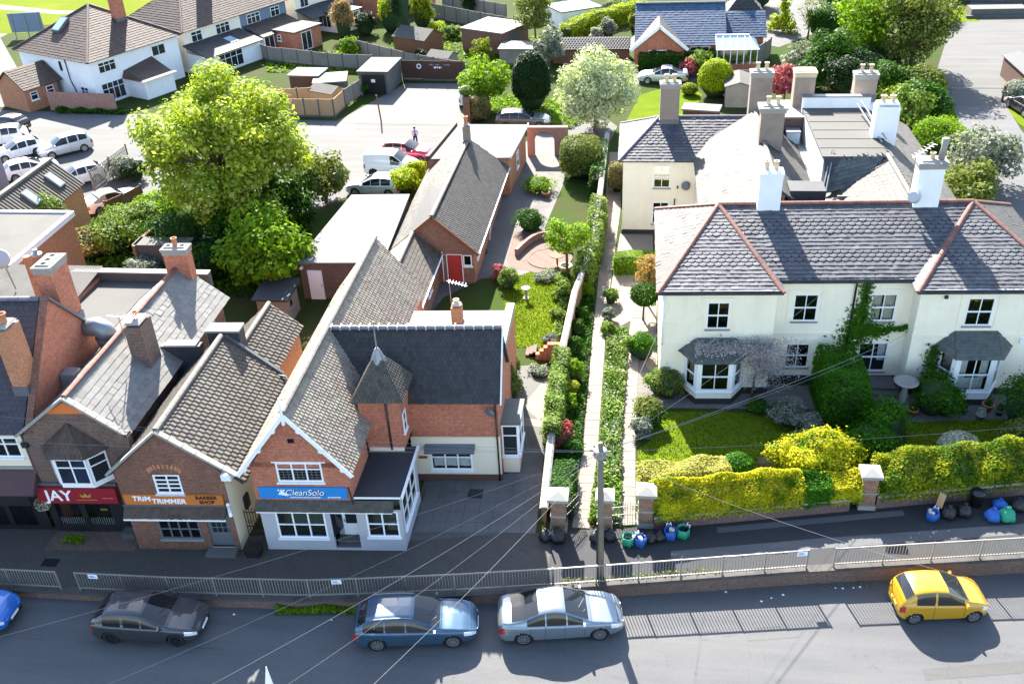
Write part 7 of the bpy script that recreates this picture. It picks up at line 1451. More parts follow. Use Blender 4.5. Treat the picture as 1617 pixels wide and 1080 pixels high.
# ------------------------------------------------------------------ the man in the car park
def person(label, px, rz, hgt_=1.75):
    p = at(*px); t = thing('person', label, 'person', (p.x, p.y, .014), rz, local=True); s = hgt_/1.75
    pts = {'pel': (0, 0, .95, .13), 'sp': (0, .01, 1.15, .125), 'ch': (0, 0, 1.34, .15), 'nk': (0, -.01, 1.50, .055), 'hd': (0, -.03, 1.60, .085), 'ht': (0, -.02, 1.68, .08),
           'sl': (.17, 0, 1.42, .07), 'el': (.25, -.02, 1.15, .05), 'wl': (.16, -.22, 1.08, .035), 'hl': (.10, -.28, 1.10, .035), 'sr': (-.17, 0, 1.42, .07), 'er': (-.25, -.02, 1.15, .05), 'wr': (-.16, -.22, 1.08, .035), 'hr': (-.10, -.28, 1.10, .035),
           'tl': (.10, 0, .88, .095), 'kl': (.12, -.02, .50, .068), 'al': (.13, .02, .09, .042), 'fl': (.14, -.14, .035, .035), 'tr': (-.10, 0, .88, .095), 'kr': (-.12, .0, .50, .068), 'ar': (-.13, .03, .09, .042), 'fr': (-.14, -.13, .035, .035)}
    ed = [('pel', 'sp'), ('sp', 'ch'), ('ch', 'nk'), ('nk', 'hd'), ('hd', 'ht'), ('ch', 'sl'), ('sl', 'el'), ('el', 'wl'), ('wl', 'hl'), ('ch', 'sr'), ('sr', 'er'), ('er', 'wr'), ('wr', 'hr'), ('pel', 'tl'), ('tl', 'kl'), ('kl', 'al'), ('al', 'fl'), ('pel', 'tr'), ('tr', 'kr'), ('kr', 'ar'), ('ar', 'fr')]
    ks = list(pts); me = bpy.data.meshes.new('body'); me.from_pydata([tuple(np.array(pts[k][:3])*s) for k in ks], [(ks.index(a), ks.index(b)) for a, b in ed], [])
    tmp = bpy.data.objects.new('tmp', me); COL.objects.link(tmp); sk = tmp.modifiers.new('s', 'SKIN'); tmp.modifiers.new('u', 'SUBSURF').levels = 2
    for i, k in enumerate(ks): me.skin_vertices[0].data[i].radius = (pts[k][3]*s,)*2; me.skin_vertices[0].data[i].use_root = (k == 'pel')
    dg = bpy.context.evaluated_depsgraph_get(); m2 = bpy.data.meshes.new_from_object(tmp.evaluated_get(dg)); bpy.data.objects.remove(tmp)
    m2.materials.clear()
    for m in ('shirt', 'trousers', 'skin', 'shoes'): m2.materials.append(M[m])
    for pl in m2.polygons:
        c_ = pl.center/s; pl.use_smooth = True
        pl.material_index = 3 if c_.z < .10 else 1 if c_.z < .98 and abs(c_.x) < .24 and c_.y > -.16 else 2 if c_.z > 1.50 or (c_.y < -.20) else 0
    o = link('body', m2, t)
    MB().lathe([(.09*s, 0), (.105*s, .05*s), (.095*s, .12*s), (.05*s, .16*s)], (0, -.005*s, 1.60*s), 14).build('hair', 'letter_black', t, True)
    for sx in (-1, 1): MB().lathe([(.012, -.01), (.012, .01)], (sx*.032*s, -.105*s, 1.62*s), 6).build('eye', 'letter_black', t)
    MB().cone((0, -.11*s, 1.61*s), (0, -.135*s, 1.585*s), .008, .016, 6).build('nose', 'skin', t); MB().box(-.025, .025, -.112*s, -.1*s, 1.545*s, 1.555*s).build('mouth', 'tail_lamp', t)
    MB().bar((0, -.155*s, 1.44*s), (0, -.15*s, 1.02*s), .06, .012, up=(0, 1, 0)).build('tie', 'letter_black', t)
    MB().box(-.08, .08, -.34*s, -.26*s, 1.08*s, 1.18*s).build('clipboard', 'letter_black', t)
    for sx in (-1, 1):
        for k in range(5): MB().tube([(sx*(.10-.0)*s, -.30*s, (1.07+.018*k)*s), (sx*.085*s, -.335*s, (1.075+.018*k)*s), (sx*.06*s, -.345*s, (1.08+.018*k)*s)], .008*s, 5).build('finger', 'skin', t, True)
    return t
plain('shirt', (.50, .55, .78), .8); plain('trousers', (.012, .012, .016), .8); plain('skin', (.42, .24, .16), .6); plain('shoes', (.01, .01, .01), .4)
person('man in pale blue shirt and dark trousers standing in the car park', (657, 232), radians(20))
# ------------------------------------------------------------------ planting
leafmat('leaf_sycamore', [(.16, .26, .012), (.26, .37, .03), (.38, .46, .06), (.52, .55, .16)], 0.5)  # palest leaf tone paints in the sunlit tips of the crown
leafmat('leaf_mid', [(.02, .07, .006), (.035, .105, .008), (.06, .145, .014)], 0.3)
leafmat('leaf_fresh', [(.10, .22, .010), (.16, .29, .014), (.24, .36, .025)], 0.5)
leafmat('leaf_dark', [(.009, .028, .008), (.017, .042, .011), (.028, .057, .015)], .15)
leafmat('leaf_hedge', [(.03, .12, .006), (.05, .16, .008), (.075, .20, .012)], 0.4)
leafmat('leaf_yellow', [(.44, .42, .01), (.55, .51, .015), (.60, .56, .03), (.30, .34, .01)], .4, .55, (.10, .20, .008), 1.1, .5, .66)
leafmat('leaf_variegated', [(.36, .34, .05), (.46, .43, .10), (.26, .28, .03), (.52, .49, .2)], 0.35)
leafmat('leaf_lime', [(.22, .32, .006), (.32, .40, .008), (.40, .45, .015)], 0.4)
leafmat('leaf_blossom', [(.40, .47, .28), (.50, .56, .38), (.58, .62, .47), (.20, .32, .10)], .35)
leafmat('leaf_silver', [(.189, .214, .171), (.252, .272, .227), (.126, .158, .101)], .25)
leafmat('leaf_white', [(.432, .432, .374), (.504, .497, .432), (.252, .302, .180)], .3)
leafmat('leaf_red', [(.30, .06, .05), (.42, .12, .10), (.22, .04, .03)], .3)
leafmat('leaf_pink', [(.330, .060, .084), (.396, .108, .132), (.240, .036, .054)], .3)
leafmat('leaf_orange', [(.331, .205, .079), (.410, .268, .119), (.268, .189, .063)], .4)
leafmat('leaf_gold', [(.34, .34, .01), (.44, .42, .02), (.22, .28, .01), (.12, .2, .01)], 0.4, .55, (.09, .17, .012), .9, .42, .58)
leafmat('leaf_olive', [(.12, .16, .025), (.18, .22, .045), (.09, .13, .02), (.26, .28, .10)], 0.4)
leafmat('leaf_lilac', [(.280, .252, .280), (.392, .350, .434), (.336, .308, .280), (.476, .434, .532)], .3)
leafmat('leaf_ivy', [(.07, .15, .012), (.11, .20, .02), (.17, .26, .04), (.26, .31, .10)], 0.35)
leafmat('leaf_dry', [(.189, .150, .056), (.236, .205, .072), (.142, .135, .047)], .3)
surf('twig', (.120, .096, .072), .95, .25, 3, 14)
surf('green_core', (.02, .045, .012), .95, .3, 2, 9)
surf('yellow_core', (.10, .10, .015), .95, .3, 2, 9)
def leaves(name, C, N, size, mat, parent, aspect=.62, up=.35, jit=.5, seed=0):
    """leaf-sized faces at points C facing roughly along N"""
    R_ = np.random.default_rng(seed+5); k = len(C)
    n = N+R_.normal(0, jit, (k, 3)); n[:, 2] += up; n /= np.linalg.norm(n, axis=1, keepdims=True)+1e-9
    a = R_.normal(0, 1, (k, 3)); u = np.cross(n, a); u /= np.linalg.norm(u, axis=1, keepdims=True)+1e-9; v = np.cross(n, u)
    s = size*np.clip(R_.lognormal(-.12, .38, k), .35, 2.0)[:, None]; V = np.empty((k, 4, 3))
    V[:, 0] = C-u*s; V[:, 1] = C-v*s*aspect+n*s*.12; V[:, 2] = C+u*s; V[:, 3] = C+v*s*aspect+n*s*.12
    return arr_mesh(name, V, 4, mat, parent, 'stuff' if parent is None else None)
def clump_points(centers, radii, n, R_, shell=.55, squash=1.0):
    """points spread through the outer shell of many clumps"""
    w_ = radii**2; p = w_/w_.sum(); ix = R_.choice(len(centers), n, p=p); d = R_.normal(0, 1, (n, 3)); d /= np.linalg.norm(d, axis=1, keepdims=True)
    r = radii[ix]*(shell+(1.08-shell)*R_.random(n)**.6); P_ = centers[ix]+d*r[:, None]*np.array([1, 1, squash]); return P_, d
def tree(label, x, y, h, rad, mat, n=9000, leaf=.16, clumps=34, trunk=.25, base=.3, cz=None, rz_=None, seed=1, name='tree', cat='tree', cr=.34, z0=0, limbs=10, shape='ell', squash=.8, up=.75, shell=.55, twigs=True, flat=0):
    R_ = np.random.default_rng(seed); t = thing(name, label, cat, (x, y, z0), local=True)
    n = int(n*.62) if n < 36000 or n > 40000 else n; rz_ = rz_ or (h*(1-base))/2; cz = cz or h-rz_; c = []
    while len(c) < clumps:
        d = R_.normal(0, 1, 3); d /= np.linalg.norm(d); r_ = R_.uniform(.25, 1)**.5
        if shape == 'cone': zz = R_.random(); rr_ = (1-zz)**.8*.95+.05; a_ = R_.uniform(0, 2*pi); q = R_.random()**.5; c.append((rad*rr_*q*cos(a_)*.9, rad*rr_*q*sin(a_)*.9, h*base+(h*(1-base))*zz*.95)); continue
        c.append((d[0]*rad*.80*r_, d[1]*rad*.80*r_, cz+d[2]*rz_*.80*r_))
    c = np.array(c); ra = rad*cr*R_.uniform(.65, 1.25, len(c))
    if shape == 'cone': ra *= (.45+.75*(1-(c[:, 2]-h*base)/(h*(1-base))))
    P_, d = clump_points(c, ra, n, R_, shell, squash); ok = P_[:, 2] > .03; leaves('crown', P_[ok], d[ok], leaf, mat, t, seed=seed, up=up)
    if trunk:
        tb = MB(); tb.tube([(0, 0, -.05), (.03*rad*R_.normal(), .03*rad*R_.normal(), h*base*.6+.1), (0, 0, max(cz, .3))], [trunk*1.25, trunk, trunk*.55], 10); tb.build('trunk', 'bark', t, True)
        far = c[np.argsort(-np.linalg.norm(c-np.array([0, 0, cz*.6]), axis=1))][:limbs]
        for q in far: s0 = np.array([0, 0, cz*.45+R_.uniform(-.1, .25)*cz]); m_ = (s0+q)/2+R_.normal(0, .08*rad, 3)+np.array([0, 0, .05*h]); MB().tube([tuple(s0), tuple(m_), tuple(q)], [trunk*.42, trunk*.25, trunk*.08], 6).build('limb', 'bark', t, True)
    return t
def shrub(label, x, y, h, rad, mat, n=1800, leaf=.07, seed=1, name='shrub', cat='shrub', z0=0, core='green_core', sx=1, sy=1, lumps=14, rough=.12, shape='ball', jit=.5):
    """rounded plant: leafy clumps (or a clipped surface) over a dark woody heart"""
    R_ = np.random.default_rng(seed); t = thing(name, label, cat, (x, y, z0), local=True); n = int(n*1.5); leaf = leaf*.85
    dims = np.array([rad*sx, rad*sy, h/2])
    def sph(k):
        d = R_.normal(0, 1, (k, 3)); d /= np.linalg.norm(d, axis=1, keepdims=True); d[:, 2] = np.where(d[:, 2] < -.5, -d[:, 2], d[:, 2]); return d
    if rough < .15:
        d = sph(n); d2 = d*((np.abs(d)**4).sum(1)**(-.25))[:, None] if shape == 'drum' else d
        P_ = d2*(1-.2*R_.random(n)**2+R_.normal(0, .025, n))[:, None]*dims
    else:
        m = lumps+8; c = sph(m)*R_.uniform(.45, .82, (m, 1)); ra = R_.uniform(.26, .5, m); w_ = ra**2; ix = R_.choice(m, n, p=w_/w_.sum()); d = sph(n)
        P_ = (c[ix]+d*(ra[ix]*(.5+.6*R_.random(n)**.6))[:, None])*dims
        k = n//14; P_[:k] *= R_.uniform(1.0, 1.22, (k, 1))
    P_[:, 2] += h/2; P_[:, 2] = np.maximum(P_[:, 2], .02+.05*R_.random(n)); leaves('foliage', P_, d, leaf, mat, t, seed=seed, up=.55, jit=jit)
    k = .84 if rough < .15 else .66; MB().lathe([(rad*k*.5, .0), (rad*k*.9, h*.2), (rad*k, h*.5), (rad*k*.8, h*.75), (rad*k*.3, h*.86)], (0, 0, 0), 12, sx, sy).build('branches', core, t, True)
    return t
def hedge(label, pts, h, w, mat, n=6000, leaf=.07, seed=1, z0=0, core='green_core', name='hedge', top=.1, cat='hedge', rough=.10, tilt=0.0):
    """clipped hedge along a line of points"""
    R_ = np.random.default_rng(seed); n = int(n*1.4); t = thing(name, label, cat, (pts[0][0], pts[0][1], z0)); OFF[t] = (pts[0][0], pts[0][1], 0); t.location = (pts[0][0], pts[0][1], 0)
    Q = np.array([(p[0], p[1]) for p in pts], float); sl_ = np.hypot(*(Q[1:]-Q[:-1]).T); cum = np.concatenate([[0], np.cumsum(sl_)]); Lt = cum[-1]
    s = R_.uniform(-w*.3, Lt+w*.3, n); sc_ = np.clip(s, 0, Lt); i = np.clip(np.searchsorted(cum, sc_)-1, 0, len(sl_)-1); tt = (sc_-cum[i])/sl_[i]; P0 = Q[i]+(Q[i+1]-Q[i])*tt[:, None]; D_ = (Q[i+1]-Q[i])/sl_[i][:, None]; Nn = np.stack([D_[:, 1], -D_[:, 0]], 1)
    per = R_.uniform(0, 2*h+w, n); a = np.where(per < h, -w/2, np.where(per > h+w, w/2, per-h-w/2)); zz = np.where(per < h, per, np.where(per > h+w, 2*h+w-per, h))
    ends = (s < 0) | (s > Lt); a = np.where(ends, R_.uniform(-w/2, w/2, n), a); zz = np.where(ends, R_.uniform(0, h, n), zz)
    a = np.sign(a)*np.minimum(abs(a), w/2*(1-.18*np.clip((zz/h-.75)/.25, 0, 1)))
    hv = 1-tilt*a/w+.035*np.sin(sc_*1.7+seed)+.03*np.sin(sc_*4.1+2*seed)+rough*.18*np.sin(sc_*2.9+seed+a*3); bump_ = R_.normal(0, rough*.5, n)
    P_ = np.zeros((n, 3)); P_[:, :2] = P0+Nn*(a*(1+bump_))[:, None]+D_*np.where(ends, (s-sc_)*.5, 0)[:, None]; P_[:, 2] = z0+np.maximum(.02, zz*hv-abs(bump_)*.2)
    N_ = np.zeros((n, 3)); side = (zz < h*.97) & ~ends; N_[:, :2] = np.where(side[:, None], Nn*np.sign(a)[:, None], 0); N_[:, 2] = np.where(side, .1, 1)
    leaves('foliage', P_, N_, leaf*.85, mat, t, seed=seed, up=.45)
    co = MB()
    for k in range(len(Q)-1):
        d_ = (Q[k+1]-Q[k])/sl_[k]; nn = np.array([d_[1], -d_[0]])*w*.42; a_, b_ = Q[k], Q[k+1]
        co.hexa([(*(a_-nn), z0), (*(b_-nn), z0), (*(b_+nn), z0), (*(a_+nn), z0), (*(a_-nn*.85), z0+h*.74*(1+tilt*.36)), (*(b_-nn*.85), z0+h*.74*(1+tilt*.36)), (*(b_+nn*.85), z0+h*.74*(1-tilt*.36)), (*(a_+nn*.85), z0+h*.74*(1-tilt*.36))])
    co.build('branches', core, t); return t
def carpet(name, label, poly, z, n, leaf, mat, h=.25, seed=1, kind='stuff'):
    """ground cover nobody could count"""
    a = np.array([(p[0], p[1]) for p in poly]); R_ = np.random.default_rng(seed); P_ = R_.uniform(a.min(0), a.max(0), (n*2, 2)); P_ = P_[in_poly(P_, [tuple(q) for q in a])][:n]
    k = len(P_); C = np.zeros((k, 3)); C[:, :2] = P_; hm = .5+.5*np.sin(P_[:, 0]*3.1+seed)*np.sin(P_[:, 1]*2.3+seed*2); C[:, 2] = z+h*(.15+.85*R_.random(k))*(.45+.55*hm); N_ = np.tile([0, 0, 1.0], (k, 1))
    o = leaves(name, C, N_, leaf, mat, None, seed=seed, jit=.7); o['kind'] = kind; o['label'] = label; o['category'] = 'ground cover'; return o
def pp(px, py, z=0): p = at(px, py, z); return (p.x, p.y)
# --- the big trees
tree('tall sycamore in fresh leaf at the edge of the car park', -27.0, 58.6, 13.0, 6.5, 'leaf_sycamore', 38000, .135, 190, .34, .12, cz=6.9, rz_=6.1, seed=3, cr=.165, limbs=60, shell=.2, up=.9)
p = pp(432, 462); tree('broad bright green bush beside the white flat roof', p[0], p[1], 5.8, 2.9, 'leaf_fresh', 12000, .15, 40, .16, .08, seed=4, cr=.34, name='bush', cat='bush')
p = pp(515, 318); tree('loose olive bush at the edge of the car park', p[0], p[1], 4.2, 2.3, 'leaf_olive', 8000, .13, 34, .12, .1, seed=5, cr=.33, name='bush', cat='bush')
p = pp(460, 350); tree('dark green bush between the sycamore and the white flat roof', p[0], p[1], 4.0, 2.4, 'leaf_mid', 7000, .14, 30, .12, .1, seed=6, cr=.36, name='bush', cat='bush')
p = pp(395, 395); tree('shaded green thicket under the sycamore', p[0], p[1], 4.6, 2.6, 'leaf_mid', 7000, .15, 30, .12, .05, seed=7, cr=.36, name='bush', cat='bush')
tree('rounded white blossom tree beside the arched wall', -3.2, 80.2, 7.3, 3.75, 'leaf_blossom', 46000, .10, 110, .2, .06, cz=3.75, rz_=3.6, seed=8, cr=.25, limbs=14)
p = pp(840, 172); shrub('dense dark columnar yew beside the blossom tree', p[0], p[1], 5.2, 1.75, 'leaf_dark', 12000, .10, 9, 'yew_tree', 'tree', rough=.12, lumps=22)
p = pp(772, 172); tree('pale green spreading tree beside the yew', p[0], p[1], 4.8, 2.6, 'leaf_fresh', 9000, .13, 40, .12, .25, seed=10, cr=.3)
p = pp(845, 75); tree('tall grey green birch at the top centre', p[0], p[1], 7.0, 2.3, 'leaf_olive', 9000, .12, 46, .12, .1, seed=11, cr=.3)
p = pp(868, 108); tree('silvery leaved small tree behind the yew', p[0], p[1], 4.4, 1.9, 'leaf_silver', 6000, .12, 30, .1, .1, seed=12, cr=.33)
p = pp(762, 98); tree('golden flowered shrub by the flat brick garage', p[0], p[1], 2.6, 1.2, 'leaf_gold', 2500, .10, 22, .06, .2, seed=13, cr=.33, name='shrub', cat='shrub')
p = pp(1385, 100); tree('broad leafy green tree above the cream house roofs', p[0], p[1], 9.8, 5.2, 'leaf_fresh', 26000, .16, 80, .25, .06, seed=14, cr=.3)
p = pp(1435, 120); tree('tall olive evergreen at the edge of the parking court', p[0], p[1], 8.6, 3.8, 'leaf_olive', 19000, .14, 70, .2, .05, seed=15, cr=.3)
p = pp(1310, 133); tree('rounded dark green holly behind the chimneys', p[0], p[1], 5.4, 2.6, 'leaf_mid', 12000, .12, 46, .14, .05, seed=16, cr=.36)
p = pp(1265, 115); tree('loose silvery green shrub behind the red leaved tree', p[0], p[1], 3.4, 2.0, 'leaf_silver', 5000, .12, 30, .1, .1, seed=17, cr=.34, name='shrub', cat='shrub')
p = pp(1238, 165); tree('red leaved ornamental tree between two chimneys', p[0], p[1], 3.8, 1.9, 'leaf_pink', 6500, .10, 34, .1, .15, seed=18, cr=.3)
p = pp(1085, 122); tree('bright pink flowering shrub beside the silver saloon', p[0], p[1], 2.0, 1.1, 'leaf_pink', 2200, .09, 16, .06, .1, seed=19, cr=.4, name='shrub', cat='shrub')
p = pp(1105, 118); tree('pale variegated shrub behind the clipped conifer', p[0], p[1], 2.6, 1.3, 'leaf_ivy', 2500, .1, 18, .06, .1, seed=20, cr=.38, name='shrub', cat='shrub')
p = pp(1128, 152); shrub('clipped bright green conifer behind the cream house', p[0], p[1], 3.4, 1.6, 'leaf_lime', 5500, .09, 21, rough=.1)
p = pp(1088, 150); shrub('low golden shrub on the side lawn', p[0], p[1], 1.1, .8, 'leaf_gold', 900, .08, 22)
p = pp(1235, 50); tree('yellow green conifer beside the blue slate bungalow', p[0], p[1], 4.6, 1.7, 'leaf_lime', 5000, .12, 30, .1, .05, seed=23, cr=.33, shape='cone')
p = pp(1275, 62); tree('bare branched sapling in front of the pale forecourt', p[0], p[1], 5.0, 1.6, 'leaf_olive', 500, .1, 26, .09, .25, seed=24, cr=.25, limbs=22)
p = pp(1420, 205); tree('green leafy bush between the cream house and the drive', p[0], p[1], 3.6, 2.4, 'leaf_ivy', 8000, .12, 36, .12, .03, seed=25, cr=.34, name='bush', cat='bush')
p = pp(1455, 192); tree('glossy green bush beside the head of the drive', p[0], p[1], 3.6, 2.2, 'leaf_mid', 8000, .12, 36, .12, .03, seed=26, cr=.34, name='bush', cat='bush')
p = pp(1408, 175); tree('yellow flowered bush behind the white chimney', p[0], p[1], 2.4, 1.9, 'leaf_gold', 4500, .1, 26, .08, .05, seed=27, cr=.36, name='bush', cat='bush')
p = pp(1485, 235); shrub('mounded lime green shrub beside the drive', p[0], p[1], 2.2, 2.2, 'leaf_fresh', 6000, .09, 28, lumps=30, rough=.2)
p = pp(1545, 290); tree('large grey olive bush right of the tall white chimney', p[0], p[1], 4.4, 2.9, 'leaf_silver', 11000, .12, 50, .14, .02, seed=29, cr=.32, name='bush', cat='bush')
p = pp(1520, 330); tree('dark olive bush behind the right hand hip', p[0], p[1], 3.4, 2.4, 'leaf_olive', 8000, .12, 40, .12, .02, seed=30, cr=.34, name='bush', cat='bush')
p = pp(1612, 160); shrub('pale rounded shrub at the right edge of the drive', p[0], p[1], 1.8, 1.7, 'leaf_silver', 3500, .09, 31)
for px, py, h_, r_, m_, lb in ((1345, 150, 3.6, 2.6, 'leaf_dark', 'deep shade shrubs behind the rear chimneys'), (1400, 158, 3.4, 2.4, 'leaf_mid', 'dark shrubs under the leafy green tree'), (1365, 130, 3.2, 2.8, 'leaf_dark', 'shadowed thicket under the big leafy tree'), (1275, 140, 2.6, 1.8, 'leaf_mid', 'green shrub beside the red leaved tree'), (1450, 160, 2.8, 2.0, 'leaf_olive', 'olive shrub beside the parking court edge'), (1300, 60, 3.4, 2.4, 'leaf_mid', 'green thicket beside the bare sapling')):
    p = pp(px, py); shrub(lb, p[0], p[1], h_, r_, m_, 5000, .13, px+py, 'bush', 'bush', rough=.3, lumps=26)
# clipped hedges farther back
hedge('long bright clipped hedge running up to the blue slate bungalow', [pp(893, 68), pp(930, 50), pp(1012, 28)], 2.0, 1.5, 'leaf_lime', 9000, .10, 41)
hedge('dark clipped hedge in front of the blue slate bungalow', [pp(1010, 112), pp(1100, 108), pp(1190, 104)], 1.9, 1.3, 'leaf_mid', 9000, .09, 42)
for px, py, h_, r_, m_, lb in ((555, 92, 2.2, 1.1, 'leaf_fresh', 'rounded green bush against the long grey garden fence'), (545, 62, 4.6, 1.3, 'leaf_orange', 'tall coppery conifer at the top gardens'), (578, 55, 2.4, 1.5, 'leaf_dark', 'dark rounded bush by the white patio doors'), (618, 50, 4.2, 1.6, 'leaf_lime', 'bright lime conifer left of the dark cypress'), (640, 70, 9.0, 1.3, 'leaf_dark', 'tall dark cypress at the top edge'), (668, 45, 4.0, 1.6, 'leaf_gold', 'golden conifer right of the dark cypress'), (740, 22, 2.8, 1.1, 'leaf_dark', 'small dark conifer by the top fence'), (665, 105, 1.8, .7, 'leaf_dark', 'small dark conifer behind the dark timber fence'), (715, 60, 1.3, 1.4, 'leaf_ivy', 'mixed border shrub behind the felted shed'), (690, 52, 1.2, 1.2, 'leaf_lime', 'low bright shrub on the top lawn'), (960, 62, 2.2, 1.0, 'leaf_silver', 'silver shrub in front of the long bright hedge'), (940, 66, 1.5, .8, 'leaf_white', 'white flowered shrub at the foot of the long hedge'), (1000, 50, 2.0, .7, 'leaf_gold', 'golden upright shrub left of the blue slate bungalow'), (570, 150, 1.2, .8, 'leaf_mid', 'low green weeds beside the concrete garage'), (990, 22, 1.6, 3.0, 'leaf_ivy', 'cream flowered bank at the top fence'), (890, 15, 1.4, 3.2, 'leaf_mid', 'dark shrub row at the top centre'), (1190, 12, 3.5, 3.0, 'leaf_dark', 'dark shrubs behind the pyramid roof'), (1440, 25, 4.5, 3.2, 'leaf_olive', 'grey green shrubs at the top of the parking court'), (1330, 20, 5.0, 3.2, 'leaf_mid', 'green shrubs behind the big leafy tree')):
    p = pp(px, py); shrub(lb, p[0], p[1], h_, r_, m_, int(700+900*r_*h_/2), .11, px+py, 'bush', 'bush', rough=.22, lumps=18)
for px, py, h_, r_, m_, lb in ((755, 190, 2.2, 1.1, 'leaf_dry', 'brown clipped drum hedge beside the chimney'), (917, 278, 3.0, 1.55, 'leaf_olive', 'large drum shaped golden topiary beside the garden wall'), (975, 302, 2.2, .7, 'leaf_dry', 'brown clipped dome against the cream side wing')):
    p = pp(px, py); shrub(lb, p[0], p[1], h_, r_, m_, 7000 if r_ > 1.5 else 3000, .08, px, 'topiary', 'topiary', rough=.05, shape='drum')
MB().box(*[v for v in (at(739, 195).x-.3, at(739, 195).x+.3, at(739, 195).y-.3, at(739, 195).y+.3)], 0, 2.4).build('brick_pier', 'brick_old'); tag(bpy.data.objects['brick_pier'], 'brick pier with a leafy cap at the corner of the concrete yard', 'pier')
p = pp(739, 193); shrub('small green plant growing on the brick pier', p[0], p[1], .8, .6, 'leaf_ivy', 700, .08, 5, z0=2.4)
# undergrowth round the yards at left
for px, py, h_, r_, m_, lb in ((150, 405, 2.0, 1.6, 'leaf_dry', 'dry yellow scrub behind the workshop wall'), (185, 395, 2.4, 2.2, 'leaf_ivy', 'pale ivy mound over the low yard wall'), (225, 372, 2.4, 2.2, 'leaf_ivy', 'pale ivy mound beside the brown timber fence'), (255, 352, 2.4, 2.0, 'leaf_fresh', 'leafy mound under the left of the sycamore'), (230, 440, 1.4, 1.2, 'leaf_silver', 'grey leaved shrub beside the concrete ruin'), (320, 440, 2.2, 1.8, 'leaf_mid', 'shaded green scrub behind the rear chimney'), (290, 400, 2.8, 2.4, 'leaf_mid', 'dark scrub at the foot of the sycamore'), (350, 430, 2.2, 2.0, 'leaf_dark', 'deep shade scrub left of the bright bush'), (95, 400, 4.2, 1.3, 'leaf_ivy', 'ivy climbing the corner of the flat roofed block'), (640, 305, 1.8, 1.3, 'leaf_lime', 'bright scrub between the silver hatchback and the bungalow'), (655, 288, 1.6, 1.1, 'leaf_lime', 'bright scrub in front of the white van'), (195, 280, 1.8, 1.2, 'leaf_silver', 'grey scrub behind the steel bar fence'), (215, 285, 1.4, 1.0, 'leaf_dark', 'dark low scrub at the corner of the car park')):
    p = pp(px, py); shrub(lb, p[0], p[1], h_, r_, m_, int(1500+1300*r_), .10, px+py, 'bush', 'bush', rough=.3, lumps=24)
carpet('weeds', 'rough weeds along the wall by the lane', [pp(90, 180), pp(200, 182), pp(200, 176), pp(90, 174)], 0, 2500, .12, 'leaf_mid', .5, 3)
carpet('undergrowth', 'tangled undergrowth in the yards behind the shops', [pp(120, 430), pp(370, 470), pp(470, 470), pp(500, 330), pp(400, 350), pp(250, 330), pp(160, 380)], 0, 9000, .13, 'leaf_mid', .7, 4)
carpet('undergrowth', 'rough grass and plants in the gardens beyond the yard', [pp(740, 190), pp(780, 150), pp(900, 160), pp(930, 190), pp(900, 205), pp(800, 178)], 0, 4000, .12, 'leaf_fresh', .35, 5)
carpet('grass', 'rough grass of the far gardens', [pp(420, 90), pp(600, 75), pp(740, 45), pp(860, 60), pp(860, 100), pp(740, 120), pp(560, 118), pp(420, 115)], 0, 5000, .16, 'leaf_fresh', .2, 6)
carpet('grass', 'grass under the trees beside the drive', [pp(1380, 200), pp(1480, 170), pp(1560, 330), pp(1460, 330)], 0, 6000, .13, 'leaf_fresh', .3, 7)
# --- front gardens
hedge('bright yellow privet hedge along the footway', [(1.3, GH(1.3)+.38), (3, GH(3)+.38), (5.0, GH(5)+.38), (7.5, GH(7.5)+.38)], 1.2, .95, 'leaf_yellow', 19000, .05, 51, core='yellow_core', rough=.32, z0=.5, tilt=.6)
hedge('variegated cream and yellow hedge behind the yellow privet', [(.8, 33.1), (4.4, 33.85)], 1.6, 1.1, 'leaf_variegated', 10000, .06, 52, core='yellow_core', rough=.3)
hedge('plain green stretch of hedge beside the yellow privet', [(7.3, GH(7.3)+.4), (8.7, GH(8.7)+.4)], 1.05, .95, 'leaf_hedge', 4000, .06, 53, z0=.5, tilt=.4, rough=.3)
hedge('gold stretch of hedge left of the far gate pillar', [(8.6, GH(8.6)+.4), (10.05, GH(10)+.4)], .95, .9, 'leaf_yellow', 5000, .05, 54, core='yellow_core', z0=.5, tilt=.4, rough=.3)
hedge('yellow green overgrown hedge behind the right hand sacks', [(10.95, GH(11)+.55), (13, GH(13)+.55), (15.0, GH(15)+.6), (19, GH(19)+.6), (24.5, GH(24.5)+.6)], 1.42, 1.2, 'leaf_gold', 29000, .06, 55, core='green_core', rough=.45, z0=.5, tilt=.5)
p = pp(1150, 748); shrub('green shrub at the end of the variegated hedge', 5.0, 34.3, 1.6, .8, 'leaf_hedge', 2000, .06, 56); 
shrub('large yellow domed shrub on the front lawn', 8.45, 35.0, 2.2, 1.95, 'leaf_yellow', 14000, .07, 57, core='yellow_core', sx=1.05, sy=.75, rough=.16, lumps=30)
shrub('dry tan clipped shrub behind the yellow dome', 8.1, 36.4, 1.2, .9, 'leaf_dry', 2000, .06, 58)
shrub('bare twiggy shrub on the shaded front lawn', 6.4, 34.9, 1.1, .7, 'leaf_dry', 260, .05, 59, core='twig', rough=.3)
shrub('white flowered shrub on the front garden of the right hand bay', 15.2, 36.7, 1.3, .95, 'leaf_white', 3000, .06, 60)
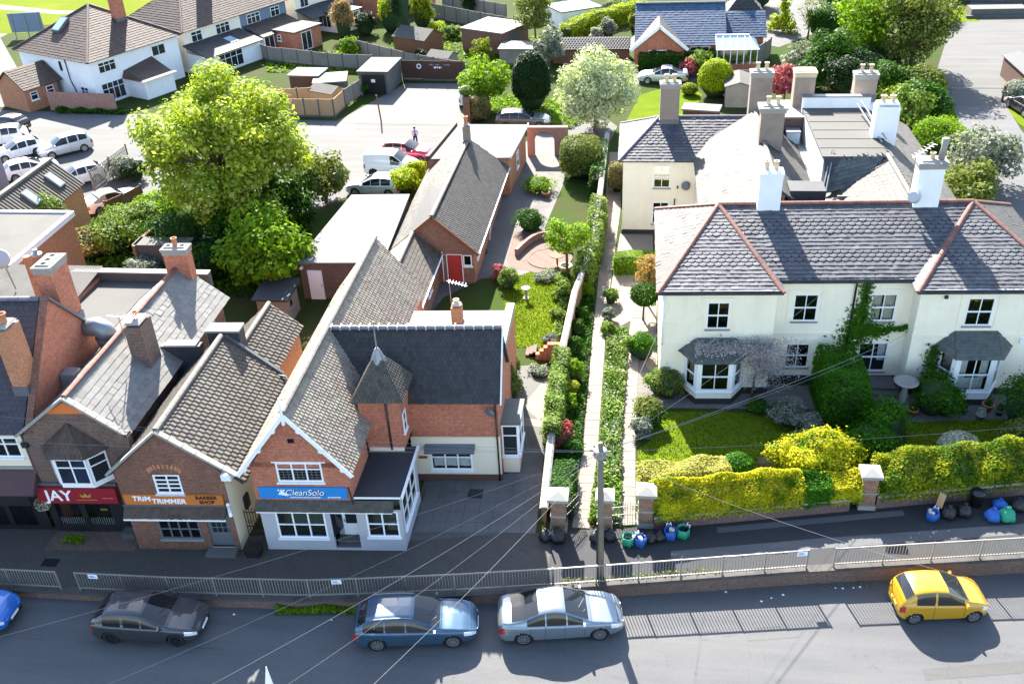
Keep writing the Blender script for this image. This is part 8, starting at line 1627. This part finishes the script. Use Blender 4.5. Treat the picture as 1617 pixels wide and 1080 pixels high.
# tall clipped green arch beside the porch
ah = hedge('tall clipped green hedge beside the cream house steps', [(10.35, 42.0), (10.5, 38.6)], 2.75, 1.95, 'leaf_hedge', 14000, .06, 61)
for px, py, h_, r_, m_, lb in ((1392, 688, 1.9, 1.3, 'leaf_hedge', 'rounded green shrub below the tall clipped hedge'), (1370, 712, 1.5, 1.2, 'leaf_hedge', 'low green shrub between the hedge and the yellow dome'), (1468, 650, 2.2, 1.15, 'leaf_mid', 'dark leafy shrub left of the right hand bay window'), (1490, 652, 1.5, .9, 'leaf_hedge', 'lower green shrub against the right hand bay'), (1610, 665, 2.6, 1.3, 'leaf_mid', 'dark shrub at the right edge of the front garden'), (1612, 708, 1.5, 1.1, 'leaf_olive', 'olive shrub at the lower right of the lawn'), (1240, 668, 1.3, .85, 'leaf_silver', 'pale pink flowered shrub below the wisteria'), (1270, 682, 1.0, .75, 'leaf_silver', 'grey green lavender shrub beside the tall hedge'), (1195, 650, .6, .6, 'leaf_mid', 'low dark plant below the bay window'), (1225, 655, .5, .5, 'leaf_mid', 'small dark plant on the gravel by the wisteria stem'),
        (1055, 625, 1.6, .85, 'leaf_olive', 'bronze leaved shrub at the corner of the left bay'), (1040, 620, 1.3, .75, 'leaf_ivy', 'yellow green shrub left of the bay window'), (1022, 665, 1.3, .85, 'leaf_olive', 'rounded olive shrub beside the right hand path'), (1013, 688, .95, .58, 'leaf_silver', 'clipped silver green ball beside the lawn'), (1032, 670, 1.0, .6, 'leaf_mid', 'dark green shrub behind the clipped ball'), (1015, 565, 1.4, .8, 'leaf_hedge', 'green mound below the lollipop tree'), (1003, 560, 1.2, .6, 'leaf_ivy', 'pale leafy mound beside the path'), (965, 478, .9, .5, 'leaf_ivy', 'leafy plant in the bed between the paths'), (960, 505, .7, .45, 'leaf_silver', 'grey leaved plant in the bed between the paths'), (958, 525, .6, .45, 'leaf_ivy', 'small plant at the head of the ivy strip')):
    p = pp(px, py); shrub(lb, p[0], p[1], h_, r_, m_, int(1200+1600*r_*h_/1.5), .06, px+py, rough=.2, lumps=18)
hedge('square clipped box hedge across the end of the right path', [pp(972, 428), pp(1030, 428)], 1.2, 1.1, 'leaf_fresh', 4000, .06, 62)
lt = thing('lollipop_tree', 'clipped ball tree on a bare stem beside the path', 'tree', (.85, 48.5, 0)); MB().tube([(.85, 48.5, 0), (.87, 48.5, 1.3)], [.07, .05], 8).build('trunk', 'bark', lt, True)
R_ = np.random.default_rng(63); d_ = R_.normal(0, 1, (3200, 3)); d_ /= np.linalg.norm(d_, axis=1, keepdims=True); leaves('crown', np.array([.87, 48.5, 1.75])+d_*np.array([.82, .82, .66])*(.82+.2*R_.random(3200))[:, None], d_, .06, 'leaf_mid', lt, seed=63)
p = pp(1028, 520); tree('orange leaved small maple at the corner of the cream house', 1.15, 50.2, 3.5, 1.0, 'leaf_orange', 3200, .075, 26, .06, .4, seed=64, cr=.36)
p = pp(895, 440); tree('small yellow green tree beside the patio circle', p[0], p[1]+.3, 3.9, 1.6, 'leaf_fresh', 3600, .09, 26, .09, .45, seed=65, cr=.3)
for px, py, h_, r_, m_, lb in ((803, 455, 1.3, .7, 'leaf_ivy', 'leafy shrub at the corner of the back lawn'), (790, 440, 1.0, .6, 'leaf_pink', 'pink flowered shrub behind the back lawn'), (806, 640, 2.6, .6, 'leaf_olive', 'tall red tinged shrub against the wing gable'), (806, 600, 2.0, .55, 'leaf_ivy', 'leafy shrub beside the curved path'), (935, 420, 1.9, .55, 'leaf_silver', 'pale domed clipped shrub on the garden wall'), (885, 700, 1.15, .7, 'leaf_red', 'red leaved shrub beside the left path'), (905, 600, 1.3, .6, 'leaf_fresh', 'bright green shrub in the narrow bed'), (900, 625, .9, .5, 'leaf_gold', 'yellow green shrub in the narrow bed'), (898, 645, .8, .45, 'leaf_fresh', 'low green shrub in the narrow bed'), (905, 560, 1.0, .55, 'leaf_mid', 'green shrub below the garden wall'), (912, 530, 1.0, .5, 'leaf_mid', 'dark green plant below the garden wall'), (918, 505, .8, .45, 'leaf_mid', 'small dark plant below the garden wall'), (925, 468, .9, .5, 'leaf_fresh', 'light green plant below the garden wall'), (885, 470, .6, .5, 'leaf_ivy', 'flowering border plant right of the back lawn'), (880, 500, .5, .5, 'leaf_ivy', 'low border plant beside the back lawn'), (868, 540, .4, .5, 'leaf_silver', 'blue grey border plant at the end of the back lawn'), (862, 440, .4, .8, 'leaf_silver', 'grey lavender clump beside the patio circle'), (850, 590, .35, .6, 'leaf_silver', 'low blue flowers below the stepped wall'), (838, 362, 1.4, 1.2, 'leaf_mid', 'dark clipped mound left of the patio'), (850, 300, 1.0, 1.4, 'leaf_fresh', 'bright plants beside the drum topiary'), (660, 488, .8, .5, 'leaf_mid', 'small green plant by the white picket fence'), (1000, 245, .9, .7, 'leaf_orange', 'small tan shrub behind the cream side wing'), (905, 715, .7, .5, 'leaf_mid', 'low dark green plant beside the red shrub')):
    p = pp(px, py); shrub(lb, p[0], p[1], h_, r_, m_, int(900+1500*r_*h_/1.5), .06, px+py, rough=.22, lumps=18)
# ivy along the garden wall
hedge('ivy covering the lower length of the garden wall', [(-3.45, 36.3), (-3.5, 39), (-3.45, 43)], 1.55, .75, 'leaf_ivy', 9000, .07, 66, rough=.4)
hedge('ivy and shrubs covering the upper length of the garden wall', [(-2.9, 51.5), (-2.35, 56), (-2.25, 62)], 1.9, .95, 'leaf_ivy', 9000, .08, 67, rough=.4)
hedge('dark green planting in the bed beside the first gate pillar', [(-2.75, 31.6), (-2.75, 34.4)], .85, .95, 'leaf_mid', 5000, .06, 68, rough=.4)
hedge('leafy growth behind the garden wall near the drum topiary', [(-2.6, 66), (-2.4, 73)], 1.9, .9, 'leaf_mid', 5000, .08, 69, rough=.3)
IV = [(-1.48, 31.2), (-.1, 31.4), (-.2, 36.9), (-.02, 44.8), (0, 47.2), (-1.15, 47.2), (-1.18, 46), (-1.22, 36.8)]
carpet('ivy_ground_cover', 'ivy carpet filling the strip between the two garden paths', IV, .01, 11000, .075, 'leaf_ivy', .45, 70)
carpet('ground_cover_plants', 'darker leafy plants mixed through the ivy between the paths', IV, .01, 3500, .06, 'leaf_mid', .5, 81)
carpet('ground_cover_plants', 'pale flowering plants mixed through the ivy between the paths', IV, .01, 1500, .05, 'leaf_white', .52, 82)
carpet('bed_planting', 'mixed low plants in the narrow bed beside the left path', [(-3.2, 35), (-2.1, 35), (-2.05, 46), (-2.0, 58), (-2.5, 56), (-3.1, 49)], .01, 7000, .07, 'leaf_mid', .3, 71)
carpet('bed_planting', 'border flowers round the back lawn', [pp(870, 545), pp(882, 545), pp(903, 450), pp(890, 430), pp(860, 430), pp(886, 460)], .01, 2500, .07, 'leaf_ivy', .35, 72)
carpet('weeds', 'green weeds along the top of the retaining wall', [(-13.8, wl(-13.8)-.5), (-9.6, wl(-9.6)-.5), (-9.6, wl(-9.6)-.24), (-13.8, wl(-13.8)-.24)], -.5, 1800, .06, 'leaf_fresh', .35, 73)
carpet('weeds', 'weeds along the foot of the wall near the utility pole', [(-2.5, wl(-2.5)+.1), (4, wl(4)+.1), (4, wl(4)+.35), (-2.5, wl(-2.5)+.35)], 0, 900, .05, 'leaf_olive', .15, 74)
carpet('wall_foot_debris', 'dry leaves and grit gathered at the foot of the retaining wall', [(-2, wl(-2)-.42), (12, wl(12)-.42), (12, wl(12)-.17), (-2, wl(-2)-.17)], -.74, 1500, .035, 'leaf_dry', .06, 83)
carpet('weeds', 'weeds on the shop step', [(-24.3, 28.3), (-23.4, 28.3), (-23.4, 28.7), (-24.3, 28.7)], 0, 250, .06, 'leaf_fresh', .4, 75)
# climbers: wisteria over the left bay, ivy up the middle of the cream house
wt_ = thing('wisteria', 'grey lilac wisteria trained over the left bay window', 'climber', (6.7, 41.4, 0))
MB().tube([(6.35, 41.1, 0), (6.4, 41.2, 1.2), (6.6, 41.25, 2.0), (7.0, 41.3, 3.2)], [.08, .06, .05, .02], 8).build('stem', 'bark', wt_, True)
for k in range(34):
    a_ = rr.uniform(-.9, 2.6); L_ = rr.uniform(.7, 1.5); x0, z0 = 6.45+rr.uniform(-.1, .2), rr.uniform(1.4, 2.6); MB().tube([(x0, 41.2, z0), (x0+L_*.5*cos(a_), 41.12, z0+L_*.5*sin(a_)+.1), (x0+L_*cos(a_), 41.1, z0+L_*sin(a_))], [.02, .013, .006], 4).build('twig', 'twig', wt_)
R_ = np.random.default_rng(76); n_ = 5200; c_ = np.stack([R_.normal(6.8, .72, n_), 41.05+R_.normal(0, .14, n_), R_.normal(2.4, .85, n_)], 1); leaves('foliage', c_[(c_[:, 2] > .6) & (c_[:, 2] < 3.6)], np.tile([0, -1., 0], (int(((c_[:, 2] > .6) & (c_[:, 2] < 3.6)).sum()), 1)), .035, 'leaf_lilac', wt_, seed=76)
n_ = 3600; c_ = np.stack([R_.uniform(3.3, 7.3, n_), 40.75+R_.normal(0, .24, n_), 3.05+R_.normal(.05, .17, n_)], 1); leaves('blossom', c_, np.tile([0, -1., .3], (n_, 1)), .045, 'leaf_lilac', wt_, seed=77)
iv = thing('climbing_ivy', 'green climber growing up between the upper windows of the cream house', 'climber', (11.7, 42.8, 0))
cs_ = []
for (x0, z0, x1, z1, w_, m_) in ((11.55, 5.9, 11.45, 3.6, .16, 900), (11.5, 4.4, 11.2, 3.0, .3, 900), (11.2, 3.2, 12.6, 3.1, .3, 1300), (12.4, 3.1, 13.9, 3.35, .1, 350), (11.1, 3.1, 11.3, 2.2, .4, 900)):
    tt = R_.random(m_); cs_.append(np.stack([x0+(x1-x0)*tt+R_.normal(0, w_, m_), 42.78+R_.normal(0, .07, m_), z0+(z1-z0)*tt+R_.normal(0, w_*.7, m_)], 1))
c_ = np.concatenate(cs_); leaves('foliage', c_, np.tile([0, -1., 0], (len(c_), 1)), .06, 'leaf_hedge', iv, seed=78); MB().tube([(11.5, 42.85, .2), (11.4, 42.85, 3), (11.55, 42.85, 5.8)], .03, 5).build('stem', 'bark', iv)
iv2 = thing('climbing_ivy', 'dark climber left of the right hand bay window', 'climber', (14.9, 41.9, 0)); n_ = 900; c_ = np.stack([R_.normal(14.95, .2, n_), 41.75+R_.normal(0, .08, n_), R_.uniform(.6, 3.0, n_)], 1); leaves('foliage', c_, np.tile([0, -1., 0], (n_, 1)), .06, 'leaf_mid', iv2, seed=79); MB().tube([(14.9, 41.85, 0), (14.95, 41.85, 2.6)], .04, 5).build('stem', 'bark', iv2)
# plants in pots and baskets
for o in [q for q in bpy.data.objects if q.name.startswith('flower_pot')]:
    R_ = np.random.default_rng(int(abs(o.location.x*100))); d_ = R_.normal(0, 1, (160, 3)); d_ /= np.linalg.norm(d_, axis=1, keepdims=True); leaves('plant', d_*.22*R_.random((160, 1))**.4+np.array([0, 0, .48]), d_, .05, 'leaf_white' if 'white' in o['label'] else 'leaf_mid', o, seed=3)
d_ = R_.normal(0, 1, (260, 3)); d_ /= np.linalg.norm(d_, axis=1, keepdims=True); leaves('flowers', d_*.32+np.array([-25.0, 28.95, 1.75]), d_, .05, 'leaf_white', hb, seed=4)
